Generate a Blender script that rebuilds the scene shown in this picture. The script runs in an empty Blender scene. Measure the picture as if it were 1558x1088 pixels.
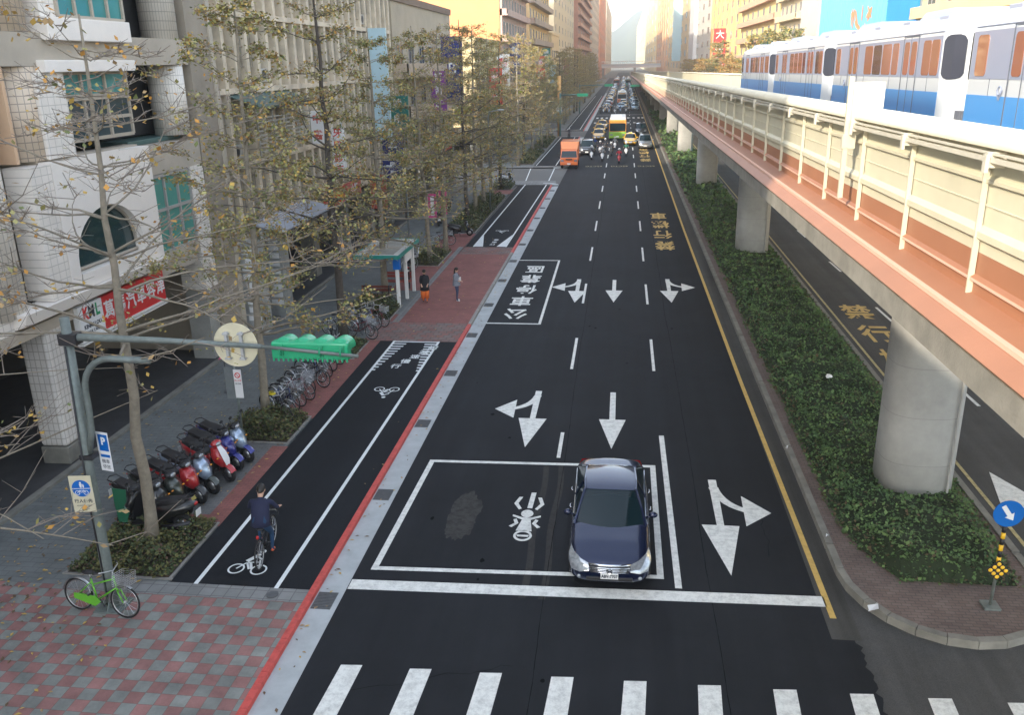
import bpy, bmesh, math, random
from mathutils import Vector, Matrix, noise
random.seed(7)
R = math.radians
SC = bpy.context.scene
COL = SC.collection

# ------------------------------------------------------------ camera
cd = bpy.data.cameras.new('camera')
cam = bpy.data.objects.new('camera', cd)
COL.objects.link(cam)
cr = Vector((0.99241021, 0.12164904, -0.01798598))
cu = Vector((-0.02225935, 0.32155185, 0.9466303))
cf = Vector((-0.12094009, 0.93904522, -0.32181916))
m = Matrix((cr, cu, -cf)).transposed().to_4x4()
m.translation = Vector((0, 0, 11))
cam.matrix_world = m
cd.sensor_width = 36.0
cd.lens = 1320 / 1558 * 36
cd.clip_start = 0.1
cd.clip_end = 9000
SC.camera = cam

# ------------------------------------------------------------ world, sun, exposure
SUN_EL = 26.0
SUN_DIR = Vector((-0.60, -0.80, math.tan(R(SUN_EL)))).normalized()   # towards the sun
W = bpy.data.worlds.new('World')
SC.world = W
W.use_nodes = True
wn = W.node_tree
wn.nodes.clear()
wo = wn.nodes.new('ShaderNodeOutputWorld')
wb = wn.nodes.new('ShaderNodeBackground')
ws = wn.nodes.new('ShaderNodeTexSky')
ws.sky_type = 'NISHITA'
ws.sun_disc = False
ws.sun_elevation = R(SUN_EL)
ws.sun_rotation = math.atan2(SUN_DIR.x, SUN_DIR.y)
ws.air_density = 1.0
ws.dust_density = 1.6
ws.ozone_density = 1.0
wb.inputs['Strength'].default_value = 0.15
hs = wn.nodes.new('ShaderNodeHueSaturation')
hs.inputs['Saturation'].default_value = 0.55
wn.links.new(ws.outputs[0], hs.inputs['Color'])
wn.links.new(hs.outputs[0], wb.inputs['Color'])
wn.links.new(wb.outputs[0], wo.inputs['Surface'])
sl = bpy.data.lights.new('sun', 'SUN')
sl.energy = 1.8
sl.angle = R(0.6)
sl.color = (1.0, 0.86, 0.68)
so = bpy.data.objects.new('sun', sl)
so.rotation_euler = SUN_DIR.to_track_quat('Z', 'Y').to_euler()
so.location = (-30, -40, 40)
COL.objects.link(so)
SC.view_settings.view_transform = 'Standard'
SC.view_settings.look = 'None'
SC.view_settings.gamma = 1
SC.view_settings.exposure = 2.05

# ------------------------------------------------------------ materials
MATS = {}
def srgb(r, g, b):
    f = lambda c: (c / 255 / 12.92) if c / 255 <= 0.04045 else ((c / 255 + 0.055) / 1.055) ** 2.4
    return (f(r), f(g), f(b))
def mat(name, color, rough=0.7, metal=0.0, var=0.0, scale=3.0, bump=0.0, bscale=40.0, coat=0.0, spec=0.5, emit=None, estr=1.0, trans=0.0):
    if name in MATS: return MATS[name]
    M = bpy.data.materials.new(name)
    M.use_nodes = True
    nt = M.node_tree
    b = nt.nodes['Principled BSDF']
    b.inputs['Base Color'].default_value = (*color, 1)
    b.inputs['Roughness'].default_value = rough
    b.inputs['Metallic'].default_value = metal
    b.inputs['Specular IOR Level'].default_value = spec
    b.inputs['Coat Weight'].default_value = coat
    b.inputs['Coat Roughness'].default_value = 0.04
    if trans: b.inputs['Transmission Weight'].default_value = trans
    if emit:
        b.inputs['Emission Color'].default_value = (*emit, 1)
        b.inputs['Emission Strength'].default_value = estr
    tc = None
    if var or bump:
        tc = nt.nodes.new('ShaderNodeTexCoord')
    if var:
        n = nt.nodes.new('ShaderNodeTexNoise')
        n.inputs['Scale'].default_value = scale
        n.inputs['Detail'].default_value = 6
        n.inputs['Roughness'].default_value = 0.65
        nt.links.new(tc.outputs['Object'], n.inputs['Vector'])
        r = nt.nodes.new('ShaderNodeMapRange')
        r.inputs['From Min'].default_value = 0.25
        r.inputs['From Max'].default_value = 0.75
        r.inputs['To Min'].default_value = 1 - var
        r.inputs['To Max'].default_value = 1 + var
        nt.links.new(n.outputs['Fac'], r.inputs['Value'])
        mx = nt.nodes.new('ShaderNodeVectorMath')
        mx.operation = 'SCALE'
        mx.inputs[0].default_value = color
        nt.links.new(r.outputs[0], mx.inputs['Scale'])
        nt.links.new(mx.outputs[0], b.inputs['Base Color'])
    if bump:
        n2 = nt.nodes.new('ShaderNodeTexNoise')
        n2.inputs['Scale'].default_value = bscale
        n2.inputs['Detail'].default_value = 4
        nt.links.new(tc.outputs['Object'], n2.inputs['Vector'])
        bp = nt.nodes.new('ShaderNodeBump')
        bp.inputs['Strength'].default_value = bump
        bp.inputs['Distance'].default_value = 0.02
        nt.links.new(n2.outputs['Fac'], bp.inputs['Height'])
        nt.links.new(bp.outputs[0], b.inputs['Normal'])
    MATS[name] = M
    return M

def tile_mat(name, c1, c2, mortar, sx, sy, plane='XY', ms=0.02, offset=0.0, rough=0.8, dirt=0.25, freq=2, bias=0.0, mottle=0.0):
    """brick texture laid over a plane ('XY', 'YZ', 'XZ'), sizes in metres; 'CYL' wraps round z"""
    if name in MATS: return MATS[name]
    M = bpy.data.materials.new(name)
    M.use_nodes = True
    nt = M.node_tree
    L = nt.links.new
    b = nt.nodes['Principled BSDF']
    b.inputs['Roughness'].default_value = rough
    tc = nt.nodes.new('ShaderNodeTexCoord')
    sp = nt.nodes.new('ShaderNodeSeparateXYZ')
    L(tc.outputs['Object'], sp.inputs[0])
    cb = nt.nodes.new('ShaderNodeCombineXYZ')
    if plane == 'CYL':
        at = nt.nodes.new('ShaderNodeMath'); at.operation = 'ARCTAN2'
        L(sp.outputs['Y'], at.inputs[0]); L(sp.outputs['X'], at.inputs[1])
        L(at.outputs[0], cb.inputs[0]); L(sp.outputs['Z'], cb.inputs[1])
    elif plane == 'SUM':
        ad = nt.nodes.new('ShaderNodeMath'); ad.operation = 'ADD'
        L(sp.outputs['X'], ad.inputs[0]); L(sp.outputs['Y'], ad.inputs[1])
        L(ad.outputs[0], cb.inputs[0]); L(sp.outputs['Z'], cb.inputs[1])
    else:
        L(sp.outputs[plane[0]], cb.inputs[0]); L(sp.outputs[plane[1]], cb.inputs[1])
    t = nt.nodes.new('ShaderNodeTexBrick')
    t.offset = offset
    t.offset_frequency = freq
    t.inputs['Scale'].default_value = 1
    t.inputs['Color1'].default_value = (*c1, 1)
    t.inputs['Color2'].default_value = (*c2, 1)
    t.inputs['Mortar'].default_value = (*mortar, 1)
    t.inputs['Mortar Size'].default_value = ms
    t.inputs['Mortar Smooth'].default_value = 0.3
    t.inputs['Bias'].default_value = bias
    t.inputs['Brick Width'].default_value = sx
    t.inputs['Row Height'].default_value = sy
    L(cb.outputs[0], t.inputs['Vector'])
    n = nt.nodes.new('ShaderNodeTexNoise')
    n.inputs['Scale'].default_value = 0.9
    n.inputs['Detail'].default_value = 7
    n.inputs['Roughness'].default_value = 0.7
    L(tc.outputs['Object'], n.inputs['Vector'])
    r = nt.nodes.new('ShaderNodeMapRange')
    r.inputs['From Min'].default_value = 0.25
    r.inputs['From Max'].default_value = 0.75
    r.inputs['To Min'].default_value = 1 - dirt
    r.inputs['To Max'].default_value = 1 + dirt * 0.5
    L(n.outputs['Fac'], r.inputs['Value'])
    mx = nt.nodes.new('ShaderNodeVectorMath'); mx.operation = 'SCALE'
    L(t.outputs['Color'], mx.inputs[0]); L(r.outputs[0], mx.inputs['Scale'])
    L(mx.outputs[0], b.inputs['Base Color'])
    MATS[name] = M
    return M

def checker_mat(name, c1, c2, size):
    M = bpy.data.materials.new(name); M.use_nodes = True
    nt = M.node_tree; L = nt.links.new
    b = nt.nodes['Principled BSDF']; b.inputs['Roughness'].default_value = 0.85
    tc = nt.nodes.new('ShaderNodeTexCoord')
    mp = nt.nodes.new('ShaderNodeVectorMath'); mp.operation = 'ADD'
    mp.inputs[1].default_value = (0.11, 0.07, 5.0)
    L(tc.outputs['Object'], mp.inputs[0])
    ck = nt.nodes.new('ShaderNodeTexChecker'); ck.inputs['Scale'].default_value = 1 / size
    # flatten z so that the checker does not flip with height
    sp = nt.nodes.new('ShaderNodeSeparateXYZ'); cb = nt.nodes.new('ShaderNodeCombineXYZ')
    L(mp.outputs[0], sp.inputs[0]); L(sp.outputs[0], cb.inputs[0]); L(sp.outputs[1], cb.inputs[1])
    cb.inputs[2].default_value = size * 0.5
    L(cb.outputs[0], ck.inputs['Vector'])
    ck.inputs['Color1'].default_value = (*c1, 1); ck.inputs['Color2'].default_value = (*c2, 1)
    br = nt.nodes.new('ShaderNodeTexBrick'); br.offset = 0
    br.inputs['Scale'].default_value = 1
    br.inputs['Brick Width'].default_value = size; br.inputs['Row Height'].default_value = size
    br.inputs['Mortar Size'].default_value = 0.006; br.inputs['Mortar Smooth'].default_value = 0.4
    br.inputs['Color1'].default_value = (0.88, 0.88, 0.88, 1); br.inputs['Color2'].default_value = (1.1, 1.1, 1.1, 1)
    br.inputs['Mortar'].default_value = (0.62, 0.62, 0.6, 1)
    L(cb.outputs[0], br.inputs['Vector'])
    n = nt.nodes.new('ShaderNodeTexNoise'); n.inputs['Scale'].default_value = 1.3; n.inputs['Detail'].default_value = 9
    n.inputs['Roughness'].default_value = 0.75
    L(tc.outputs['Object'], n.inputs['Vector'])
    r = nt.nodes.new('ShaderNodeMapRange'); r.inputs['From Min'].default_value = 0.3; r.inputs['From Max'].default_value = 0.7
    r.inputs['To Min'].default_value = 0.62; r.inputs['To Max'].default_value = 1.2
    L(n.outputs['Fac'], r.inputs['Value'])
    m1 = nt.nodes.new('ShaderNodeVectorMath'); m1.operation = 'MULTIPLY'
    L(ck.outputs['Color'], m1.inputs[0]); L(br.outputs['Color'], m1.inputs[1])
    m2 = nt.nodes.new('ShaderNodeVectorMath'); m2.operation = 'SCALE'
    L(m1.outputs[0], m2.inputs[0]); L(r.outputs[0], m2.inputs['Scale'])
    L(m2.outputs[0], b.inputs['Base Color'])
    MATS[name] = M
    return M

def asphalt_mat(name, base, streak=0.18, fine=0.35, rough=0.8):
    M = bpy.data.materials.new(name); M.use_nodes = True
    nt = M.node_tree; L = nt.links.new
    b = nt.nodes['Principled BSDF']; b.inputs['Roughness'].default_value = rough
    b.inputs['Specular IOR Level'].default_value = 0.18
    tc = nt.nodes.new('ShaderNodeTexCoord')
    def nz(scale, vec, detail=5, rg=0.6):
        n = nt.nodes.new('ShaderNodeTexNoise'); n.inputs['Scale'].default_value = scale
        n.inputs['Detail'].default_value = detail; n.inputs['Roughness'].default_value = rg
        L(vec, n.inputs['Vector']); return n.outputs['Fac']
    def rng(f, lo, hi, a=0.3, c=0.7):
        r = nt.nodes.new('ShaderNodeMapRange')
        r.inputs['From Min'].default_value = a; r.inputs['From Max'].default_value = c
        r.inputs['To Min'].default_value = lo; r.inputs['To Max'].default_value = hi
        L(f, r.inputs['Value']); return r.outputs[0]
    def mul(a, c):
        q = nt.nodes.new('ShaderNodeMath'); q.operation = 'MULTIPLY'; L(a, q.inputs[0]); L(c, q.inputs[1]); return q.outputs[0]
    mp = nt.nodes.new('ShaderNodeMapping'); mp.inputs['Scale'].default_value = (1.0, 0.035, 1.0)
    L(tc.outputs['Object'], mp.inputs['Vector'])
    s = mul(rng(nz(1.6, mp.outputs[0], 4), 1 - streak, 1 + streak), rng(nz(0.35, tc.outputs['Object'], 6, .7), 0.82, 1.2))
    s = mul(s, rng(nz(55, tc.outputs['Object'], 3, .8), 1 - fine, 1 + fine))
    v = nt.nodes.new('ShaderNodeVectorMath'); v.operation = 'SCALE'; v.inputs[0].default_value = base
    L(s, v.inputs['Scale']); L(v.outputs[0], b.inputs['Base Color'])
    bp = nt.nodes.new('ShaderNodeBump'); bp.inputs['Strength'].default_value = 0.35; bp.inputs['Distance'].default_value = 0.01
    L(nz(120, tc.outputs['Object'], 2), bp.inputs['Height']); L(bp.outputs[0], b.inputs['Normal'])
    MATS[name] = M
    return M

def paint_mat(name, color, wear=0.35, rough=0.65):
    M = bpy.data.materials.new(name); M.use_nodes = True
    nt = M.node_tree; L = nt.links.new
    b = nt.nodes['Principled BSDF']; b.inputs['Roughness'].default_value = rough
    tc = nt.nodes.new('ShaderNodeTexCoord')
    n = nt.nodes.new('ShaderNodeTexNoise'); n.inputs['Scale'].default_value = 5; n.inputs['Detail'].default_value = 10
    n.inputs['Roughness'].default_value = 0.8
    L(tc.outputs['Object'], n.inputs['Vector'])
    r = nt.nodes.new('ShaderNodeMapRange'); r.inputs['From Min'].default_value = 0.36; r.inputs['From Max'].default_value = 0.56
    r.inputs['To Min'].default_value = 1 - wear; r.inputs['To Max'].default_value = 1.0
    L(n.outputs['Fac'], r.inputs['Value'])
    v = nt.nodes.new('ShaderNodeVectorMath'); v.operation = 'SCALE'; v.inputs[0].default_value = color
    L(r.outputs[0], v.inputs['Scale']); L(v.outputs[0], b.inputs['Base Color'])
    MATS[name] = M
    return M

# ------------------------------------------------------------ mesh builder
class MB:
    def __init__(s): s.v = []; s.f = []; s.m = []; s.mi = 0; s.sm = []; s.smooth = False
    def use(s, i, smooth=None):
        s.mi = i
        if smooth is not None: s.smooth = smooth
        return s
    def add(s, vs, fs):
        o = len(s.v); s.v.extend([tuple(p) for p in vs])
        for f in fs: s.f.append(tuple(o + i for i in f)); s.m.append(s.mi); s.sm.append(s.smooth)
        return s
    def box(s, x0, x1, y0, y1, z0, z1):
        return s.add([(x0,y0,z0),(x1,y0,z0),(x1,y1,z0),(x0,y1,z0),(x0,y0,z1),(x1,y0,z1),(x1,y1,z1),(x0,y1,z1)],
                     [(0,3,2,1),(4,5,6,7),(0,1,5,4),(1,2,6,5),(2,3,7,6),(3,0,4,7)])
    def quad(s, a, b, c, d): return s.add([a,b,c,d], [(0,1,2,3)])
    def poly(s, pts, z): return s.add([(p[0],p[1],z) for p in pts], [tuple(range(len(pts)))])
    def prism(s, pts, axis, a, b):
        """outline pts (2D) extruded along axis 'x','y','z' from a to b"""
        n = len(pts)
        def P(p, t):
            return {'x': (t,p[0],p[1]), 'y': (p[0],t,p[1]), 'z': (p[0],p[1],t)}[axis]
        vs = [P(p,a) for p in pts] + [P(p,b) for p in pts]
        fs = [tuple(range(n))[::-1], tuple(range(n,2*n))] + [(i,(i+1)%n,n+(i+1)%n,n+i) for i in range(n)]
        return s.add(vs, fs)
    def tube(s, path, r, n=8, caps=True):
        path = [Vector(p) for p in path]
        rs = r if isinstance(r, (list, tuple)) else [r]*len(path)
        rings = []; prev = None
        for i, p in enumerate(path):
            d = (path[min(i+1,len(path)-1)] - path[max(i-1,0)])
            if d.length < 1e-9: d = Vector((0,0,1))
            d.normalize()
            if prev is None:
                a = d.cross(Vector((0,0,1)))
                if a.length < 1e-3: a = d.cross(Vector((1,0,0)))
            else:
                a = prev - d*prev.dot(d)
                if a.length < 1e-6: a = d.cross(Vector((1,0,0)))
            a.normalize(); prev = a
            c = d.cross(a)
            rings.append([p + (a*math.cos(2*math.pi*k/n) + c*math.sin(2*math.pi*k/n))*rs[i] for k in range(n)])
        vs = [q for g in rings for q in g]
        fs = [(i*n+k, i*n+(k+1)%n, (i+1)*n+(k+1)%n, (i+1)*n+k) for i in range(len(path)-1) for k in range(n)]
        if caps: fs += [tuple(range(n))[::-1], tuple((len(path)-1)*n+k for k in range(n))]
        return s.add(vs, fs)
    def cyl(s, p0, p1, r0, r1=None, n=16): return s.tube([p0,p1], [r0, r0 if r1 is None else r1], n)
    def ring(s, c, axis, R_, r, n=24, k=6, a0=0, a1=360):
        """torus or arc of one round a centre, axis 'x','y','z'"""
        full = abs(a1-a0) >= 359.9
        pts = []
        for i in range(n + (0 if full else 1)):
            t = R(a0 + (a1-a0)*i/n); u, w = math.cos(t)*R_, math.sin(t)*R_
            pts.append(Vector(c) + Vector({'x':(0,u,w),'y':(u,0,w),'z':(u,w,0)}[axis]))
        ax = Vector({'x':(1,0,0),'y':(0,1,0),'z':(0,0,1)}[axis]); vs = []
        for p in pts:
            o = (p-Vector(c)).normalized()
            for j in range(k):
                t = 2*math.pi*j/k; vs.append(p + o*math.cos(t)*r + ax*math.sin(t)*r)
        N = len(pts); fs = []
        for i in range(N if full else N-1):
            for j in range(k):
                fs.append((i*k+j, i*k+(j+1)%k, ((i+1)%N)*k+(j+1)%k, ((i+1)%N)*k+j))
        return s.add(vs, fs)
    def ball(s, c, rx, ry=None, rz=None, n=12, k=8):
        ry = rx if ry is None else ry; rz = rx if rz is None else rz
        vs = [(c[0],c[1],c[2]-rz)]
        for i in range(1,k):
            a = math.pi*i/k - math.pi/2
            for j in range(n):
                t = 2*math.pi*j/n
                vs.append((c[0]+rx*math.cos(a)*math.cos(t), c[1]+ry*math.cos(a)*math.sin(t), c[2]+rz*math.sin(a)))
        vs.append((c[0],c[1],c[2]+rz)); T = len(vs)-1
        fs = [(0,1+(j+1)%n,1+j) for j in range(n)]
        for i in range(k-2):
            for j in range(n): fs.append((1+i*n+j,1+i*n+(j+1)%n,1+(i+1)*n+(j+1)%n,1+(i+1)*n+j))
        fs += [(1+(k-2)*n+j,1+(k-2)*n+(j+1)%n,T) for j in range(n)]
        return s.add(vs, fs)
    def disc(s, c, axis, r, t, n=24):
        d = Vector({'x':(1,0,0),'y':(0,1,0),'z':(0,0,1)}[axis])*t/2
        return s.tube([Vector(c)-d, Vector(c)+d], r, n)
    def loft(s, rings, closed=True, caps=True):
        n = len(rings[0]); vs = [p for g in rings for p in g]; fs = []
        for i in range(len(rings)-1):
            for k in range(n if closed else n-1):
                fs.append((i*n+k, i*n+(k+1)%n, (i+1)*n+(k+1)%n, (i+1)*n+k))
        if caps and closed: fs += [tuple(range(n))[::-1], tuple((len(rings)-1)*n+k for k in range(n))]
        return s.add(vs, fs)
    def xf(s, i0, M_):
        for i in range(i0, len(s.v)): s.v[i] = tuple(M_ @ Vector(s.v[i]))
        return s
    def mesh(s, name, mats):
        me = bpy.data.meshes.new(name); me.from_pydata(s.v, [], s.f)
        for q in mats: me.materials.append(q)
        me.polygons.foreach_set('material_index', s.m)
        me.polygons.foreach_set('use_smooth', s.sm)
        me.update(); return me
    def build(s, name, mats, parent=None, bevel=0.0, smooth=False, recalc=True):
        if not isinstance(mats, (list, tuple)): mats = [mats]
        me = s.mesh(name, mats)
        if recalc or bevel:
            bm = bmesh.new(); bm.from_mesh(me)
            bmesh.ops.recalc_face_normals(bm, faces=bm.faces)
            bm.to_mesh(me); bm.free()
        o = bpy.data.objects.new(name, me); COL.objects.link(o)
        if parent: o.parent = parent
        if bevel:
            b = o.modifiers.new('bevel', 'BEVEL'); b.width = bevel; b.segments = 2; b.limit_method = 'ANGLE'; b.angle_limit = R(35)
        return o

def empty(name, loc=(0,0,0), rz=0.0):
    o = bpy.data.objects.new(name, None); COL.objects.link(o)
    o.location = loc; o.rotation_euler = (0,0,rz); o.empty_display_size = 0.2
    return o
def tag(o, label, cat, group=None, kind=None):
    o['label'] = label; o['category'] = cat
    if group: o['group'] = group
    if kind: o['kind'] = kind
    return o
def struct(o): o['kind'] = 'structure'; return o
KIDS = {}
def kids(o):
    return [c for c in bpy.data.objects if c.parent == o]
def tree_of(o):
    return (o, [tree_of(c) for c in kids(o)])
def copy_tree(t, parent=None, recolor=None):
    o, ch = t
    c = o.copy(); COL.objects.link(c); c.parent = parent
    if parent is None and 'group' in c: pass
    if recolor and c.type == 'MESH':
        for i, sl_ in enumerate(c.material_slots):
            if sl_.material and sl_.material.name in recolor:
                nm = recolor[sl_.material.name]
                sl_.link = 'OBJECT'; sl_.material = nm
    for k in ch: copy_tree(k, c, recolor)
    return c
def bake(o):
    """freeze an object's modifiers into its mesh"""
    bpy.context.view_layer.update()
    dg = bpy.context.evaluated_depsgraph_get()
    me = bpy.data.meshes.new_from_object(o.evaluated_get(dg))
    o.modifiers.clear(); o.data = me
    return o
TXT = {}
def text_mesh(body, size=1.0, ext=0.0, space=1.0, bold=0.0):
    """outline letters in the XY plane, centred"""
    key = (body, size, ext, space, bold)
    if key in TXT: return TXT[key]
    t = bpy.data.curves.new('txt', 'FONT'); t.body = body; t.size = size; t.extrude = ext
    t.space_character = space; t.align_x = 'CENTER'; t.align_y = 'CENTER'; t.resolution_u = 2; t.offset = bold
    o = bpy.data.objects.new('txt', t); COL.objects.link(o)
    bpy.context.view_layer.update()
    dg = bpy.context.evaluated_depsgraph_get()
    me = bpy.data.meshes.new_from_object(o.evaluated_get(dg))
    bpy.data.objects.remove(o); bpy.data.curves.remove(t)
    TXT[key] = me
    return me
def text_into(mb, body, size, M_, ext=0.0, wx=1.0, bold=0.0):
    """letters scaled to cell and put through matrix M_ (local x right, y up)"""
    me = text_mesh(body, size, ext, bold=bold)
    vs = [M_ @ Vector((v.co.x*wx, v.co.y, v.co.z)) for v in me.vertices]
    mb.add(vs, [tuple(p.vertices) for p in me.polygons])
def text_obj(body, size, mtl, parent, M_, ext=0.002, name='lettering', wx=1.0, bold=0.0):
    mb = MB(); text_into(mb, body, size, M_, ext, wx, bold)
    return mb.build(name, mtl, parent)
def MX(o, x, y):
    """matrix with origin o and given local x and y axes"""
    x = Vector(x); y = Vector(y); z = x.cross(y)
    M_ = Matrix((x, y, z)).transposed().to_4x4(); M_.translation = Vector(o); return M_
# ------------------------------------------------------------ shared materials
asph = asphalt_mat('fresh_asphalt', (0.0165, 0.0182, 0.0215), 0.14, 0.3)
asph_old = asphalt_mat('old_asphalt', (0.075, 0.075, 0.073), 0.2, 0.3)
asph_bike = asphalt_mat('bike_lane_asphalt', (0.0125, 0.0142, 0.0175), 0.08, 0.4)
asph_gut = asphalt_mat('median_gutter', (0.07, 0.069, 0.064), 0.3, 0.3)
white_p = paint_mat('white_road_paint', (0.76, 0.77, 0.73), 0.36)
white_q = paint_mat('white_bike_paint', (0.74, 0.78, 0.78), 0.12)
yellow_p = paint_mat('yellow_road_paint', (0.62, 0.42, 0.12), 0.3)
yellow_f = paint_mat('faded_yellow_paint', (0.5, 0.42, 0.2), 0.6)
red_p = paint_mat('red_kerb_paint', (0.58, 0.085, 0.07), 0.35)
conc = mat('concrete', (0.30, 0.30, 0.28), 0.85, var=0.22, scale=1.2, bump=0.2)
conc_d = mat('weathered_concrete', (0.20, 0.195, 0.17), 0.9, var=0.35, scale=1.6, bump=0.3)
gutc = mat('gutter_concrete', (0.40, 0.43, 0.44), 0.8, var=0.18, scale=1.5, bump=0.15)
kerbg = mat('kerb_granite', (0.26, 0.25, 0.23), 0.85, var=0.3, scale=4, bump=0.3)
grey_metal = mat('grey_metal', (0.22, 0.25, 0.26), 0.5, 0.4, var=0.15, scale=5)
steel = mat('bright_steel', (0.55, 0.56, 0.57), 0.3, 0.9)
dark_metal = mat('dark_metal', (0.05, 0.05, 0.055), 0.5, 0.5)
black_p = mat('black_plastic', (0.018, 0.018, 0.02), 0.5)
rubber = mat('rubber', (0.015, 0.015, 0.016), 0.8)
white_pl = mat('white_paint', (0.75, 0.75, 0.73), 0.5)
cream = mat('cream_paint', (0.62, 0.58, 0.42), 0.6, var=0.08, scale=4)
glass_d = mat('dark_glass', (0.006, 0.016, 0.020), 0.05, spec=0.45)
chrome = mat('chrome', (0.7, 0.72, 0.75), 0.12, 1.0)
blue_s = mat('sign_blue', (0.0, 0.13, 0.50), 0.4)
white_s = mat('sign_white', (0.78, 0.79, 0.8), 0.4)
red_s = mat('sign_red', (0.62, 0.03, 0.03), 0.4)
yel_s = mat('sign_yellow', (0.85, 0.52, 0.03), 0.4)
skin = mat('skin', (0.50, 0.30, 0.21), 0.6)
hair_m = mat('dark_hair', (0.015, 0.012, 0.010), 0.5)
dirt = mat('planter_soil', (0.065, 0.05, 0.035), 0.95, var=0.4, scale=6, bump=0.6)

# ------------------------------------------------------------ ground and roads
def sheet(name, pts, z, m):
    return struct(MB().poly(pts, z).build(name, m, recalc=False))
def rect(x0, x1, y0, y1): return [(x0,y0),(x1,y0),(x1,y1),(x0,y1)]
sheet('ground', rect(-310, 310, -150, 2880), -0.012, mat('city_ground', (0.12, 0.12, 0.115), 0.9, var=0.2, scale=0.1))
sheet('side_road', rect(4.6, 20.5, -60, 900), -0.006, asph_old)
# new asphalt of the main carriageway with its ragged edge in the junction
edge = [(4.9, 16.4)]
y = 16.2
random.seed(3)
while y > 8:
    edge.append((4.82 + random.uniform(-.07, .07) + (16.2-y)*0.015, y)); y -= 0.12
edge.append((5.2, -40))
sheet('road', [(-5.86, -40)] + edge[::-1] + [(4.36, 16.4), (4.36, 900), (-5.86, 900)], 0.0, asph)
sheet('median_gutter', rect(4.36, 4.95, 15.2, 900), 0.002, asph_gut)
# left-hand raised surfaces: z = 0.10
Z1 = 0.10
def slab(name, pts, z0, z1, m):
    return struct(MB().prism(pts, 'z', z0, z1).build(name, m))
# concrete gutter strip, broken by the side street at Y 84-96
G0, G1 = -6.45, -5.86
for a, b in ((-40, 81.6), (97.5, 137), (150, 330)):
    sheet('gutter', rect(G0, G1, a, b), 0.004, gutc)
# red kerb, unpainted along the red plaza
def kerb(a, b, m): 
    mb = MB()
    y = a
    while y < b - .05:
        e = min(y + 1.0, b)
        mb.box(-6.60, -6.45, y + 0.004, e - 0.004, -0.01, Z1 + 0.015); y = e
    o = struct(mb.build('kerb', m)); return o
kerb(-30, 36.2, red_p); kerb(36.2, 51.5, kerbg); kerb(51.5, 82, red_p); kerb(97.5, 137, red_p); kerb(150, 300, red_p)
# rounded kerb corner at the side street
mb = MB()
for (cy, sg) in ((82.0, 1), (97.5, -1)):
    pts = []
    for i in range(9):
        t = R(90*i/8); pts.append((-7.4 + 1.54*math.cos(t), cy + sg*1.5*math.sin(t)))
    pts2 = [(-7.4 + 1.0*math.cos(R(90*i/8)), cy + sg*0.95*math.sin(R(90*i/8))) for i in range(8, -1, -1)]
    mb.prism(pts + pts2, 'z', 0.0, Z1 + 0.01)
struct(mb.build('corner_kerb', gutc))
side_c = [(-15.7, 84.2), (-15.7, 95.5)]
# sidewalk body blocks
grey_brick = tile_mat('grey_paving', (0.15, 0.165, 0.163), (0.172, 0.187, 0.183), (0.115, 0.125, 0.125), 0.4, 0.2, 'XY', 0.012, 0.5, 0.85, 0.3)
red_brick = tile_mat('red_paving', (0.24, 0.088, 0.075), (0.29, 0.105, 0.09), (0.15, 0.075, 0.07), 0.2, 0.1, 'XY', 0.008, 0.5, 0.85, 0.3)
mott = tile_mat('mottled_paving', (0.26, 0.11, 0.095), (0.20, 0.17, 0.155), (0.14, 0.11, 0.10), 0.34, 0.3, 'XY', 0.03, 0.5, 0.85, 0.35)
grey_l = tile_mat('light_paving', (0.20, 0.205, 0.20), (0.24, 0.245, 0.24), (0.13, 0.13, 0.13), 0.3, 0.3, 'XY', 0.012, 0.0, 0.85, 0.3)
park_p = tile_mat('parking_paving', (0.15, 0.155, 0.155), (0.18, 0.18, 0.175), (0.11, 0.11, 0.11), 0.2, 0.1, 'XY', 0.008, 0.5, 0.85, 0.35)
check = checker_mat('checker_paving', (0.28, 0.14, 0.128), (0.215, 0.228, 0.21), 0.3)
slab('sidewalk', rect(-15.5, -9.9, 15.4, 84), -0.01, Z1, grey_brick)
slab('checkered_pavement', rect(-15.5, -6.6, -30, 15.4), -0.01, Z1, check)
sheet('paving_band', rect(-12.2, -6.6, 15.25, 15.72), Z1 + 0.004, grey_l)
slab('bike_path', rect(-9.85, -6.6, 15.4, 33.6), -0.01, Z1 + 0.002, asph_bike)
slab('red_plaza', rect(-9.9, -6.6, 33.6, 53.0), -0.01, Z1, red_brick)
sheet('paving_band', rect(-10.6, -6.62, 33.62, 36.3), Z1 + 0.004, mott)
sheet('paving_band', rect(-9.75, -6.62, 50.9, 53.0), Z1 + 0.004, mott)
sheet('paving_band', rect(-10.05, -9.75, 36.3, 53.0), Z1 + 0.006, grey_l)
slab('bike_path', rect(-9.62, -6.6, 53.0, 82.0), -0.01, Z1 + 0.002, asph_bike)
for a, b in ((18.2, 23.0), (25.2, 33.6)):
    sheet('paving_band', rect(-10.35, -9.85, a, b), Z1 + 0.004, red_brick)
sheet('parking_bay', rect(-12.6, -10.35, 18.2, 23.2), Z1 + 0.004, park_p)
sheet('paving_band', rect(-11.0, -10.35, 25.3, 33.6), Z1 + 0.004, red_brick)
sheet('paving_band', rect(-11.0, -9.9, 18.2, 18.75), Z1 + 0.008, red_brick)
for a, b in ((36.4, 37.6), (42, 57.5), (76, 79)):
    sheet('paving_band', rect(-11.6, -9.7 if a > 40 else -10.05, a, b), Z1 + 0.004, red_brick)
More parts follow.
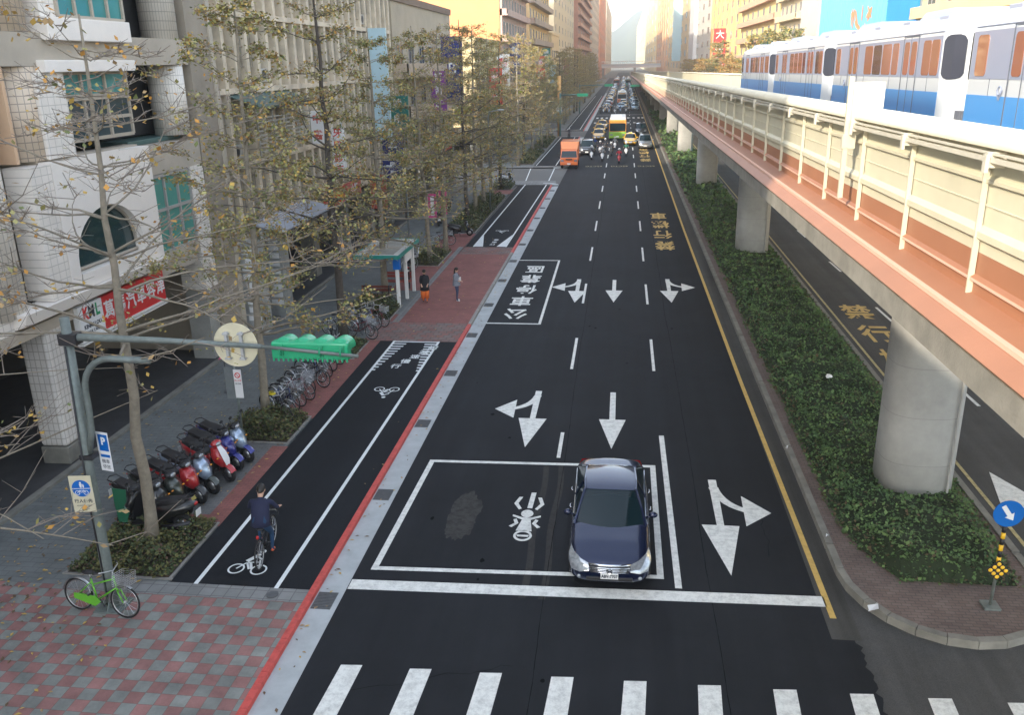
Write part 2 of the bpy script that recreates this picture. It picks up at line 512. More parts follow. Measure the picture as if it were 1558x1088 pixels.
# beyond the side street
sheet('paving_band', rect(-15.5, -6.2, 82.0, 84.0), Z1 + 0.006, grey_l)
slab('sidewalk', rect(-15.5, -9.7, 96.5, 137), -0.01, Z1, grey_brick)
slab('bike_path', rect(-9.7, -6.6, 96.5, 137), -0.01, Z1 + 0.002, asph_bike)
slab('sidewalk', rect(-15.5, -9.7, 150, 620), -0.01, Z1, grey_brick)
slab('bike_path', rect(-9.7, -6.6, 150, 620), -0.01, Z1 + 0.002, asph_bike)
for y0 in (83.6, 96.2, 136.6, 150):
    sheet('paving_band', rect(-15.5, -6.3, y0, y0 + 1.3), Z1 + 0.012, grey_l)
# arcade floor of the left-hand shops and its kerb line
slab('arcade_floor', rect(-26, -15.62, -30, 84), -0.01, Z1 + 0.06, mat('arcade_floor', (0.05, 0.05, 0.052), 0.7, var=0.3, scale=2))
mb = MB(); mb.box(-15.62, -15.42, -30, 31.8, Z1 - .05, Z1 + 0.09)
struct(mb.build('arcade_step', conc_d))
mb = MB(); mb.box(-15.62, -15.42, 34.2, 83, Z1 - .05, Z1 + 0.07)
struct(mb.build('arcade_step', conc_d))
# median
nose = [(4.95, 200)]
def median_outline(off, y1):
    pts = [(9.25 - off, y1), (9.25 - off, 18.6)]
    for i in range(13):
        t = R(180*i/12)
        pts.append((7.1 + (2.15 - off)*math.cos(t), 17.6 - (2.45 - off)*math.sin(t)))
    pts += [(4.95 + off, 18.6), (4.95 + off, y1)]
    return pts
slab('median', median_outline(0.16, 900), -0.01, 0.13, tile_mat('median_brick', (0.16, 0.115, 0.10), (0.19, 0.145, 0.13), (0.11, 0.09, 0.08), 0.2, 0.1, 'XY', 0.01, 0.5, 0.9, 0.4))
mb = MB()
o1 = median_outline(0.0, 900); o2 = median_outline(0.17, 900)
def dens(o):
    out = []
    for i in range(len(o)-1):
        a, b = Vector(o[i]), Vector(o[i+1]); L_ = (b-a).length
        n = max(1, int(round(L_/0.8))) if L_ < 60 else 1
        if L_ >= 60: n = 160
        for k in range(n): out.append(a + (b-a)*(k/n if L_ < 60 else (k/n)))
    out.append(Vector(o[-1])); return out
d1, d2 = dens(o1), dens(o2)
n_ = min(len(d1), len(d2))
random.seed(5)
for i in range(n_-1):
    a, b, c, d = d1[i], d1[i+1], d2[i+1], d2[i]
    g = (b-a)*0.012; h = 0.17 + random.uniform(-.012, .012)
    mb.prism([a+g, b-g, c-g, d+g], 'z', -0.01, h)
struct(mb.build('median_kerb', conc_d))
# drain grates in the gutter strip
gr = mat('drain_grate', (0.11, 0.115, 0.12), 0.6, 0.3, var=0.2, scale=12)
ys = [15.5, 20.4, 25.3, 30.1, 34.9, 39.8, 44.7, 49.5, 54.4, 59.3, 64.2, 69, 73.9, 78.8]
for k, y in enumerate(ys):
    mb = MB()
    mb.box(-6.42, -5.98, y-.31, y+.31, 0.0, 0.010)
    for i in range(11):
        yy = y - .27 + i*.054
        mb.box(-6.40, -6.0, yy-.012, yy+.012, 0.010, 0.018)
    o = mb.build('drain_grate', gr)
    ordn = ['nearest', 'second', 'third', 'fourth', 'fifth', 'sixth', 'seventh', 'eighth', 'ninth', 'tenth', 'eleventh', 'twelfth', 'thirteenth', 'farthest'][k]
    tag(o, 'grey drain grate set in the pale gutter, %s of the row' % ordn, 'drain grate', 'drain grates along the gutter')

# ------------------------------------------------------------ painted markings
ZM = 0.005
def marking(name, mb, m): return struct(mb.build(name, m, recalc=False))
L1, R1, YL = -1.72, 1.42, 4.28
mb = MB()
def line(mb, x0, y0, x1, y1, w, z=ZM):
    a, b = Vector((x0,y0)), Vector((x1,y1)); d = (b-a).normalized(); n = Vector((-d.y, d.x))*w/2
    mb.add([(*(a-n), z), (*(a+n), z), (*(b+n), z), (*(b-n), z)], [(3,2,1,0)])
line(mb, L1+.06, 23.1, L1+.06, 24.95, .11)
for i in range(60):
    y0 = 30.9 + 9.45*i
    if y0 > 560: break
    line(mb, L1, y0, L1, y0+3.9, .11)
    line(mb, R1-.07, y0, R1-.07, y0+3.9, .11)
line(mb, R1+.02, 16.69, R1-.03, 24.95, .15)
marking('lane_marking', mb, white_p)
mb = MB(); line(mb, YL+.26, 15.9, YL+.12, 30, .13); line(mb, YL+.12, 30, YL, 60, .13); line(mb, YL, 60, YL-.02, 600, .13)
marking('yellow_edge_marking', mb, yellow_p)
mb = MB(); line(mb, 9.62, 18.5, 9.55, 400, .1); marking('yellow_edge_marking', mb, yellow_f)
mb = MB(); mb.add([(-5.84,15.98,ZM),(4.5,16.3,ZM),(4.5,16.68,ZM),(-5.84,16.36,ZM)], [(0,1,2,3)]); marking('stop_line', mb, white_p)
mb = MB()
for k in range(14):
    x = -5.17 + k*1.36
    mb.add([(x-.28,9.0,ZM),(x+.16,9.0,ZM),(x+.4 -.0,13.5+.02*k,ZM),(x-.02,13.47+.02*k,ZM)], [(0,1,2,3)])
marking('crosswalk_marking', mb, white_p)
# motorcycle waiting box
mb = MB()
def boxline(mb, c, w):
    for i in range(len(c)):
        a, b = Vector(c[i]), Vector(c[(i+1)%len(c)])
        d = (b-a).normalized()
        line(mb, a.x-d.x*w/2, a.y-d.y*w/2, b.x+d.x*w/2, b.y+d.y*w/2, w, ZM + (0 if i%2 else 0.002))
boxline(mb, [(-5.46,16.86),(1.06,17.1),(1.06,22.75),(-5.32,22.58)], .15)
marking('waiting_box_marking', mb, white_p)
# arrows
def arrow(name, pts_list):
    mb = MB()
    for k, p in enumerate(pts_list): mb.add([(x, y, ZM + 0.001*k) for x, y in p], [tuple(range(len(p)))])
    return marking(name, mb, white_p)
def head(tip, bl, br): return [tip, bl, br]
def straight(x, yt, yb, yh, hw, sw, dx=0.0):
    return [[(x-sw+dx, yt), (x+sw+dx, yt), (x+sw, yh-.02), (x-sw, yh-.02)], [(x, yb), (x-hw, yh), (x+hw, yh)]]
arrow('straight_arrow_marking', straight(-0.13, 28.55, 23.85, 26.1, .43, .095))
arrow('straight_arrow_marking', straight(-0.26, 45.15, 40.6, 42.9, .43, .095))
def curve_strip(p0, p1, p2, w0, w1, n=8):
    out1, out2 = [], []
    for i in range(n+1):
        t = i/n
        p = Vector(p0)*(1-t)**2 + Vector(p1)*2*t*(1-t) + Vector(p2)*t*t
        d = (Vector(p1)-Vector(p0))*(1-t) + (Vector(p2)-Vector(p1))*t
        d.normalize(); w = w0 + (w1-w0)*t; q = Vector((-d.y, d.x))*w/2
        out1.append(tuple(p+q)); out2.append(tuple(p-q))
    return out1 + out2[::-1]
def turn_arrow(x, y0, s, mir, k=1.0):
    """arrow at the bottom tip (x,y0); s = side of the turn head (-1 left of the picture)"""
    P = lambda a, b: (x + s*a, y0 + b)
    main = [P(-.10, 4.75), P(.12, 4.75), P(.08, 2.2), P(-.10, 2.2)]
    hd = [P(0, 0), P(-.47, 2.25), P(.45, 2.25)]
    br = curve_strip(P(-.0, 4.3), P(.12, 3.25), P(.86, 3.0), .26, .2)
    h2 = [P(1.33, 2.98), P(.68, 3.85), P(.62, 2.25)]
    if k != 1.0: pass
    return [main, hd, br, h2]
arrow('turn_arrow_marking', turn_arrow(-2.72, 23.75, -1, 0))
arrow('turn_arrow_marking', turn_arrow(2.64, 17.3, 1, 0))
arrow('turn_arrow_marking', turn_arrow(-2.12, 40.45, -1, 0))
arrow('turn_arrow_marking', turn_arrow(2.5, 40.7, 1, 0))
arrow('straight_arrow_marking', [[(10.30, 23.2), (9.85, 21.2), (11.15, 21.0)], [(10.40, 21.2), (10.62, 21.2), (10.75, 18.2), (10.5, 18.2)]])
# motorcycle symbol in the waiting box (read by traffic coming this way)
mb = MB()
def sym(pts, cx=-2.22, cy=19.45): mb.add([(cx+a, cy+b, ZM) for a, b in pts], [tuple(range(len(pts)))])
sym([(-.03, .55), (.10, .55), (.13, 1.42), (.0, 1.42)])
def ell(cx, cy, rx, ry, n=18): return [(cx+rx*math.cos(2*math.pi*i/n), cy+ry*math.sin(2*math.pi*i/n)) for i in range(n)]
sym(ell(.0, .26, .16, .2))
sym([(-.36, .10), (-.36, .19), (-.1, .06), (.12, .06), (.36, .19), (.36, .10), (.12, -.06), (-.1, -.06)])
sym([(-.1, -.05), (.12, -.05), (.2, -.62), (-.2, -.62)])
for s in (-1, 1):
    sym([(s*.20, 1.15), (s*.30, 1.15), (s*.40, .78), (s*.24, .46), (s*.17, .52), (s*.29, .80)])
    sym([(s*.24, -.02), (s*.32, -.06), (s*.27, -.24), (s*.40, -.40), (s*.32, -.46), (s*.17, -.24)])
n = 20
o_ = [(-2.22 + .23*math.cos(2*math.pi*i/n), 19.45 - .84 + .26*math.sin(2*math.pi*i/n), ZM) for i in range(n)]
i_ = [(-2.22 + .17*math.cos(2*math.pi*i/n), 19.45 - .84 + .17*math.sin(2*math.pi*i/n), ZM) for i in range(n)]
mb.add(o_ + i_, [(i, (i+1)%n, n+(i+1)%n, n+i) for i in range(n)])
sym([(-.16, -.80), (.16, -.80), (.13, -.89), (-.13, -.89)])
marking('motorcycle_symbol_marking', mb, white_p)
# bus stop box and words
struct(MB().add([(-5.86,36.68,ZM),(-3.42,36.68,ZM),(-3.42,36.83,ZM),(-5.86,36.83,ZM),
                 (-3.42,36.83,ZM),(-3.46,49.7,ZM),(-3.58,49.7,ZM),(-3.54,36.83,ZM),
                 (-5.86,49.7,ZM),(-3.46,49.7,ZM),(-3.46,49.85,ZM),(-5.86,49.85,ZM)],
                [(0,1,2,3),(4,5,6,7),(8,9,10,11)]).build('bus_box_marking', white_p, recalc=False))
def word(chars, x, y0, step, w, h, m, up=False, z=ZM, dx=0.0, bold=0.012, name='word_marking'):
    """characters painted one behind the other, the first nearest (or farthest when up)"""
    mb = MB()
    for i, c in enumerate(chars):
        if up: M_ = MX((x + dx*i, y0 - i*step, z), (1,0,0), (0,1,0))
        else: M_ = MX((x + dx*i, y0 + i*step, z), (-1,0,0), (0,-1,0))
        M_ = M_ @ Matrix.Diagonal((w, h, 1, 1))
        text_into(mb, c, 1.0, M_, 0, bold=bold)
    return marking(name, mb, m)
word('公車停靠區', -4.72, 38.5, 2.28, 1.12, 1.85, white_p, bold=0.02)
word('禁行機車', 2.77, 54.6, 3.7, 1.25, 2.9, yellow_p, bold=0.02)
word('禁行機車', 2.7, 104.5, 4.3, 1.3, 3.2, yellow_p, bold=0.02)
word('禁行機', 10.75, 39.4, 3.35, 1.35, 2.5, yellow_p, up=True, bold=0.02)
mb = MB()
for x, s in ((-3.1, '行機'), (-.3, '行機'), (2.62, '行機')):
    text_into(mb, '65CTG', 1.0, MX((x, 98, ZM), (-.62,0,0), (0,-1.5,0)))
marking('lane_text_marking', mb, yellow_f)
mb = MB()
for i in range(12): line(mb, 11.85, 27.6-9.3*0 + 9.7*i + .6, 11.78, 30.7 + 9.7*i, .12)
marking('lane_marking', mb, white_p)
# bike lane lines, hatching and symbols
ZB = Z1 + 0.008
mb = MB()
line(mb, -9.24, 15.7, -9.24, 33.6, .10, ZB); line(mb, -7.37, 15.7, -7.37, 33.6, .10, ZB)
line(mb, -9.3, 33.5, -7.32, 33.5, .12, ZB + .002)
for i in range(11):
    t = i/10; y_ = 30.0 + 3.2*t
    l = .12 + .42*t
    line(mb, -9.2, y_, -9.2 + l, y_, .13, ZB + .001); line(mb, -7.4, y_, -7.4 - l*.9, y_, .13, ZB + .001)
marking('bike_lane_marking', mb, white_q)
mb = MB()
line(mb, -9.14, 53.1, -9.0, 82.2, .10, ZB); line(mb, -7.1, 53.1, -7.0, 82.2, .10, ZB)
line(mb, -9.0, 82.2, -9.3, 85, .1, ZB-.09+.006); line(mb, -9.3, 85, -9.9, 96, .10, 0.012); line(mb, -7.0, 82.2, -7.3, 96, .10, 0.012)
line(mb, -9.5, 97.9, -9.3, 136, .10, ZB); line(mb, -7.3, 97.9, -7.2, 136, .10, ZB)
line(mb, -9.3, 151.5, -9.2, 300, .10, ZB); line(mb, -7.2, 151.5, -7.1, 300, .10, ZB)
mb.add([(-9.1,53.15,ZB+.001),(-8.55,53.15,ZB+.001),(-9.1,57.2,ZB+.001)], [(0,1,2)])
mb.add([(-7.15,53.15,ZB+.001),(-7.15,57.2,ZB+.001),(-7.7,53.15,ZB+.001)], [(0,1,2)])
marking('bike_lane_marking', mb, white_q)
word('請減速慢行', -7.44, 32.75, .58, .40, .5, white_q, up=True, z=ZB, dx=-.24, bold=0.02)
word('行車專', -8.05, 53.9, .75, .36, .6, white_q, z=ZB, dx=0.02)
def bike_symbol(cx, cy, k, sx=1.0):
    mb = MB(); k *= .64; sx *= .64
    def r_(a, b, ro=.30, ri=.235):
        n = 24
        mb.add([(cx+sx*(a+ro*math.cos(2*math.pi*i/n)), cy+k*(b+ro*1.1*math.sin(2*math.pi*i/n)), ZB) for i in range(n)] +
               [(cx+sx*(a+ri*math.cos(2*math.pi*i/n)), cy+k*(b+ri*1.1*math.sin(2*math.pi*i/n)), ZB) for i in range(n)],
               [(i,(i+1)%n,n+(i+1)%n,n+i) for i in range(n)])
    r_(-.42, 0); r_(.42, 0)
    def bar(a, b, w): line(mb, cx+sx*a[0], cy+k*a[1], cx+sx*b[0], cy+k*b[1], w*.7, ZB+.001)
    bar((-.42,.0),(-.18,.42),.06); bar((-.18,.42),(.05,.0),.07); bar((-.18,.42),(.26,.48),.06); bar((.42,0),(.24,.62),.06)
    bar((-.22,.5),(.05,.95),.17); bar((.0,.9),(.28,.66),.08); bar((-.05,.42),(.14,.02),.09)
    mb.add([(cx+sx*(.12+.11*math.cos(2*math.pi*i/14)), cy+k*(1.2+.13*math.sin(2*math.pi*i/14)), ZB) for i in range(14)], [tuple(range(14))])
    return marking('bicycle_symbol_marking', mb, white_q)
bike_symbol(-8.1, 28.0, -1); bike_symbol(-8.32, 16.38, 1); bike_symbol(-8.05, 58.6, -1)
# far zebra diamonds and stop line ahead of the second queue
mb = MB()
for x in (-5.2, -4.3, -3.3, -2.3, -1.3, 0, 1, 2.1, 3.1, 3.9):
    mb.add([(x-.22,182,ZM),(x+.22,182,ZM),(x+.22,186,ZM),(x-.22,186,ZM)], [(0,1,2,3)])
    mb.add([(x-.22,168,ZM),(x+.22,168,ZM),(x+.22,171,ZM),(x-.22,171,ZM)], [(0,1,2,3)])
line(mb, -5.8, 195, 4.2, 195, .5)
marking('crosswalk_marking', mb, white_p)
# worn round patch and tyre streaks on the asphalt
mb = MB(); random.seed(11)
pm = paint_mat('worn_patch', (0.042, 0.041, 0.039), 0.75, 0.9)
c_ = []
for i in range(72):
    a = 2*math.pi*i/72; r_ = 1 + .16*noise.noise(Vector((math.cos(a)*1.6, math.sin(a)*1.6, 2))) + .07*random.uniform(-1, 1) - .2*max(0, math.cos(2*a))**4
    c_.append((-3.84 + .44*r_*math.cos(a), 19.5 + 1.2*r_*math.sin(a)))
mb.poly(c_, 0.003)
marking('worn_patch', mb, pm)
mb = MB()
for x in (-1.95, -1.52):
    pts = [(x + .04*math.sin(i*.6), 16.0 + i*.4) for i in range(18)]
    mb.poly([(a-.08, b) for a, b in pts] + [(a+.08, b) for a, b in pts[::-1]], 0.0025)
marking('tyre_streak', mb, paint_mat('tyre_streak', (0.030, 0.029, 0.028), 0.5, 0.9))
# ------------------------------------------------------------ elevated railway
SL = -0.0098
def zs(y): return SL * y
VY0, VY1 = -14.0, 420.0
def vprism(mb, prof, y0, y1):
    """cross-section (x,z at Y=0) swept along the sloping line"""
    n = len(prof)
    vs = [(x, y0, z + zs(y0)) for x, z in prof] + [(x, y1, z + zs(y1)) for x, z in prof]
    return mb.add(vs, [tuple(range(n))[::-1], tuple(range(n, 2*n))] + [(i,(i+1)%n,n+(i+1)%n,n+i) for i in range(n)])
def warm_mat(name, color, var=.12):
    return mat(name, color, 0.55, var=var, scale=.8, bump=0.05, bscale=6)
v_orange = warm_mat('terracotta_paint', (0.32, 0.145, 0.08))
v_beige = warm_mat('pale_panel', (0.54, 0.52, 0.39), .10)
v_post = mat('pale_post', (0.48, 0.46, 0.36), 0.55)
v_cap = mat('pale_cap', (0.56, 0.54, 0.44), 0.5, var=.08, scale=2)
v_str = mat('pale_orange_strip', (0.66, 0.42, 0.32), 0.5)
v_grey = mat('conduit_grey', (0.58, 0.56, 0.47), 0.5, 0.2, var=.1, scale=3)
via = tag(empty('elevated_railway_viaduct', (7.5, 22, 0)), 'long elevated railway deck with pale ribbed side panels and terracotta ledge above the median', 'viaduct')
def vpart(mb, name, m, **k):
    o = mb.build(name, m, **k)
    o.parent = via; o.matrix_parent_inverse = Matrix.Translation((-7.5, -22, 0)); return o
mb = MB()   # girder and slab
vprism(mb, [(2.77, 8.56), (2.77, 8.795), (12.14, 8.80), (12.14, 8.56), (9.8, 8.05), (9.3, 6.75), (5.7, 6.75), (5.2, 8.05)], VY0, VY1)
vpart(mb, 'deck', conc_d)
mb = MB()   # outer fascia and ledge on both edges
for s, X in ((1, 0), (-1, 15.0)):
    P = lambda pr: [(X + s*a, b) for a, b in pr]
    vprism(mb.use(0), P([(2.78, 8.80), (2.735, 8.845), (2.91, 8.955), (3.20, 9.02), (3.20, 8.79), (2.9, 8.78)]), VY0, VY1)
vpart(mb, 'ledge', v_orange)
mb = MB()
vprism(mb, [(2.885, 8.945), (2.885, 8.985), (2.935, 8.99), (2.935, 8.962)], VY0, VY1)
vprism(mb, [(12.30, 8.97), (12.30, 9.035), (12.20, 9.045), (12.20, 8.985)], VY0, VY1)
vpart(mb, 'ledge_strip', v_str)
# ribbed side panel: terracotta foot, pale upper part with pressed ribs
ribs = [9.02, 9.10, 9.125, 9.16, 9.22]
mb = MB(); vprism(mb, [(3.20, 9.02), (3.20, 9.12), (3.165, 9.135), (3.165, 9.165), (3.21, 9.19), (3.21, 9.385), (3.26, 9.385), (3.26, 9.02)], VY0, VY1)
vpart(mb, 'side_panel_foot', v_orange)
mb = MB(); vprism(mb, [(3.167, 9.137), (3.162, 9.137), (3.162, 9.163), (3.167, 9.163)], VY0, VY1)
vpart(mb, 'foot_rib', v_str)
prof = [(3.215, 9.386), (3.215, 9.49), (3.165, 9.52), (3.165, 9.58), (3.215, 9.63), (3.215, 9.80), (3.205, 9.803), (3.205, 9.812), (3.215, 9.815),
        (3.215, 9.99), (3.175, 10.01), (3.175, 10.04), (3.215, 10.07), (3.215, 10.33), (3.26, 10.33), (3.26, 9.386)]
mb = MB(); vprism(mb, prof, VY0, VY1); vpart(mb, 'side_panel', v_beige)
mb = MB(); vprism(mb, [(11.85, 9.02), (11.85, 10.3), (11.75, 10.3), (11.75, 9.02)], VY0, VY1); vpart(mb, 'side_panel', v_beige)
# rounded cap
def cap_prof(xc):
    return [(xc + .14*math.cos(R(a)), 10.385 + .10*math.sin(R(a))) for a in range(0, 181, 20)] + [(xc - .14, 10.325), (xc + .14, 10.325)]
for xc in (3.22, 11.8):
    mb = MB().use(0, True); vprism(mb, cap_prof(xc), VY0, VY1); vpart(mb, 'cap_rail', v_cap)
# conduit under the cap with brackets
mb = MB(); vprism(mb, [(3.05, 10.215), (3.05, 10.255), (3.10, 10.255), (3.10, 10.215)], VY0, VY1)
vprism(mb, [(3.06, 10.275), (3.06, 10.293), (3.10, 10.293), (3.10, 10.275)], VY0, VY1)
vpart(mb, 'conduit', v_grey)
pm0 = MB()
pm0.box(.01, .06, -.012, .012, -.02, 1.22)
post_me = pm0.mesh('post', [v_post])
bm0 = MB(); bm0.box(-.07, .08, -.025, .025, -.02, .11); bm0.box(-.085, -.055, -.035, .035, -.06, .09)
br_me = bm0.mesh('bracket', [v_grey])
def inst(me, name, loc, parent=via, off=(7.5, 22, 0)):
    o = bpy.data.objects.new(name, me); COL.objects.link(o); o.parent = parent
    o.location = (loc[0]-off[0], loc[1]-off[1], loc[2]-off[2]); return o
ys_ = [8.17 + 2.04*i for i in range(-3, 97)]
for y in ys_: inst(post_me, 'panel_post', (3.14, y, 9.03 + zs(y)))
mb = MB()
for i in range(97, 200):
    y = 8.17 + 2.04*i; mb.box(3.115, 3.19, y-.035, y+.035, 9.01+zs(y), 10.25+zs(y))
o = vpart(mb, 'panel_post', v_post); o['kind'] = 'stuff'
for i in range(0, 90):
    y = 5.55 + 2.3*i; inst(br_me, 'bracket', (3.10, y, 10.19 + zs(y)))
# running beams and guide rail on the deck
mb = MB()
for xc in (4.6, 6.6, 8.5, 10.5): vprism(mb, [(xc-.3, 8.80), (xc-.3, 9.05), (xc+.3, 9.05), (xc+.3, 8.80)], VY0, VY1)
vpart(mb, 'running_beam', conc)
mb = MB()
vprism(mb, [(7.35, 8.8), (7.35, 9.7), (7.41, 9.7), (7.41, 8.8)], VY0, VY1)
vpart(mb, 'power_rail', v_grey)

# piers
pier_m = mat('pier_concrete', (0.36, 0.365, 0.35), 0.9, var=0.22, scale=.9, bump=0.15)
def pier(i, y):
    z1 = 8.05 + zs(y); h = z1 - 1.45
    p = empty('viaduct_pier', (7.66 if i == 0 else 7.5, y, 0))
    names = ['nearest thick grey concrete pier rising from the front end of the hedge', 'second grey concrete pier from the front, standing in the hedge',
             'third grey concrete pier in the median, capital showing under the deck', 'fourth grey concrete pier in the median, small in the distance']
    lab = names[i] if i < 4 else 'grey concrete pier far up the median, %s from the front' % ['fifth','sixth','seventh','eighth','ninth','tenth','eleventh','twelfth','thirteenth'][i-4]
    tag(p, lab, 'pier', 'viaduct piers in the median')
    mb = MB().use(0, True)
    def rr(a, b, z, n=40):
        out = []
        for k in range(n):
            t = 2*math.pi*k/n; c, s = math.cos(t), math.sin(t)
            out.append((a*math.copysign(abs(c)**.72, c), b*math.copysign(abs(s)**.72, s), z))
        return out
    mb.loft([rr(.91, .84, 0), rr(.91, .84, h*.3), rr(.91, .84, h*.6), rr(.91, .84, h)])
    # casting joints
    sh = mb.build('shaft', pier_m, p)
    mb = MB().use(0, True)
    for k in range(1, 5): mb.loft([rr(.913, .843, h*k/5-.007), rr(.913, .843, h*k/5+.007)], caps=False)
    mb.build('casting_joint', mat('joint_line', (0.27, 0.27, 0.26), .9), sh)
    mb = MB().use(0, False)
    mb.loft([[(-1.0,-.85,h+.002),(1.0,-.85,h+.002),(1.0,.85,h+.002),(-1.0,.85,h+.002)], [(-2.1,-.95,h+.95),(2.1,-.95,h+.95),(2.1,.95,h+.95),(-2.1,.95,h+.95)], [(-2.1,-.95,h+1.4),(2.1,-.95,h+1.4),(2.1,.95,h+1.4),(-2.1,.95,h+1.4)]])
    mb.build('capital', conc, p)
    mb = MB()
    mb.tube([(.62,-.80,0),(.62,-.80,h)], .035, 8); mb.build('drain_pipe', pier_m, p)
for i in range(13): pier(i, 21.5 + 29.2*i)

# half-round plate on a post fixed to the side panel
t = tag(empty('signal_plate', (3.0, 12.55, 9.7)), 'white half-round plate on a slim post clamped to the viaduct side', 'plate')
mb = MB(); mb.box(-.03, .03, -.03, .03, -.55, 1.05); mb.box(-.05, .12, -.045, .045, .12, .3); mb.build('post', v_post, t)
mb = MB(); pts = [(0.03, .28), (0.03, .98), (.44, .98), (.44, .66)] + [(.0 + .44*math.cos(R(a)), .66 + .38*math.sin(R(a))) for a in range(-10, -86, -15)]
mb.prism(pts, 'y', -.012, .012); mb.build('plate', v_cap, t)

# ------------------------------------------------------------ metro cars
t_white = mat('train_white', (0.50, 0.54, 0.58), 0.28, coat=0.3)
t_roof = mat('train_roof', (0.30, 0.34, 0.44), 0.45)
t_blue = mat('train_blue', (0.06, 0.26, 0.60), 0.35, coat=0.3)
t_glass = mat('train_glass', (0.30, 0.13, 0.08), 0.05, 0.0, spec=1.0)  # orange base colour is a warm reflection painted into the panes
t_glass2 = mat('train_glass_deep', (0.13, 0.075, 0.06), 0.05, spec=1.0)
t_dark = mat('train_dark_glass', (0.05, 0.055, 0.075), 0.08, spec=0.9)
t_frame = mat('train_frame', (0.32, 0.37, 0.50), 0.35, 0.3)
t_seam = mat('train_seam', (0.12, 0.135, 0.17), 0.6)
def metro_car(y0, y1, label):
    yc = (y0+y1)/2; hl = (y1-y0)/2
    c = empty('metro_car', (9.27, yc, zs(yc))); c.rotation_euler = (math.atan(SL), 0, 0)
    tag(c, label, 'train car', 'white and blue metro cars on the viaduct')
    hw = 1.27
    sec = lambda k, top=0: [(-hw*k, 9.15), (-hw*k, 10.36), (-hw*k, 11.72), (-(hw-.10)*k, 12.02-top), (-(hw-.32)*k, 12.16-top), (0, 12.24-top), ((hw-.32)*k, 12.16-top), ((hw-.10)*k, 12.02-top), (hw*k, 11.72), (hw*k, 10.36), (hw*k, 9.15)]
    def body(mb, ylist):
        rings = [[(x, y, z) for x, z in sec(k, tp)] for y, k, tp in ylist]
        mb.loft(rings)
    mb = MB().use(0, False)
    body(mb, [(-hl+.02, .70, .22), (-hl+.35, .86, .09), (-hl+.8, 1.0, 0), (hl-.8, 1.0, 0), (hl-.35, .86, .09), (hl-.02, .70, .22)])
    b = mb.build('body', t_white, c, bevel=.05)
    mb = MB()
    for s in (-1, 1): mb.box(s*(hw+.008)-.006, s*(hw+.008)+.006, -hl+.82, hl-.82, 9.2, 10.33)
    mb.build('blue_band', t_blue, c)
    # windows and doors of the side; z range 10.74..11.66
    doors = (-3.35, 3.05)
    def win(parent, yc_, w, s, z0=10.74, z1=11.62, name='window'):
        mb = MB()
        x = s*(hw+.012)
        pts = []
        r = .10
        for (cy, cz, a0) in ((yc_+w/2-r, z1-r, 0), (yc_-w/2+r, z1-r, 90), (yc_-w/2+r, z0+r, 180), (yc_+w/2-r, z0+r, 270)):
            for k in range(4): a = R(a0+30*k); pts.append((cy+r*math.cos(a), cz+r*math.sin(a)))
        mb.prism(pts, 'x', x-.01, x+.008)
        return mb.build(name, t_glass if (int(yc_*7 + c.location.y) % 5) else t_glass2, parent)
    for s in (-1, 1):
        mb = MB(); mb.box(s*(hw+.004)-.006, s*(hw+.004)+.006, -hl+.85, hl-.85, 10.68, 11.70); fr = mb.build('window_band', t_frame, c)
        for k in (-5.45, -1.05, .0, 1.05, 5.3, -1.95, -4.78):
            win(c, k, .62 if k in (-5.45, 5.3, -4.78) else .92 if abs(k) < 1.2 else .6, s)
        for d in doors:
            mb = MB()
            for q in (-.66, .66): mb.box(s*(hw+.016)-.004, s*(hw+.016)+.004, d+q-.025, d+q+.025, 9.25, 11.78)
            mb.box(s*(hw+.016)-.004, s*(hw+.016)+.004, d-.66, d+.66, 11.76, 11.80)
            mb.box(s*(hw+.016)-.004, s*(hw+.016)+.004, d-.012, d+.012, 9.25, 11.74)
            dr = mb.build('door', t_seam, c)
            win(dr, d-.32, .46, s); win(dr, d+.32, .46, s)
        mb = MB()
        for yy in (-1.5, 1.5, -5.0, 4.7): mb.box(s*(hw+.006)-.004, s*(hw+.006)+.004, yy-.008, yy+.008, 9.25, 10.7)
        mb.build('panel_seam', t_seam, c)
        # small winged emblem on the blue band
        mb = MB(); x = s*(hw+.022)
        for q in (-1, 1): mb.add([(x, 4.05+q*.03, 10.22), (x, 4.05+q*.17, 10.46), (x, 4.05+q*.11, 10.47), (x, 4.05, 10.30)], [(0,1,2,3)])
        mb.ring((x, 4.05, 10.45), 'x', .09, .015, 14, 4)
        mb.build('emblem', t_frame, c)
    # end windows wrapped round the corner, coupler
    for e in (-1, 1):
        for s in (-1, 1):
            mb = MB()
            ya, yb = e*(hl-.74), e*(hl-.40); xa, xb = s*(hw*.985+.02), s*(hw*.88+.02); yc2, xc2 = e*(hl-.08), s*(hw*.73+.02)
            lo_, hi_ = [], []
            for t_ in (0, .04, .12, .3, .5, .7, .88, .96, 1):
                q_ = 1 - abs(2*t_-1)**5; p_ = Vector((xa, ya)).lerp(Vector((xb, yb)), t_*2) if t_ < .5 else Vector((xb, yb)).lerp(Vector((xc2, yc2)), t_*2-1)
                lo_.append((p_.x + s*.004, p_.y, 11.15 - .50*(.72 + .28*q_))); hi_.append((p_.x + s*.004, p_.y, 11.15 + .56*(.72 + .28*q_)))
            mb.loft([lo_, hi_], closed=False, caps=False)
            mb.build('corner_window', t_dark, c, recalc=False)
        mb = MB(); mb.box(-.7, .7, e*(hl+.0)-.03, e*(hl+.0)+.03, 10.0, 11.6); mb.build('end_window', t_dark, c)
        mb = MB(); mb.box(-.25, .25, min(e*hl, e*(hl+.2)), max(e*hl, e*(hl+.2)), 9.2, 9.5); mb.box(-1.0, 1.0, min(e*(hl-.2), e*(hl+.1)), max(e*(hl-.2), e*(hl+.1)), 9.55, 9.9); mb.build('coupler', t_seam, c)
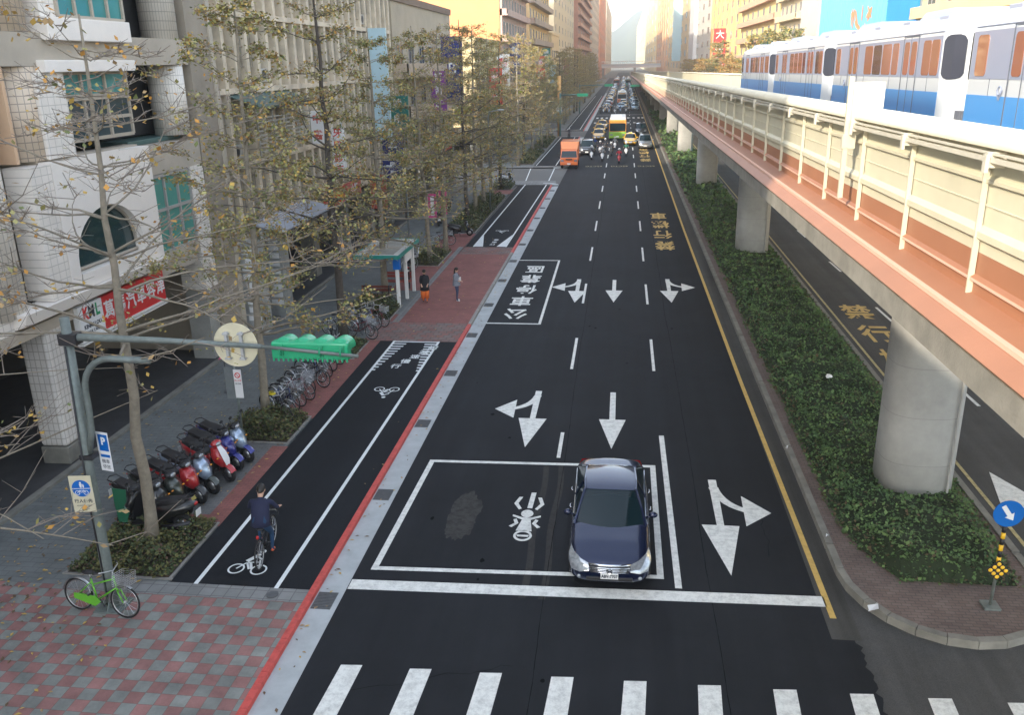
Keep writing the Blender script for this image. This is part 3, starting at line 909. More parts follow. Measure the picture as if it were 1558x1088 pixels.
    # roof units
    for (a, b_) in ((-4.9, -2.2), (2.0, 4.9)):
        mb = MB(); mb.loft([[(-.85,a,12.16),(.85,a,12.16),(.85,b_,12.16),(-.85,b_,12.16)], [(-.7,a+.25,12.42),(.7,a+.25,12.42),(.7,b_-.25,12.42),(-.7,b_-.25,12.42)]]); mb.build('roof_unit', t_roof, c)
    for s in (-1, 1):
        mb = MB(); mb.box(s*(hw-.004)-.012, s*(hw-.004)+.012, -hl+.85, hl-.85, 11.80, 11.815); mb.build('gutter_line', t_frame, c)
    for yy in (-4.9, -1.7, 1.4, 4.6):
        mb = MB(); mb.box(-1.0, -.45, yy-.35, yy+.35, 12.10, 12.22); mb.build('roof_hatch', t_roof, c, bevel=.02)
    mb = MB()
    for k in (-4.6, -3.6, 3.6, 4.6):
        for s in (-1, 1): mb.use(0, True).tube([(s*1.12, k, 9.30), (s*.85, k, 9.30)], .26, 14)
    mb.build('wheel', rubber, c)
metro_car(9.65, 23.15, 'nearest white and blue metro car, cut by the right edge of the view')
metro_car(23.55, 37.05, 'second white and blue metro car from the right edge')
metro_car(37.45, 50.95, 'third white and blue metro car from the right edge')
metro_car(51.35, 64.85, 'farthest white and blue metro car at the left end of the train')
# ------------------------------------------------------------ buildings
def wall_mat(name, c, var=.14): return mat(name, c, 0.85, var=var, scale=.5, bump=0.1, bscale=8)
w_glass = mat('window_glass', (0.05, 0.075, 0.085), 0.08, spec=0.9)
w_green = mat('green_glass', (0.05, 0.24, 0.23), 0.12, spec=0.9)
w_frame = mat('window_frame', (0.35, 0.34, 0.32), 0.5)
w_frame2 = mat('beige_frame', (0.42, 0.37, 0.30), 0.5)
ac_m = mat('air_conditioner', (0.45, 0.44, 0.40), 0.6, var=.15, scale=6)
dark_in = mat('shaded_interior', (0.03, 0.028, 0.027), 0.9, var=.3, scale=1)  # near-black base stands in for shade inside shops and the recess
WIN = {}
def window_me(w, h, gl, fr, n=2, key=None):
    """window in the YZ plane facing +X, centre at origin: frame 4 cm proud with glass set 3 cm in"""
    k = (w, h, gl.name, fr.name, n)
    if k in WIN: return WIN[k]
    mb = MB().use(0)
    t = .06
    mb.box(-.02, .05, -w/2, w/2, h/2-t, h/2); mb.box(-.02, .05, -w/2, w/2, -h/2, -h/2+t)
    for i in range(n+1):
        y = -w/2 + t/2 + (w-t)*i/n; mb.box(-.02, .046, y-t/2, y+t/2, -h/2+t, h/2-t)
    mb.box(-.02, .12, -w/2-.08, w/2+.08, -h/2-.09, -h/2-.001)
    mb.use(1).box(-.019, .012, -w/2+.01, w/2-.01, -h/2+.01, h/2-.01)
    me = mb.mesh('window', [fr, gl]); WIN[k] = me; return me
def ac_me():
    if 'ac' in WIN: return WIN['ac']
    mb = MB().use(0); mb.box(0, .35, -.4, .4, -.28, .28)
    mb.use(1).disc((.352, -.08, 0), 'x', .22, .01, 16)
    WIN['ac'] = mb.mesh('air_conditioner', [ac_m, dark_metal]); return WIN['ac']
def block(label, side, fx, y0, y1, h, depth, wm, fh=3.1, bays=4, ww=1.5, wh=1.3, gl=None, fr=None, balcony=None, bm=None, fins=None, cornice=None, z0=4.2, side_win=0, ac=0, cat='building', name='building', group=None, base=None):
    """street front at x=fx facing side (+1: towards +X); windows, balconies, air conditioners and cornice are parts"""
    gl = gl or w_glass; fr = fr or w_frame
    b = empty(name, (fx, (y0+y1)/2, 0)); tag(b, label, cat, group)
    L_ = y1-y0; xb = -side*depth
    mb = MB(); mb.box(min(0, xb), max(0, xb), -L_/2, L_/2, 0.0 if base is None else z0-.6, h); mb.build('wall', wm, b)
    mb = MB(); mb.box(min(.12*side, xb-.1*side), max(.12*side, xb-.1*side), -L_/2-.06, L_/2+.06, h+.002, h+.5); mb.build('parapet', cornice or wm, b)
    nf = int((h - z0 - .3)//fh)
    cnt = 0
    me = window_me(ww, wh, gl, fr)
    for f in range(nf):
        z = z0 + f*fh + fh*.52
        for k in range(bays):
            if cnt >= 96: break
            y = -L_/2 + L_*(k+.5)/bays
            if fins and (k % fins == 0) and False: continue
            o = bpy.data.objects.new('window', me); COL.objects.link(o); o.parent = b
            o.location = (.004*side, y, z); o.rotation_euler = (0, 0, 0 if side > 0 else math.pi); cnt += 1
            if ac and random.random() < ac:
                a = bpy.data.objects.new('air_conditioner', ac_me()); COL.objects.link(a); a.parent = b
                a.location = (.02*side, y + random.uniform(-.5, .5), z - wh/2 - .42); a.rotation_euler = (0, 0, 0 if side > 0 else math.pi)
        if balcony and (f % 1 == 0):
            mb = MB(); zz = z0 + f*fh
            a_, b2 = (0.003, 1.0) if side > 0 else (-1.0, -.003)
            mb.box(a_, b2, -L_/2+.1, L_/2-.1, zz-.1, zz+.06)
            mb.box(b2-.1 if side > 0 else a_, b2 if side > 0 else a_+.1, -L_/2+.1, L_/2-.1, zz+.06, zz+balcony)
            for e in (-L_/2+.1, L_/2-.2): mb.box(a_, b2, e, e+.1, zz+.062, zz+balcony-.004)
            mb.build('balcony', bm or wm, b)
    if side_win:
        ms = window_me(1.2, 1.1, gl, fr)
        for f in range(min(nf, 12)):
            for k in range(side_win):
                o = bpy.data.objects.new('window', ms); COL.objects.link(o); o.parent = b
                o.location = (-side*(2 + 3.2*k), -L_/2-.004, z0+f*fh+fh*.52); o.rotation_euler = (0, 0, -math.pi/2)
    if fins:
        for k in range(fins+1):
            y = -L_/2 + L_*k/fins
            mb = MB(); y = min(max(y, -L_/2+.16), L_/2-.16); mb.box(min(.003*side, .45*side), max(.003*side, .45*side), y-.15, y+.15, z0-.4, h-.002); mb.build('fin', bm or wm, b)
    return b
def arcade(b, fx, y0, y1, pm, n, cw=.75, z=4.0, xin=5.5, sm=None):
    """ground-floor arcade under a building made with base=True: columns, shop back wall; parts of building b"""
    yc = (y0+y1)/2
    for k in range(n+1):
        y = y0 + (y1-y0)*k/n - yc
        y = min(max(y, -(y1-y0)/2+cw/2+.01), (y1-y0)/2-cw/2-.01)
        mb = MB(); mb.box(-cw, -.02, y-cw/2, y+cw/2, 0.16, z-.6); mb.build('column', pm, b)
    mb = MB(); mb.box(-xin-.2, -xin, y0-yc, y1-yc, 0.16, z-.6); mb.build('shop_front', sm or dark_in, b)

# --- the white tiled corner building on the left (hand built)
tile_w = tile_mat('white_tile', (0.78, 0.735, 0.67), (0.82, 0.77, 0.71), (0.56, 0.53, 0.48), 0.28, 0.22, 'YZ', 0.014, 0.0, 0.5, 0.12)
tile_c = tile_mat('white_tile_round', (0.74, 0.69, 0.61), (0.79, 0.74, 0.66), (0.46, 0.43, 0.38), 0.16, 0.30, 'CYL', 0.014, 0.0, 0.5, 0.12)
tile_b = tile_mat('beige_tile_round', (0.66, 0.55, 0.42), (0.70, 0.58, 0.45), (0.36, 0.30, 0.25), 0.2, 0.2, 'CYL', 0.015, 0.0, 0.6, 0.12)
plas_w = mat('white_render', (0.82, 0.77, 0.71), 0.7, var=.06, scale=1.2)
plas_g = mat('grey_render', (0.43, 0.38, 0.31), 0.85, var=.15, scale=.8)
plas_o = mat('warm_light_render', (0.62, 0.42, 0.27), 0.8, var=.1, scale=1)  # orange tone stands in for warm light on the white facade
wbld = tag(empty('corner_building', (-15.7, 22, 0)), 'white tiled building with round columns and a dark arched window above the red sign', 'building')
def wp(mb, name, m, loc=None, **k):
    o = mb.build(name, m, **k); o.parent = wbld
    o.matrix_parent_inverse = Matrix.Translation((15.7, -22, 0))
    return o
F = -15.7
mb = MB(); mb.box(-30, F-3.4, -34, -12, 4.4, 24.3); mb.box(-30, F-3.4, -11.99, 31.6, 4.4, 32); wp(mb, 'wall', plas_g)          # recessed core; unseen upper storeys raised to shade the viaduct
mb = MB(); mb.box(F-.6, F, -34, 31.55, 11.15, 12.0); mb.box(-30, F-.6, -34, 31.5, 11.2, 11.4)
mb.box(F-.6, F, -34, 31.55, 17.6, 18.5); mb.box(-30, F-.6, -34, 31.5, 17.7, 17.9); mb.box(F-.6, F, -34, 31.55, 22, 23); wp(mb, 'floor_beam', plas_g)
def round_col(y, x, r, z0, z1, m):
    mb = MB().use(0, True); mb.tube([(0,0,z0),(0,0,z1)], r, 28)
    o = mb.build('column', m); o.parent = wbld; o.location = (x+15.7, y-22, 0); return o
round_col(30.93, F-.62, .62, 8.75, 11.14, tile_c); round_col(30.93, F-.62, .62, 12.01, 17.59, tile_c); round_col(30.93, F-.62, .62, 18.51, 22, tile_c)
# bay with the windows: piers, spandrels
def bay(y0, y1, zs_, x=F+.25, d=.9):
    for z0, z1 in zs_:
        mb = MB(); mb.box(x-d, x, y0, y1, z0, z1); wp(mb, 'spandrel', plas_w, bevel=.02)
bay(23.3, 27.5, [(11.82, 12.42), (13.6, 14.6), (15.9, 17.3), (18.7, 19.6)])
bay(22.9, 27.5, [(10.98, 11.30)])
mb = MB(); mb.box(F-1.1, F+.10, 22.6, 23.85, 8.7, 10.975); wp(mb, 'spandrel', tile_w, bevel=.02)
mb = MB(); mb.box(F-1.1, F+.08, 23.3, 24.02, 12.425, 13.6); wp(mb, 'spandrel', tile_w)
round_col(22.6, F-.95, .95, 8.7, 11.14, tile_b); round_col(22.5, F-.95, .95, 12.01, 17.5, tile_b)
mb = MB(); mb.box(F-.9, F-.02, 21.38, 21.5, 8.7, 11.14); mb.box(F-.9, F-.02, 21.38, 21.5, 12.01, 17.5); wp(mb, 'warm_light_strip', plas_o)  # soft warm light on the facade, painted as a narrow strip
round_col(20.1, F-1.0, 1.15, 4.9, 11.14, tile_c); round_col(20.1, F-1.0, 1.15, 12.01, 17.5, tile_c)
def gwin(y0, y1, z0, z1, x, n, gl, fr=w_frame2, nm='window', mull=.09, tr=()):
    mb = MB().use(0)
    for i in range(n+1):
        y = y0 + (y1-y0)*i/n; mb.box(x-.05, x+.06, y-mull/2, y+mull/2, z0, z1)
    mb.box(x-.05, x+.055, y0, y1, z0-.05, z0+.05); mb.box(x-.05, x+.055, y0, y1, z1-.05, z1+.05)
    for t_ in tr: mb.box(x-.05, x+.052, y0, y1, t_-.05, t_+.05)
    o = wp(mb, nm + '_frame' if nm != 'window' else 'window', fr)
    mb = MB(); mb.box(x-.04, x-.01, y0+.01, y1-.01, z0+.01, z1-.01)
    p = mb.build('pane', gl); p.parent = o; p.matrix_parent_inverse = Matrix.Identity(4)
    return o
gwin(24.05, 27.4, 12.46, 13.58, F+.1, 4, w_green)
gwin(24.05, 27.4, 14.62, 15.9, F+.1, 4, w_green)
gwin(23.9, 27.6, 10.3, 10.95, F-.25, 3, w_green)
gwin(23.9, 27.6, 9.05, 10.22, F-.25, 3, w_glass, tr=(9.62,))
mb = MB(); mb.box(F-1.6, F-1.4, 27.6, 31.5, 8.8, 11.14); mb.box(F-1.6, F-1.4, 27.6, 31.5, 12.01, 17.5); wp(mb, 'recess_wall', dark_in)  # shade of the recess put into a near-black wall colour
mb = MB(); mb.box(F-3.2, F-.55, 27.7, 31.3, 8.58, 8.74); wp(mb, 'green_ledge', mat('green_metal', (0.06, 0.12, 0.11), .5), bevel=.02)
# first-floor arched bay
mb = MB(); n = 20
zc, rz_, ry_ = 5.75, 1.42, 1.78; yc = 24.55
outer = [(22.75, 5.0), (27.25, 5.0), (27.25, 8.6), (22.75, 8.6)]
# wall with arched opening built as strips
arch = [(yc + ry_*math.cos(R(a)), zc + rz_*math.sin(R(a))) for a in range(0, 181, 9)]
vs = []; fs = []
for x in (F+.3, F-.1):
    o = len(vs)
    for (y, z) in arch: vs.append((x, y, z))
    for (y, z) in arch: vs.append((x, y, 8.65))
    k = len(arch)
    for i in range(k-1): fs.append((o+i, o+i+1, o+k+i+1, o+k+i))
k = len(arch)
for i in range(k-1): fs.append((i, i+1, 2*k+i+1, 2*k+i))
mb.add(vs, fs)
mb.box(F-.1, F+.3, 22.3, yc-ry_, 5.0, 8.65); mb.box(F-.1, F+.3, yc+ry_, 27.45, 5.0, 8.65); mb.box(F-.1, F+.3, yc-ry_, yc+ry_, 5.0, 5.42)
wp(mb, 'arch_wall', plas_w)
mb = MB(); mb.prism([(y, z) for y, z in arch] + [(yc-ry_, 5.43), (yc+ry_, 5.43)], 'x', F-.06, F-.02); ap = wp(mb, 'arched_window', mat('teal_dark_glass', (0.012, 0.045, 0.05), .1, spec=.9))
mb = MB()
path = [(F+.02, y, z) for y, z in arch]; mb.tube(path, .06, 6); mb.tube([(F+.02, yc-ry_, 5.5), (F+.02, yc+ry_, 5.5)], .05, 6)
q = wp(mb, 'arch_frame', w_frame2)
mb = MB(); mb.box(F-.6, F-.12, 22.3, 27.5, 4.9, 8.7); wp(mb, 'inner_wall', plas_g)
# sloping white fascia below, grey soffit
mb = MB(); mb.loft([[(F+.32, 20.0, 4.66), (F+.32, 27.5, 4.66), (F-.3, 27.5, 4.50), (F-.3, 20.0, 4.50)], [(F+.42, 20.0, 4.98), (F+.42, 27.5, 4.98), (F-.3, 27.5, 4.98), (F-.3, 20.0, 4.98)]]); wp(mb, 'fascia', plas_w)
mb = MB(); mb.box(F-.25, F+.05, -34, 30.2, 4.2, 4.49); wp(mb, 'fascia_beam', plas_g)
# louvred tiled panel left of the arch
mb = MB(); mb.box(F-.5, F+.28, 21.4, 22.28, 5.0, 8.6); wp(mb, 'tiled_panel', tile_w)
# right-hand green window and end pier
gwin(27.75, 30.5, 4.95, 7.55, F-.05, 3, mat('pale_green_glass', (0.09, 0.30, 0.25), .15, spec=.8), w_frame, tr=(6.4,))
mb = MB(); mb.box(F-.9, F+.02, 27.5, 31.55, 7.62, 8.57); wp(mb, 'wall_band', plas_g)
mb = MB(); mb.box(F-.9, F+.06, 30.55, 31.5, 3.0, 7.62); wp(mb, 'end_pier', tile_w)
mb = MB(); mb.box(F-.9, F+.04, 27.5, 30.54, 4.5, 4.9); wp(mb, 'wall_band', plas_g)
# square tiled column at the pavement, dark arcade behind
tile_sq = tile_mat('column_tile', (0.66, 0.63, 0.60), (0.70, 0.67, 0.63), (0.42, 0.39, 0.35), 0.16, 0.24, 'SUM', 0.014, 0.0, 0.5, 0.15)
mb = MB(); mb.box(-16.55, -15.72, 21.15, 22.05, 0.7, 4.19); wp(mb, 'column', tile_sq, bevel=.1)
mb = MB(); mb.box(-16.56, -15.71, 21.14, 22.06, 0.16, .69); wp(mb, 'column_plinth', conc_d, bevel=.03)
mb = MB(); mb.box(-16.6, -15.75, 30.7, 31.5, 0.16, 4.19); wp(mb, 'column', conc)
mb = MB(); mb.box(-16.7, -15.75, 9.5, 10.5, 0.16, 4.19); wp(mb, 'column', tile_sq)
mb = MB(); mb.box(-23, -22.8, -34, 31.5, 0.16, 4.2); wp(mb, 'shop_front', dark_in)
mb = MB(); mb.box(-30, F, -34, 20.0, 4.5, 11.1); mb.box(-30, F, -34, 20.0, 12.02, 17.5); wp(mb, 'wall', tile_w)
# grey party wall / concrete shaft
sh = tag(empty('concrete_shaft', (-16.4, 32.65, 0)), 'tall bare grey concrete shaft between the white tiled building and the finned old block', 'building')
mb = MB(); mb.box(-6, .72, -.98, .98, 0.1, 31); mb.build('wall', mat('shaft_concrete', (0.31, 0.27, 0.215), .9, var=.15, scale=.7, bump=.2), sh)  # upper part, out of view, raised with the core for its shadow
mb = MB(); mb.box(.10, .78, .72, 1.0, 0.1, 22); mb.build('pilaster', mat('pilaster_concrete', (0.46, 0.41, 0.33), .9, var=.2, scale=1), sh)

# --- the old finned grey block with awnings
old_w = mat('old_stucco', (0.37, 0.32, 0.24), .95, var=.32, scale=.9, bump=.3)
fin_m = mat('old_fin', (0.60, 0.52, 0.40), .9, var=.3, scale=1.3)
random.seed(21)
old = block('old grey stucco block with many vertical fins and barred windows behind the first trees', 1, -16.3, 33.8, 61.5, 22.6, 12, old_w, 3.0, 12, 1.35, 1.5, fins=24, bm=fin_m, ac=.3, z0=4.3, base=True, name='old_block')  # roof height, above the view, raised to keep the piers shaded
for f in range(6):
    mb = MB(); z = 4.0 + 3.0*f; mb.box(.003, .48, -13.8, 13.8, z, z+.22); mb.build('floor_band', fin_m, old)
arcade(old, -16.3, 33.8, 61.5, conc_d, 5, .8, 4.6)
# window grilles
mb0 = MB()
for k in range(8): mb0.box(.30, .325, -.75+k*.214-.012, -.75+k*.214+.012, -.8, .8)
for z in (-.8, 0, .78): mb0.box(.28, .34, -.8, .8, z-.012, z+.012)
grm = mb0.mesh('grille', [mat('grille_metal', (.30, .27, .22), .6)])
random.seed(4)
for f in range(5):
    for k in range(12):
        if random.random() < .5:
            o = bpy.data.objects.new('window_grille', grm); COL.objects.link(o); o.parent = old
            o.location = (0, -13.85 + 27.7*(k+.5)/12, 4.3 + 3*f + 1.56)
def awning(name, label, y0, y1, z, m, out=1.3, drop=.5, x=-16.2, legs=False):
    a = tag(empty(name, (x, (y0+y1)/2, z)), label, 'awning')
    L_ = (y1-y0)/2
    mb = MB(); mb.loft([[(0,-L_,0),(0,L_,0),(0,L_,.06),(0,-L_,.06)], [(out,-L_,-drop),(out,L_,-drop),(out,L_,-drop+.06),(out,-L_,-drop+.06)]]); mb.build('roof_sheet', m, a)
    mb = MB()
    for y in (-L_+.1, 0, L_-.1): mb.tube([(0, y, -.8), (out-.1, y, -drop-.02)], .025, 6)
    mb.tube([(out-.05, -L_, -drop-.05), (out-.05, L_, -drop-.05)], .03, 6); mb.build('bracket', dark_metal, a)
    return a
ga = awning('awning', 'dark green corrugated awning jutting from the first floor of the old finned block', 35.0, 41.5, 10.0, mat('green_sheet', (0.05, 0.10, 0.09), .6, var=.2, scale=4), 1.6, .55)
mb = MB()
for k in range(9): mb.box(1.35, 1.38, -3.1, 3.1, -1.0-k*.17, -.94-k*.17)
for y in (-3.1, -1.5, 0, 1.5, 3.1): mb.box(1.36, 1.40, y-.02, y+.02, -2.5, -.6)
mb.build('balcony_rail', mat('rail_metal', (.33,.32,.28), .5), ga)
ba = awning('awning', 'pale blue and white folded awning over the shop arcade of the old block', 35.5, 42.5, 4.6, mat('pale_blue_sheet', (0.40, 0.43, 0.50), .5, var=.2, scale=2), 1.5, .35, x=-15.9)

# --- more blocks along the left side
random.seed(33)
B = wall_mat
bl = block('low cream block with a brown overhanging roof edge beyond the finned building', 1, -15.9, 62.2, 83.5, 15.2, 12, B('cream_wall', (0.42, 0.36, 0.27)), 2.9, 6, 1.7, 1.4, balcony=.9, bm=B('cream_balcony', (0.50, 0.40, 0.30)), ac=.5, z0=4.4, base=True, cornice=B('brown_edge', (0.20, 0.14, 0.10)))
arcade(bl, -15.9, 62.2, 83.5, conc_d, 4, .8, 4.4)
bl = block('yellowish low block on the far corner of the side street', 1, -15.9, 97, 115.8, 13.2, 12, B('yellowish_wall', (0.55, 0.45, 0.26)), 2.9, 5, 1.8, 1.4, balcony=.9, ac=.4, z0=4.4, base=True)
arcade(bl, -15.9, 97, 115.8, conc, 4, .8, 4.4)
bl = block('tall block with a blank orange side wall and a pinkish front', 1, -15.7, 116, 145, 26, 20, B('orange_wall', (0.62, 0.27, 0.12), .06), 3.1, 9, 1.4, 1.5, balcony=.7, bm=B('pink_front', (0.45, 0.32, 0.27)), z0=4.4, base=True)
mb = MB(); mb.box(.003, .30, -14.4, 14.4, 4.0, 25.9); mb.build('front_skin', B('pink_front', (0.45, 0.32, 0.27)), bl)
for o in kids(bl):
    if o.name.startswith('window'): o.location.x = .302
arcade(bl, -15.7, 116, 145, conc, 5, .8, 4.4)
bl = block('pale yellow tower with a large blank side wall', 1, -15.7, 152, 192, 38, 22, B('pale_yellow_wall', (0.66, 0.52, 0.28), .06), 3.2, 8, 1.8, 1.5, balcony=.8, bm=B('tan_front', (0.36, 0.30, 0.24)), z0=4.4)
bl = block('small yellow house standing in front of the cream tower', 1, -15.2, 193, 214, 16.5, 14, B('house_yellow', (0.62, 0.50, 0.30)), 3.3, 4, 2.2, 1.4, z0=4.4, side_win=2)
bl = block('cream tower with a grey vertical edge', 1, -16.5, 216, 300, 52, 24, B('cream_tower_wall', (0.60, 0.53, 0.38), .06), 3.2, 7, 1.6, 1.5, gl=w_glass, z0=4.4, side_win=3)
bl = block('brick brown balcony tower', 1, -15.7, 310, 420, 62, 30, B('brick_brown', (0.42, 0.22, 0.15)), 3.6, 6, 3, 1.6, balcony=1.1, bm=B('brown_balcony', (0.52, 0.30, 0.20)), z0=4.4)
bl = block('white tower with rows of small dark windows', 1, -15.7, 430, 560, 56, 30, B('white_tower_wall', (0.58, 0.54, 0.50)), 4.2, 9, 3.4, 2.2, z0=6, side_win=3)
bl = block('slim orange tower near the vanishing point, left side', 1, -15.7, 580, 760, 62, 30, B('far_orange', (0.60, 0.30, 0.18)), 6, 6, 5, 3, z0=6)
bl = block('farthest pale block at the end of the left row', 1, -15.7, 790, 1100, 60, 30, B('far_pale', (0.55, 0.45, 0.36)), 7, 6, 8, 3.4, z0=6)

# --- right side of the boulevard
FXR = 25.0
bl = block('pale yellow block behind the train at the right edge', -1, FXR, 30, 83, 24, 20, B('right_yellow', (0.66, 0.52, 0.27), .06), 3.2, 11, 2, 1.5, balcony=.8, z0=4.4)
random.seed(8)
bld = block('building wrapped in bright blue hoardings with an orange flower picture', -1, FXR, 83.5, 123.5, 26, 20, B('hoarding_back', (0.25, 0.3, 0.32)), 3.2, 4, 1.4, 1.2, z0=22)
mb = MB(); mb.box(-.22, -.05, -10.5, 19.8, 5, 25.5)
for k in range(31): mb.box(-.25, -.221, -10.5+k, -10.46+k, 5, 25.5)
hb = mb.build('light_blue_hoarding', mat('hoarding_cyan', (0.14, 0.42, 0.55), .5, var=.06, scale=.4), bld)
mb = MB(); mb.box(-.22, -.05, -19.9, -10.6, 5, 25.5); mb.build('deep_blue_hoarding', mat('hoarding_blue', (0.02, 0.25, 0.62), .5, var=.06, scale=.4), bld)
mb = MB(); random.seed(2)
for k in range(16):
    cy, cz = random.uniform(-6, 3), 14.2 + random.uniform(-1.1, 1.3); a = random.uniform(0, 3.14); r1, r2 = random.uniform(.7, 1.5), random.uniform(.12, .3)
    mb.poly([(0, 0)], 0) if False else mb.add([(-.258 - k*.001, cy + r1*math.cos(t)*math.cos(a) - r2*math.sin(t)*math.sin(a), cz + r1*math.cos(t)*math.sin(a)*.6 + r2*math.sin(t)*math.cos(a)) for t in [2*math.pi*i/12 for i in range(12)]], [tuple(range(12))])
mb.build('orange_painting', mat('petal_orange', (0.75, 0.25, 0.12), .6), hb)
bl = block('grey windowless slab building beside the blue hoardings', -1, FXR - .3, 124, 136, 30, 20, B('slab_grey', (0.42, 0.41, 0.38), .05), 3.2, 0, z0=26)
bl = block('cream block covered with air conditioners beside the grey slab', -1, FXR, 136.5, 155, 30, 20, B('ac_cream', (0.52, 0.43, 0.29)), 3.0, 5, 1.5, 1.3, ac=.9, balcony=.7, z0=4.4)
bl = block('bright yellow apartment block with salmon balconies right of the park trees', -1, FXR, 156, 206, 34, 22, B('bright_yellow', (0.72, 0.55, 0.25)), 3.2, 7, 2.2, 1.5, balcony=.9, bm=B('salmon', (0.55, 0.35, 0.24)), z0=4.4, ac=.4)
bl = block('yellow tower with tall orange piers', -1, FXR, 208, 272, 44, 22, B('yellow_tower', (0.70, 0.52, 0.24)), 3.4, 6, 3, 1.6, fins=6, bm=B('orange_pier', (0.68, 0.42, 0.18)), z0=4.4)
bl = block('pale office tower with a white slab side and dark louvres', -1, FXR, 276, 372, 52, 22, B('pale_office', (0.60, 0.56, 0.50)), 3.8, 5, 6, 1.7, z0=6)
mb = MB(); mb.box(-1.2, -.01, 5, 26, 1, 50); mb.build('white_slab', mat('slab_white', (.66, .66, .66), .6), bl)
bl = block('buff tower with a brown crown on the right side', -1, FXR, 376, 540, 74, 24, B('buff_tower', (0.66, 0.52, 0.30)), 5, 6, 7, 2.4, z0=6)
bl = block('orange brown tower with a blue vertical banner', -1, FXR, 545, 720, 80, 24, B('brown_tower', (0.60, 0.36, 0.20)), 6, 6, 8, 3, fins=5, bm=B('tower_fin', (.66,.45,.25)), z0=6)
bl = block('yellow mid-height block in the distance on the right', -1, FXR, 740, 1150, 72, 24, B('far_yellow', (0.68, 0.55, 0.30)), 8, 5, 18, 4, z0=8)
bl = block('farthest low yellow block before the mountain', -1, FXR, 1180, 2000, 78, 24, B('farthest_yellow', (0.66, 0.56, 0.34)), 12, 5, 30, 5, z0=8)

# mountain at the end of the street
mb = MB(); N = 60; rows = []
for j, (yy, hh) in enumerate(((2200, 0), (2350, .5), (2600, 1.0), (2860, .7))):
    ring = []
    for i in range(N+1):
        x = -300 + 600*i/N
        h = 125*math.exp(-((x-70)/95)**2) + 70*math.exp(-((x+90)/120)**2) + 60*math.exp(-((x-240)/90)**2)
        ring.append((x, yy, -2 + hh*h*(1 + .25*noise.noise(Vector((x/40, j*1.3, 0))))))
    rows.append(ring)
mb.use(0, True).loft(rows, closed=False, caps=False)
struct(mb.build('mountain', mat('mountain_forest', (0.04, 0.07, 0.06), .95, var=.4, scale=.01), recalc=True))

# pedestrian overpass far up the street
ov = tag(empty('pedestrian_overpass', (2, 640, 0)), 'pale pedestrian overpass crossing the whole street near the vanishing point', 'footbridge')
mb = MB(); mb.box(-19, 26, -1.6, 1.6, 6.4, 7.6); mb.build('deck', mat('overpass_white', (.66, .67, .66), .6), ov)
mb = MB(); mb.box(-19, 26, -1.6, -1.5, 7.602, 9.0); mb.build('railing', mat('overpass_rail', (.5, .56, .58), .5), ov)
mb = MB(); mb.box(-19, 26, -1.9, 1.9, 10.4, 10.8)
for k in range(16): mb.box(-18.5+k*2.9, -18.3+k*2.9, -1.45, -1.3, 7.61, 10.39)
mb.build('roof', white_pl, ov)
for x in (-16.5, 5.2, 24):
    mb = MB(); mb.box(x-.8, x+.8, -1, 1, 0, 6.39); mb.build('pier', conc, ov)
# ------------------------------------------------------------ vegetation
bark = mat('kapok_bark', (0.25, 0.22, 0.17), .95, var=.3, scale=6, bump=.6, bscale=25)
bark_d = mat('dark_bark', (0.085, 0.072, 0.06), .95, var=.3, scale=5, bump=.6, bscale=25)
twig_m = mat('twig_bark', (0.26, 0.22, 0.18), .95)
LEAF = [mat('leaf_olive', (0.29, 0.265, 0.085), .7), mat('leaf_gold', (0.50, 0.33, 0.075), .7), mat('leaf_brown', (0.36, 0.24, 0.11), .8),
        mat('leaf_green', (0.15, 0.18, 0.06), .7), mat('leaf_pale', (0.36, 0.33, 0.13), .7), mat('leaf_orange', (0.50, 0.25, 0.05), .7)]
def leaf(mb, p, s, rng, droop=.5):
    a = rng.uniform(0, 2*math.pi); e = rng.uniform(-1.2, .5) if droop else rng.uniform(-.6, 1.0)
    d = Vector((math.cos(a)*math.cos(e), math.sin(a)*math.cos(e), math.sin(e)))
    w = d.cross(Vector((rng.uniform(-.6,.6), rng.uniform(-.6,.6), 1))).normalized()
    p = Vector(p); l = s*rng.uniform(.7, 1.3); h = l*.36
    m_ = p + d*l*.55
    mb.add([p, m_ + w*h, p + d*l, m_ - w*h], [(0,1,2,3)])
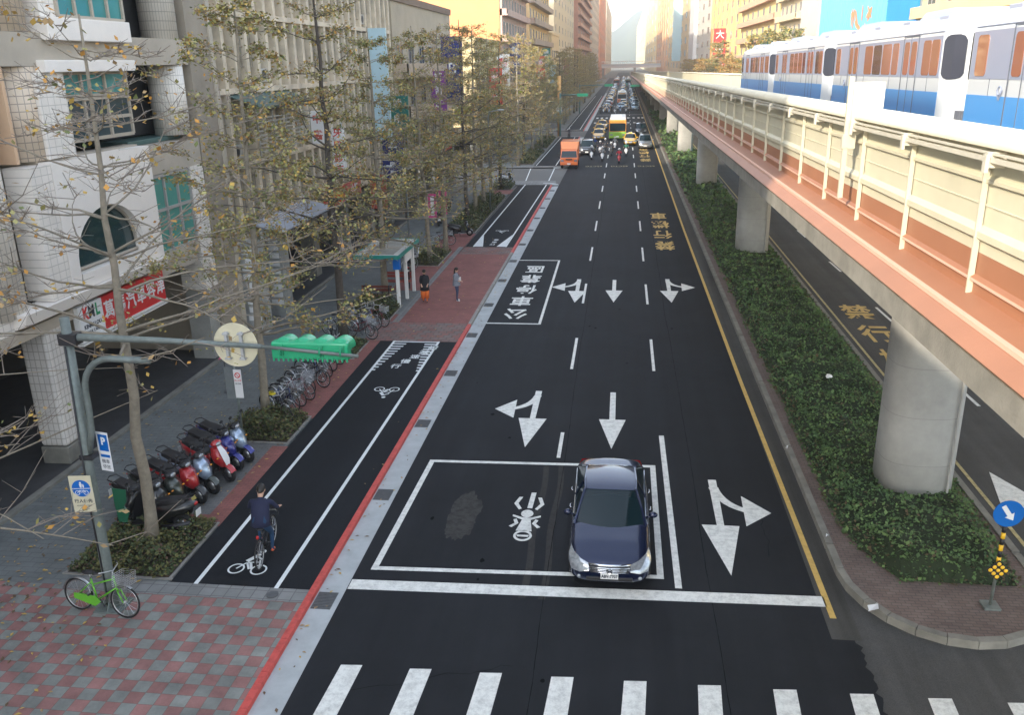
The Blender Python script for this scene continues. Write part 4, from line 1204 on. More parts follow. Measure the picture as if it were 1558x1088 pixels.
def kapok(name, label, seed, H, lean, first, tier, reach, leaves, weights, lsize, tr=.17, bk=None, nper=5, twigs=5, top_leaf=1.0, group='kapok trees along the left pavement'):
    rng = random.Random(seed); bk = bk or bark
    root = tag(empty(name), label, 'tree', group)
    tk = MB().use(0, True); cr_ = MB().use(0, True)
    n = 12; path = []
    for i in range(n+1):
        t = i/n; path.append(Vector((lean[0]*t + rng.uniform(-.05,.05)*(t > .05), lean[1]*t + rng.uniform(-.05,.05)*(t > .05), H*t - .05)))
    rad = [tr*(1.35 if i == 0 else 1)*(1 - .86*(i/n)**1.1) for i in range(n+1)]
    tk.tube(path, rad, 10)
    def at(z):
        t = max(0, min(.999, z/H))*n; i = int(t); return path[i].lerp(path[i+1], t-i), rad[i]*(1-(t-i)) + rad[i+1]*(t-i)
    tips = []
    z = first; a0 = rng.uniform(0, 6)
    while z < H*.97:
        k = (z-first)/(H-first); L_ = reach*(1 - .72*k)*rng.uniform(.8, 1.15)
        nb = nper if k < .75 else nper-1
        for b in range(nb):
            a = a0 + 2*math.pi*b/nb + rng.uniform(-.35, .35); l = L_*rng.uniform(.65, 1.15)
            p0, r0 = at(z + rng.uniform(-.12, .12)); dirv = Vector((math.cos(a), math.sin(a), 0))
            up = rng.uniform(-.12, .40); cv = rng.uniform(-.25, .45); bp = []
            m_ = 6; side = Vector((-dirv.y, dirv.x, 0))*rng.uniform(-.35, .35)*l
            for i in range(m_+1):
                t = i/m_; bp.append(p0 + dirv*l*t + side*l*t*t + Vector((0, 0, l*(up*t + cv*t*t) + rng.uniform(-.04, .04))))
            br = max(.016, r0*.42)
            tk.tube(bp, [br*(1-.8*i/m_) for i in range(m_+1)], 5, caps=False)
            for q in range(twigs):
                t = rng.uniform(.25, 1); i = min(int(t*m_), m_-1); s0 = bp[i].lerp(bp[i+1], t*m_-i)
                ta = a + rng.choice((-1, 1))*rng.uniform(.4, 1.2); tl = l*rng.uniform(.18, .42)
                dv = Vector((math.cos(ta), math.sin(ta), rng.uniform(-.15, .6))); s1 = s0 + dv*tl*.5; s2 = s1 + (dv + Vector((0,0,rng.uniform(-.3,.6))))*tl*.5
                cr_.use(0).tube([s0, s1, s2], [.013, .010, .006], 3, caps=False)
                tips.append((s1, s2, k))
                for _ in range(3):
                    dv2 = Vector((rng.uniform(-1,1), rng.uniform(-1,1), rng.uniform(-.4,.9)))*tl*.35
                    cr_.tube([s1, s1+dv2], [.007, .004], 3, caps=False); tips.append((s1, s1+dv2, k))
            tips.append((bp[-2], bp[-1], k))
        z += tier*rng.uniform(.75, 1.2)*(1 - .35*k); a0 += .7
    cr_.smooth = False
    tot = sum(weights)
    for i in range(leaves):
        s1, s2, k = rng.choice(tips)
        if rng.random() > top_leaf and k > .5: continue
        p = s1.lerp(s2, rng.uniform(.2, 1.1)) + Vector((rng.gauss(0,.10), rng.gauss(0,.10), rng.gauss(0,.09)))
        x = rng.random()*tot; mi = 0
        while x > weights[mi] and mi < len(weights)-1: x -= weights[mi]; mi += 1
        cr_.use(1+mi)
        leaf(cr_, p, lsize, rng)
    tk.build('trunk', bk, root); cr_.build('crown', [twig_m] + LEAF, root, recalc=False)
    return root
def setloc(o, x, y, z=Z1, rz=0, s=1.0): o.location = (x, y, z); o.rotation_euler = (0, 0, rz); o.scale = (s, s, s); return o
NTH = ['first','second','third','fourth','fifth','sixth','seventh','eighth','ninth','tenth','eleventh','twelfth','thirteenth','fourteenth','fifteenth','sixteenth','seventeenth','eighteenth','nineteenth','twentieth']
def nth(i):
    if i < 20: return NTH[i]
    tens = {20:'twenty', 30:'thirty', 40:'forty', 50:'fifty', 60:'sixty', 70:'seventy'}
    n_ = i+1; t = n_//10*10
    return {20:'twentieth',30:'thirtieth',40:'fortieth',50:'fiftieth',60:'sixtieth',70:'seventieth'}[n_] if n_ % 10 == 0 else tens[t] + '-' + NTH[n_ % 10 - 1]
t1 = kapok('kapok_tree', 'nearly bare kapok tree with whorled branches and a few yellow leaves in the nearest planter', 5, 12.0, (.45, -.1), 5.4, .95, 4.4, 700, (1, 5, 4, 1, 2, 4), .13, .15, nper=5, twigs=9)
setloc(t1, -10.98, 17.05)
t0 = kapok('kapok_tree', 'bare tree at the left edge whose yellow-leaved twigs reach into the view', 9, 9.5, (.2, .2), 3.0, .8, 4.0, 1300, (2, 5, 2, 1, 2, 4), .13, .14, nper=6, twigs=6)
setloc(t0, -13.9, 12.2)
VAR = []
wts = [(7, 2.2, 2.6, 2.8, 3.0, .5), (6, 2.6, 3.5, 1.6, 3.4, .8), (5, 1.6, 5.5, 1.2, 4, .6), (8, 1.2, 2, 4, 2, .3)]
specs = [(3, 13.6, 3.1, 1.05, 3.6, 11500, wts[0], .115), (14, 14.2, 3.4, 1.15, 3.4, 8500, wts[1], .115), (25, 14.0, 3.6, 1.0, 3.3, 6500, wts[2], .115), (36, 12.6, 3.0, 1.0, 3.2, 10000, wts[3], .115)]
for i, (sd, H, fi, ti, re, nl, w, ls) in enumerate(specs):
    o = kapok('kapok_tree', 'kapok', sd, H, (random.uniform(-.5,.5), random.uniform(-.3,.3)), fi, ti, re, nl, w, ls, .17 if i else .15, bk=bark if i != 1 else bark_d, twigs=6, top_leaf=.75)
    VAR.append(tree_of(o))
row = [(-11.3, 24.9, 0, 0.2, .96, 'crooked kapok tree beside the row of parked bicycles'), (-11.33, 33.35, 1, 1.0, 1.05, 'straight kapok tree among the second cluster of bicycles'),
       (-11.35, 40.3, 3, 2.2, 1.0, 'dark trunked kapok tree in the planter beside the bus shelter'), (-10.9, 48.4, 0, 3.0, .95, 'leaning kapok tree just past the bus shelter'),
       (-10.55, 51.2, 2, .5, .92, 'kapok tree by the far end of the red paving')]
for y in (61.3, 65, 68.8, 73.4, 79.0): row.append((-10.95, y, len(row) % 4, y, .97, None))
y = 98.0
while y < 345: 
    if not 137 < y < 150: row.append((-11.2 + .5*math.sin(y), y, int(y) % 4, y*1.7, .88 + .12*abs(math.sin(y*3)), None))
    y += 7.4
# crown groups closer to the house fronts
used = set()
for i, (x, y, v, rz, s, lab) in enumerate(row):
    root, ch = VAR[v]
    if v not in used: o = root; used.add(v)
    else: o = copy_tree(VAR[v])
    setloc(o, x, y, Z1, rz, s)
    o['label'] = lab or '%s kapok tree of the left pavement row, counted from the nearest' % nth(i+1)
    o['group'] = 'kapok trees along the left pavement'
# right-hand trees beyond the viaduct, sunlit
rt_specs = [(51, 11.5, 3.0, .9, 3.8, 5200, (4, 3, 5, 1, 3, 6), .24), (62, 12.0, 3.0, .9, 3.6, 5200, (4, 2, 1, 6, 6, 1), .24)]
RV = []
for i, (sd, H, fi, ti, re, nl, w, ls) in enumerate(rt_specs):
    o = kapok('street_tree', 'tree', sd, H, (.1, .1), fi, ti, re, nl, w, ls, .16, twigs=5, group='trees on the far right pavement'); RV.append(tree_of(o))
y = 62.0; k = 0
while y < 330:
    v = 1 if 120 < y < 165 or 200 < y < 230 else 0
    o = RV[v][0] if (v not in [q for q in used if isinstance(q, str)] and ('r%d' % v) not in used) else copy_tree(RV[v])
    used.add('r%d' % v)
    setloc(o, 21.6, y, 0, y*1.3, 1.0 if v == 0 else 1.22)
    o['label'] = '%s sunlit %s tree on the right pavement beyond the viaduct, counted from the nearest' % (nth(k), 'russet' if v == 0 else 'green')
    o['group'] = 'trees on the far right pavement'
    y += 10.5; k += 1

# low planters on the left pavement
rngp = random.Random(77)
gl = [mat('bush_dark', (0.04, 0.055, 0.02), .8), mat('bush_mid', (0.07, 0.095, 0.032), .8), mat('bush_olive', (0.14, 0.135, 0.045), .8), mat('bush_red', (0.12, 0.075, 0.05), .85)]
def planter(label, x0, x1, y0, y1, h, n, w=(4, 4, 2.5, 1), ls=.10):
    p = tag(empty('planter_bed', ((x0+x1)/2, (y0+y1)/2, Z1)), label, 'planter', 'low planter beds on the left pavement')
    hx, hy = (x1-x0)/2, (y1-y0)/2
    mb = MB(); mb.box(-hx, hx, -hy, hy, -.02, .025)
    mb.build('soil', dirt, p)
    mb = MB()
    for a, b_, c, d in ((-hx-.1, hx+.1, -hy-.06, -hy), (-hx-.06, hx+.06, hy, hy+.06), (-hx-.06, -hx, -hy+.001, hy-.001), (hx, hx+.06, -hy+.001, hy-.001)): mb.box(a, b_, c, d, -.02, .03)
    mb.build('edging', kerbg, p)
    mb = MB(); tot = sum(w)
    for i in range(n):
        x, y = rngp.uniform(-hx, hx), rngp.uniform(-hy, hy)
        hh = h*(.35 + .65*max(0, .5 + noise.noise(Vector(((x+x0)*1.7, (y+y0)*1.7, 3)))))
        e = min(1, (hx-abs(x))/.25, (hy-abs(y))/.25); z = .05 + rngp.uniform(.1, 1)*hh*max(.25, e)
        q = noise.noise(Vector(((x+x0)*1.1, (y+y0)*1.1, 9)))
        t = rngp.random()*tot; mi = 0
        while t > w[mi] and mi < len(w)-1: t -= w[mi]; mi += 1
        if q > .15: mi = 2 if rngp.random() < .6 else mi
        mb.use(mi); leaf(mb, (x, y, z), ls*rngp.uniform(.5, 1.3), rngp, 0)
    mb.build('bush', gl, p, recalc=False)
planter('planter bed around the nearest tree, its bushes brownish green', -12.4, -9.95, 15.85, 18.3, .55, 7200, w=(4, 3.5, 4, 1.6), ls=.085)
planter('planter bed around the crooked tree between scooters and bicycles', -12.1, -10.0, 23.25, 25.3, .7, 5200, w=(4, 3, 4, 1.5), ls=.09)
planter('narrow planter strip beside the second cluster of bicycles', -11.0, -10.35, 31.2, 33.4, .5, 1400)
planter('planter bed with dense dark shrubs in front of the bus shelter', -12.4, -10.3, 36.6, 39.1, .9, 4200)
planter('planter bed under the two trees past the bus shelter', -11.9, -10.3, 47.6, 51.6, .6, 3200)
planter('long green planter bed beside the second bike lane segment', -11.9, -9.85, 57.8, 74, .85, 8000, ls=.14)
planter('small planter bed at the corner of the side street', -11.8, -10.0, 78.6, 82.3, .7, 1500, ls=.15)
planter('planter bed beyond the side street', -11.9, -10.0, 99, 114, .8, 3000, ls=.18)
planter('second planter bed beyond the side street', -11.9, -10.0, 118, 135, .8, 3000, ls=.18)

# median hedge
rngh = random.Random(5)
def hedge_edges(y):
    xl = 5.45 + .10*noise.noise(Vector((0, y*.8, 0))); xr = 8.95
    if y < 20.0:
        t = max(0, (y-17.25)/2.75); xl = 5.45 + .75*(1-t)**2; xr = 8.95 - .25*(1-t)
    return xl, xr
def hh_(x, y): return .62 + .20*noise.noise(Vector((x*.8, y*.8, 0))) + .10*noise.noise(Vector((x*2.5, y*2.5, 5)))
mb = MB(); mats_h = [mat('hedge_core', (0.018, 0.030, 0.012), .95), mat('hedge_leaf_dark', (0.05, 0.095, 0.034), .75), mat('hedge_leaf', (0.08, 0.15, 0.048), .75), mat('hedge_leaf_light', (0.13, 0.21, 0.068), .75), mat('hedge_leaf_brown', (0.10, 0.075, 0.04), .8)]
ysl = []; y = 17.25
while y < 330: ysl.append(y); y += .35 if y < 50 else (1.2 if y < 120 else 6)
rings = []
for y in ysl:
    xl, xr = hedge_edges(y); r = []
    for i in range(13):
        x = xl + .06 + (xr-xl-.12)*i/12
        z = 0.14 if i in (0, 12) else max(.2, hh_(x, y) - .06 - (.2 if i in (1, 11) else 0))
        if y < 17.4: z = .14
        r.append((x, y, z))
    rings.append(r)
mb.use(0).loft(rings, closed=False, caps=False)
y = 17.2
while y < 200:
    dy = .25; xl, xr = hedge_edges(y)
    den = 520 if y < 27 else 330 if y < 40 else 120 if y < 75 else 24 if y < 130 else 8
    ls = .085 if y < 27 else .10 if y < 40 else .15 if y < 75 else .30 if y < 130 else .5
    for i in range(int(den*dy*(xr-xl))):
        x, yy = rngh.uniform(xl-.05, xr+.05), y + rngh.uniform(0, dy)
        e = min((x-xl), (xr-x), (yy-17.2)*1.2)
        z = hh_(x, yy)*(1 if e > .3 else .35 + .65*max(0, e)/.3) - rngh.uniform(0, .16)*(1 if e > .3 else 2.2)
        q = noise.noise(Vector((x*1.2, yy*1.2, 7)))
        t = rngh.random() + q*.5
        mi = 1 if t < .4 else 2 if t < .82 else 3
        if e < .25 and rngh.random() < .25: mi = 4
        elif rngh.random() < .035 + .25*max(0, noise.noise(Vector((x*2.1, yy*2.1, 20))) - .25): mi = 4
        mb.use(mi); leaf(mb, (x, yy, max(.15, z)), ls*rngh.uniform(.55, 1.35), rngh, 0)
    y += dy
hd = mb.build('hedge', mats_h, recalc=False)
tag(hd, 'dense dark green hedge planting filling the median under the viaduct', 'hedge', kind='stuff')

# crumpled litter
def litter(label, x, y, z, s, seed):
    r_ = random.Random(seed); mb = MB()
    bm = bmesh.new(); bmesh.ops.create_icosphere(bm, subdivisions=2, radius=s)
    for v in bm.verts: v.co *= r_.uniform(.55, 1.25); v.co.z *= .55
    me = bpy.data.meshes.new('plastic_bag'); bm.to_mesh(me); bm.free(); me.materials.append(mat('white_plastic', (.75, .76, .78), .4))
    o = bpy.data.objects.new('plastic_bag', me); COL.objects.link(o); o.location = (x, y, z); tag(o, label, 'litter'); return o
litter('crumpled white plastic bag caught on top of the hedge', 7.1, 28.7, .75, .11, 1)
def paper(label, x, y, z, s, seed):
    r_ = random.Random(seed); mb = MB()
    base = [Vector((x, y, z)) + Vector((r_.uniform(-s, s), r_.uniform(-s, s), r_.uniform(0, .08))) for _ in range(7)]
    for i in range(1, 6): mb.add([base[0], base[i], base[i+1] + Vector((0, 0, .05))], [(0, 1, 2)])
    o = mb.build('paper_scrap', mat('paper_white', (.7, .72, .74), .6), recalc=False); tag(o, label, 'litter'); return o
paper('torn white wrapper lying on the kerb at the tip of the median', 5.32, 16.05, .19, .17, 4)
paper('small white scrap on the median kerb beside the hedge front', 5.02, 18.9, .18, .08, 6)
paper('tiny pale scrap lying on the median kerb further back', 4.98, 23.9, .18, .07, 7)
# ------------------------------------------------------------ vehicles (front towards -Y, origin at the middle on the ground)
def paint(name, c, metal=.3, rough=.28): return mat(name, c, rough, metal, coat=.8)
plate_m = mat('number_plate', (.72, .73, .72), .5)
plate_t = mat('plate_ink', (.03, .04, .06), .5)
lamp_m = mat('headlight_glass', (.34, .37, .40), .08, .5, spec=1, var=.5, scale=9)
amber = mat('amber_lens', (.75, .30, .03), .2)
red_l = mat('red_lens', (.45, .02, .02), .2)
def wheel(parent, x, y, r, w=.2, rim=None, name='wheel', axis='x'):
    wh = MB().use(0, True); wh.tube([(x-w/2, y, r), (x-w*.35, y, r), (x+w*.35, y, r), (x+w/2, y, r)], [r*.93, r, r, r*.93], 20)
    wo_ = wh.build(name, rubber, parent)
    mb = MB()
    for s in (-1, 1):
        mb.use(0, False).tube([(x+s*w/2-s*.004, y, r), (x+s*(w/2+.008), y, r)], r*.62, 14)
        for k in range(5):
            a = 2*math.pi*k/5; c, d = math.cos(a), math.sin(a)
            xx = x+s*(w/2+.016)
            mb.use(1).add([(xx, y+c*r*.1-d*r*.07, r+d*r*.1+c*r*.07), (xx, y+c*r*.1+d*r*.07, r+d*r*.1-c*r*.07), (xx, y+c*r*.6+d*r*.05, r+d*r*.6-c*r*.05), (xx, y+c*r*.6-d*r*.05, r+d*r*.6+c*r*.05)], [(0,1,2,3)])
    mb.build('rim', [dark_metal, rim or chrome], wo_, recalc=False)
    return wo_
def interp(tab, y):
    for (a, b) in zip(tab, tab[1:]):
        if y <= b[0]:
            t = (y-a[0])/(b[0]-a[0]); t = max(0, t); s = t*t*(3-2*t)*.5 + t*.5
            return [a[i]+(b[i]-a[i])*s for i in range(1, len(a))]
    return list(tab[-1][1:])
def car(name, label, P, hero=False, plate='ABV-7707', group=None, cat='car'):
    root = tag(empty(name), label, cat, group)
    pm_ = P['paint']; L_ = P['L']; hl = L_/2
    # y, half width, shoulder z, centre z of the deck, nose underside
    T = P['body']
    mb = MB().use(0, True); rings = []
    ny = 34 if hero else 18
    for i in range(ny+1):
        u = i/ny; y = -hl + L_*(u + (.018*math.sin(2*math.pi*u)*-1))
        w, zs_, zc, zb = interp(T, y)
        pts = [(0, zb), (w*.80, zb), (w*.97, zb+.10), (w*1.0, zb+(zs_-zb)*.45), (w*.985, zb+(zs_-zb)*.70), (w*.955, zs_-.04), (w*.90, zs_+.012), (w*.62, zc-.012), (w*.3, zc), (0, zc+.006)]
        ring = [(x, y, z) for x, z in pts] + [(-x, y, z) for x, z in pts[-2:0:-1]]
        rings.append(ring)
    mb.loft(rings)
    b = mb.build('body', pm_, root)
    # cabin: windscreen, roof, rear window, side windows, pillars
    G = P['cabin']   # dict: y_cowl,y_rf,y_rr,y_deck,zb,zr,wb,wr
    yc, yf, yr, yd, zb, zr, wb, wr = G
    belt = lambda y: interp(T, y)[1]
    def arc(y, w, z, crown, n=8): return [(w*(-1+2*i/n), y - 0*i, z + crown*(1-(-1+2*i/n)**2)) for i in range(n+1)]
    def bow(y, w, z, crown, bowy, n=8): return [(w*(-1+2*i/n), y - bowy*(1-(-1+2*i/n)**2), z + crown*(1-(-1+2*i/n)**2)) for i in range(n+1)]
    yk = yf + .35*(yr-yf)
    mb = MB().use(0, True)
    rows = [bow(yc, wb*.93, belt(yc)-.03, .05, .22), bow(yc+(yf-yc)*.5, (wb+wr)/2*.955, (belt(yc)+zr)/2+.02, .035, .14), bow(yf+.02, wr*.96, zr-.035, .03, .06)]
    mb.loft(rows, closed=False, caps=False); mb.build('windscreen', glass_d, root)
    mb = MB().use(0, True)
    rows = [bow(yf, wr, zr-.03, .03, .06), bow(yf+.15, wr*1.0, zr, .03, .03), bow(yk, wr*1.01, zr+.02, .035, 0), bow(yr-.2, wr*.99, zr, .035, -.03), bow(yr, wr*.97, zr-.045, .03, -.05)]
    mb.loft(rows, closed=False, caps=False)
    # underside so the roof has thickness
    mb.loft([[(x, y, z-.03) for x, y, z in r] for r in rows[::-1]], closed=False, caps=False)
    rf = mb.build('roof', pm_, root)
    mb = MB().use(0, True)
    mb.loft([bow(yr-.02, wr*.95, zr-.05, .03, -.05), bow((yr+yd)/2, (wb+wr)/2*.93, (zr+belt(yd))/2, .03, -.09), bow(yd, wb*.90, belt(yd)-.01, .03, -.12)], closed=False, caps=False)
    mb.build('rear_window', glass_d, root)
    for s in (-1, 1):
        mb = MB().use(0, True)
        ym = yf + .48*(yr-yf)
        lo = [(yc+.10), (yc+yf)/2+.05, yf+.1, ym-.05, ym+.05, yr-.05, (yr+yd)/2, yd-.1]
        def topz(y):
            if y < yf: return belt(yc) + (zr-.05-belt(yc))*(y-yc)/(yf-yc)
            if y > yr: return belt(yd) + (zr-.06-belt(yd))*(yd-y)/(yd-yr)
            return zr-.04
        def topw(y):
            if y < yf: return wb + (wr-wb)*(y-yc)/(yf-yc)
            if y > yr: return wb + (wr-wb)*(yd-y)/(yd-yr)
            return wr
        def pt(y, t, off=0): 
            zb_ = belt(y)-.02; z = zb_ + (topz(y)-zb_)*t; w = wb*.985 + (topw(y)-wb*.985)*t
            return (s*(w+off), y, z)
        mb.loft([[pt(y, 0), pt(y, .5), pt(y, 1)] for y in lo], closed=False, caps=False)
        sw = mb.build('side_window', glass_d, root)
        mb = MB().use(0, False)
        for (ya, yb) in ((yc+.0, yf+.0),): mb.tube([(s*wb*.95, ya, belt(ya)-.02), (s*(wb+wr)*.485, (ya+yb)/2, (belt(ya)+zr)/2), (s*wr*.99, yb+.03, zr-.025)], .038, 6)
        mb.tube([(s*wr*.99, yf, zr-.02), (s*(wr+.01), yk, zr+.005), (s*wr*.98, yr, zr-.045)], .032, 6)
        mb.tube([(s*wr*.98, yr, zr-.045), (s*(wb+wr)*.475, (yr+yd)/2, (belt(yd)+zr)/2-.01), (s*wb*.93, yd+.02, belt(yd))], .05, 6)
        mb.tube([pt(ym, 0, .006), pt(ym, .5, .006), pt(ym, 1, .004)], .028, 5)
        mb.build('pillar', pm_, root)
        if hero:
            mb = MB(); mb.tube([pt(y, .02, .012) for y in lo], .012, 5); mb.build('window_trim', chrome, sw)
            for yy in (yf+.25, yr-.15):
                mb = MB().use(0, True); z = belt(yy)-.13; w = interp(T, yy)[0]
                mb.tube([(s*(w+.0), yy-.09, z), (s*(w+.035), yy-.06, z), (s*(w+.035), yy+.06, z), (s*w, yy+.09, z)], .014, 6); mb.build('door_handle', chrome, root)
            mb = MB()
            for yy in (yc+.22, ym, yr+.25):
                w = interp(T, yy)[0]; z0_, z1_ = .32, belt(yy)-.07
                mb.tube([(s*(w*.995), yy, z0_), (s*(w*1.004), yy, z0_+(z1_-z0_)*.5), (s*w*.965, yy, z1_)], .006, 4)
            mb.build('door_seam', black_p, root)
        # mirror
        mb = MB().use(0, True); ymz = yc+.38
        mb.ball((s*(wb+.13), ymz, belt(ymz)+.07), .11, .07, .075, 10, 6); mb.tube([(s*(wb-.03), ymz, belt(ymz)), (s*(wb+.1), ymz, belt(ymz)+.05)], .025, 5)
        mb.build('mirror', pm_, root)
        # lights
        xh, zh = P['lampx'], P['lampz']
        mb = MB().use(0, True)
        w0 = interp(T, -hl+.28)[0]
        mb.loft([[(s*(xh-.15), -hl-.03, zh-.06), (s*(xh-.15), -hl+.0, zh+.02), (s*(xh-.15), -hl+.05, zh+.085)], [(s*(xh+.05), -hl-.01, zh-.10), (s*(xh+.05), -hl+.02, zh+.02), (s*(xh+.03), -hl+.17, zh+.13)], [(s*(w0*.96), -hl+.09, zh-.08), (s*(w0*.97), -hl+.14, zh+.05), (s*(w0*.90), -hl+.36, zh+.185)], [(s*(w0*1.045), -hl+.34, zh+.0), (s*(w0*1.04), -hl+.42, zh+.12), (s*(w0*.985), -hl+.60, zh+.225)]], closed=False, caps=False)
        mb.build('headlight', lamp_m, root)
        mb = MB().use(0, True)
        w1 = interp(T, hl-.2)[0]; zt = belt(hl-.3)-.05
        mb.loft([[(s*(w1*.60), hl+.006, zt-.14), (s*(w1*.60), hl-.01, zt)], [(s*(w1*.95), hl-.06, zt-.15), (s*(w1*.93), hl-.08, zt+.01)], [(s*(w1*1.01), hl-.34, zt-.06), (s*(w1*.99), hl-.36, zt+.02)]], closed=False, caps=False)
        mb.build('tail_light', red_l, root)
        for yy in P['axles']:
            wt = interp(T, yy)[0]
            mb = MB().use(0, True); mb.tube([(s*(wt-.24), yy, .335), (s*(wt-.012), yy, .335)], .375, 22); mb.build('wheel_arch', black_p, root)
            wheel(root, s*(wt-.13), yy, .325, .23)
    # grille, bumper intake, plate
    gw = P.get('grille', .42); zh = P['lampz']
    mb = MB().use(0); mb.box(-gw, gw, -hl-.02, -hl+.10, zh-.11, zh+.045)
    g = mb.build('grille', P.get('grillem', chrome) if not hero else dark_metal, root, bevel=.02)
    if hero:
        mb = MB().use(0, True)
        for k in range(4):
            zz = zh-.085+k*.038; wg = gw*(.93 + .04*k)
            mb.tube([(-wg, -hl-.005, zz), (-wg*.5, -hl-.035, zz), (0, -hl-.045, zz), (wg*.5, -hl-.035, zz), (wg, -hl-.005, zz)], .012, 6)
        mb.tube([(-gw*1.08, -hl+.04, zh+.075), (-gw*.5, -hl-.02, zh+.085), (0, -hl-.03, zh+.088), (gw*.5, -hl-.02, zh+.085), (gw*1.08, -hl+.04, zh+.075)], .026, 8)
        mb.build('grille_bar', chrome, g)
        mb = MB(); mb.ring((0, -hl-.06, zh-.03), 'y', .062, .012, 20, 5); mb.box(-.045, .045, -hl-.066, -hl-.054, zh-.042, zh-.022); mb.box(-.042, -.025, -hl-.066, -hl-.054, zh-.075, zh+.015); mb.box(.025, .042, -hl-.066, -hl-.054, zh-.075, zh+.015)
        mb.build('badge', chrome, g)
        for s in (-1, 1):
            mb = MB(); mb.use(0, True).tube([(s*.66, -hl+.035, .36), (s*.66, -hl+.1, .36)], .04, 14); mb.build('fog_lamp', lamp_m, root)
            mb = MB(); mb.tube([(s*(.05), -.0-hl*.36, belt(-hl*.36)+.03), (s*(.05)+s*.5, -hl*.40, belt(-hl*.4)+.03)], .008, 4); mb.build('wiper', black_p, root)
    mb = MB(); mb.box(-.50, .50, -hl-.006, -hl+.1, .29, .38); mb.build('bumper_intake', black_p, root, bevel=.02)
    mb = MB(); mb.box(-.19, .19, -hl-.055 if hero else -hl-.03, -hl-.0, .37, .50)
    pl_ = mb.build('number_plate', plate_m, root)
    if hero: text_obj(plate, .105, plate_t, pl_, MX((0, -hl-.058, .435), (1,0,0), (0,0,1)), .001, wx=.8, bold=.004)
    return root
sedan_T = lambda w: [(-2.42, .66*w, .50, .54, .26), (-2.37, .77*w, .60, .64, .20), (-2.22, .86*w, .68, .735, .17), (-1.6, .915*w, .82, .885, .17), (-1.0, .925*w, .90, .96, .16), (0, .93*w, .94, .97, .16), (1.0, .925*w, .97, 1.02, .16), (1.7, .90*w, .99, 1.06, .17), (2.2, .83*w, .97, 1.05, .22), (2.38, .74*w, .90, .98, .28), (2.42, .66*w, .80, .86, .36)]
SED = dict(L=4.84, body=sedan_T(1), cabin=(-1.05, -.28, .95, 1.78, .95, 1.43, .86, .60), axles=(-1.50, 1.32), lampx=.60, lampz=.60)
navy = mat('navy_metallic', (0.010, 0.018, 0.055), 0.25, 0.5, coat=.7)
h_ = car('sedan', 'dark navy sedan with chrome grille standing in the motorcycle waiting box at the stop line', dict(SED, paint=navy), hero=True)
h_.location = (-.10, 18.80, .01); h_.rotation_euler = (0, 0, R(0.6))
for o in kids(h_):
    if o.name.startswith(('body', 'roof')):
        sb = o.modifiers.new('subsurf', 'SUBSURF'); sb.levels = 1; sb.render_levels = 1

# generic traffic prototypes
c_white = paint('car_white', (.62, .63, .63), 0); c_silver = paint('car_silver', (.36, .38, .40), .6); c_black = paint('car_black', (.015, .016, .018), .2)
c_yellow = paint('taxi_yellow', (.72, .40, .03), 0); c_grey = paint('car_grey', (.12, .13, .14), .5); c_red = paint('car_red', (.35, .03, .03), .1)
c_blue = paint('car_blue', (.04, .10, .25), .3); c_teal = paint('bus_teal', (.10, .42, .38), 0); c_orange = paint('truck_orange', (.75, .17, .035), 0, .4)
c_green = paint('bus_green', (.22, .42, .03), 0)
carcol = {'white': c_white, 'silver': c_silver, 'black': c_black, 'yellow': c_yellow, 'grey': c_grey, 'red': c_red, 'blue': c_blue}
proto_paint = paint('proto_paint', (.5, .5, .5))
P_sed = tree_of(car('sedan', 'p', dict(SED, paint=proto_paint)))
van_T = lambda: [(-2.30, .62, .60, .62, .30), (-2.22, .74, .74, .78, .24), (-2.0, .84, .86, .92, .2), (-1.5, .89, .95, 1.02, .2), (-.9, .90, 1.04, 1.10, .2), (1.5, .90, 1.08, 1.12, .2), (2.1, .87, 1.08, 1.12, .25), (2.25, .82, 1.0, 1.05, .32), (2.3, .76, .9, .95, .4)]
VAN = dict(L=4.6, body=van_T(), cabin=(-1.2, -.45, 1.75, 2.15, 1.05, 1.70, .86, .66), axles=(-1.42, 1.35), lampx=.58, lampz=.74)
P_van = tree_of(car('suv', 'p', dict(VAN, paint=proto_paint), cat='car'))
taxi = car('taxi', 'p', dict(SED, paint=proto_paint), cat='taxi')
mb = MB(); mb.box(-.26, .26, -.02, .16, 1.47, 1.60); tl = mb.build('roof_light', mat('taxi_lamp', (.7, .55, .2), .4), taxi, bevel=.03)
P_taxi = tree_of(taxi)
def place_vehicle(T_, x, yfront, col, label, half, cat=None, group='vehicles queuing up the boulevard', rz=0, first={}):
    k = id(T_[0])
    if k not in first: first[k] = 1; o = T_[0]; 
    else: o = copy_tree(T_)
    # first one also gets its colour through object slots
    def rc(q):
        for s_ in q.material_slots:
            if s_.material and s_.material.name.startswith('proto_paint') or (s_.link == 'OBJECT' and s_.material and s_.material in carcol.values() and q.name.split('.')[0] in ('body', 'roof', 'pillar', 'mirror')):
                s_.link = 'OBJECT'; s_.material = col
    for q in kids(o): rc(q)
    o.location = (x, yfront + half, 0.004); o.rotation_euler = (0, 0, rz)
    o['label'] = label; o['group'] = group
    if cat: o['category'] = cat
    return o

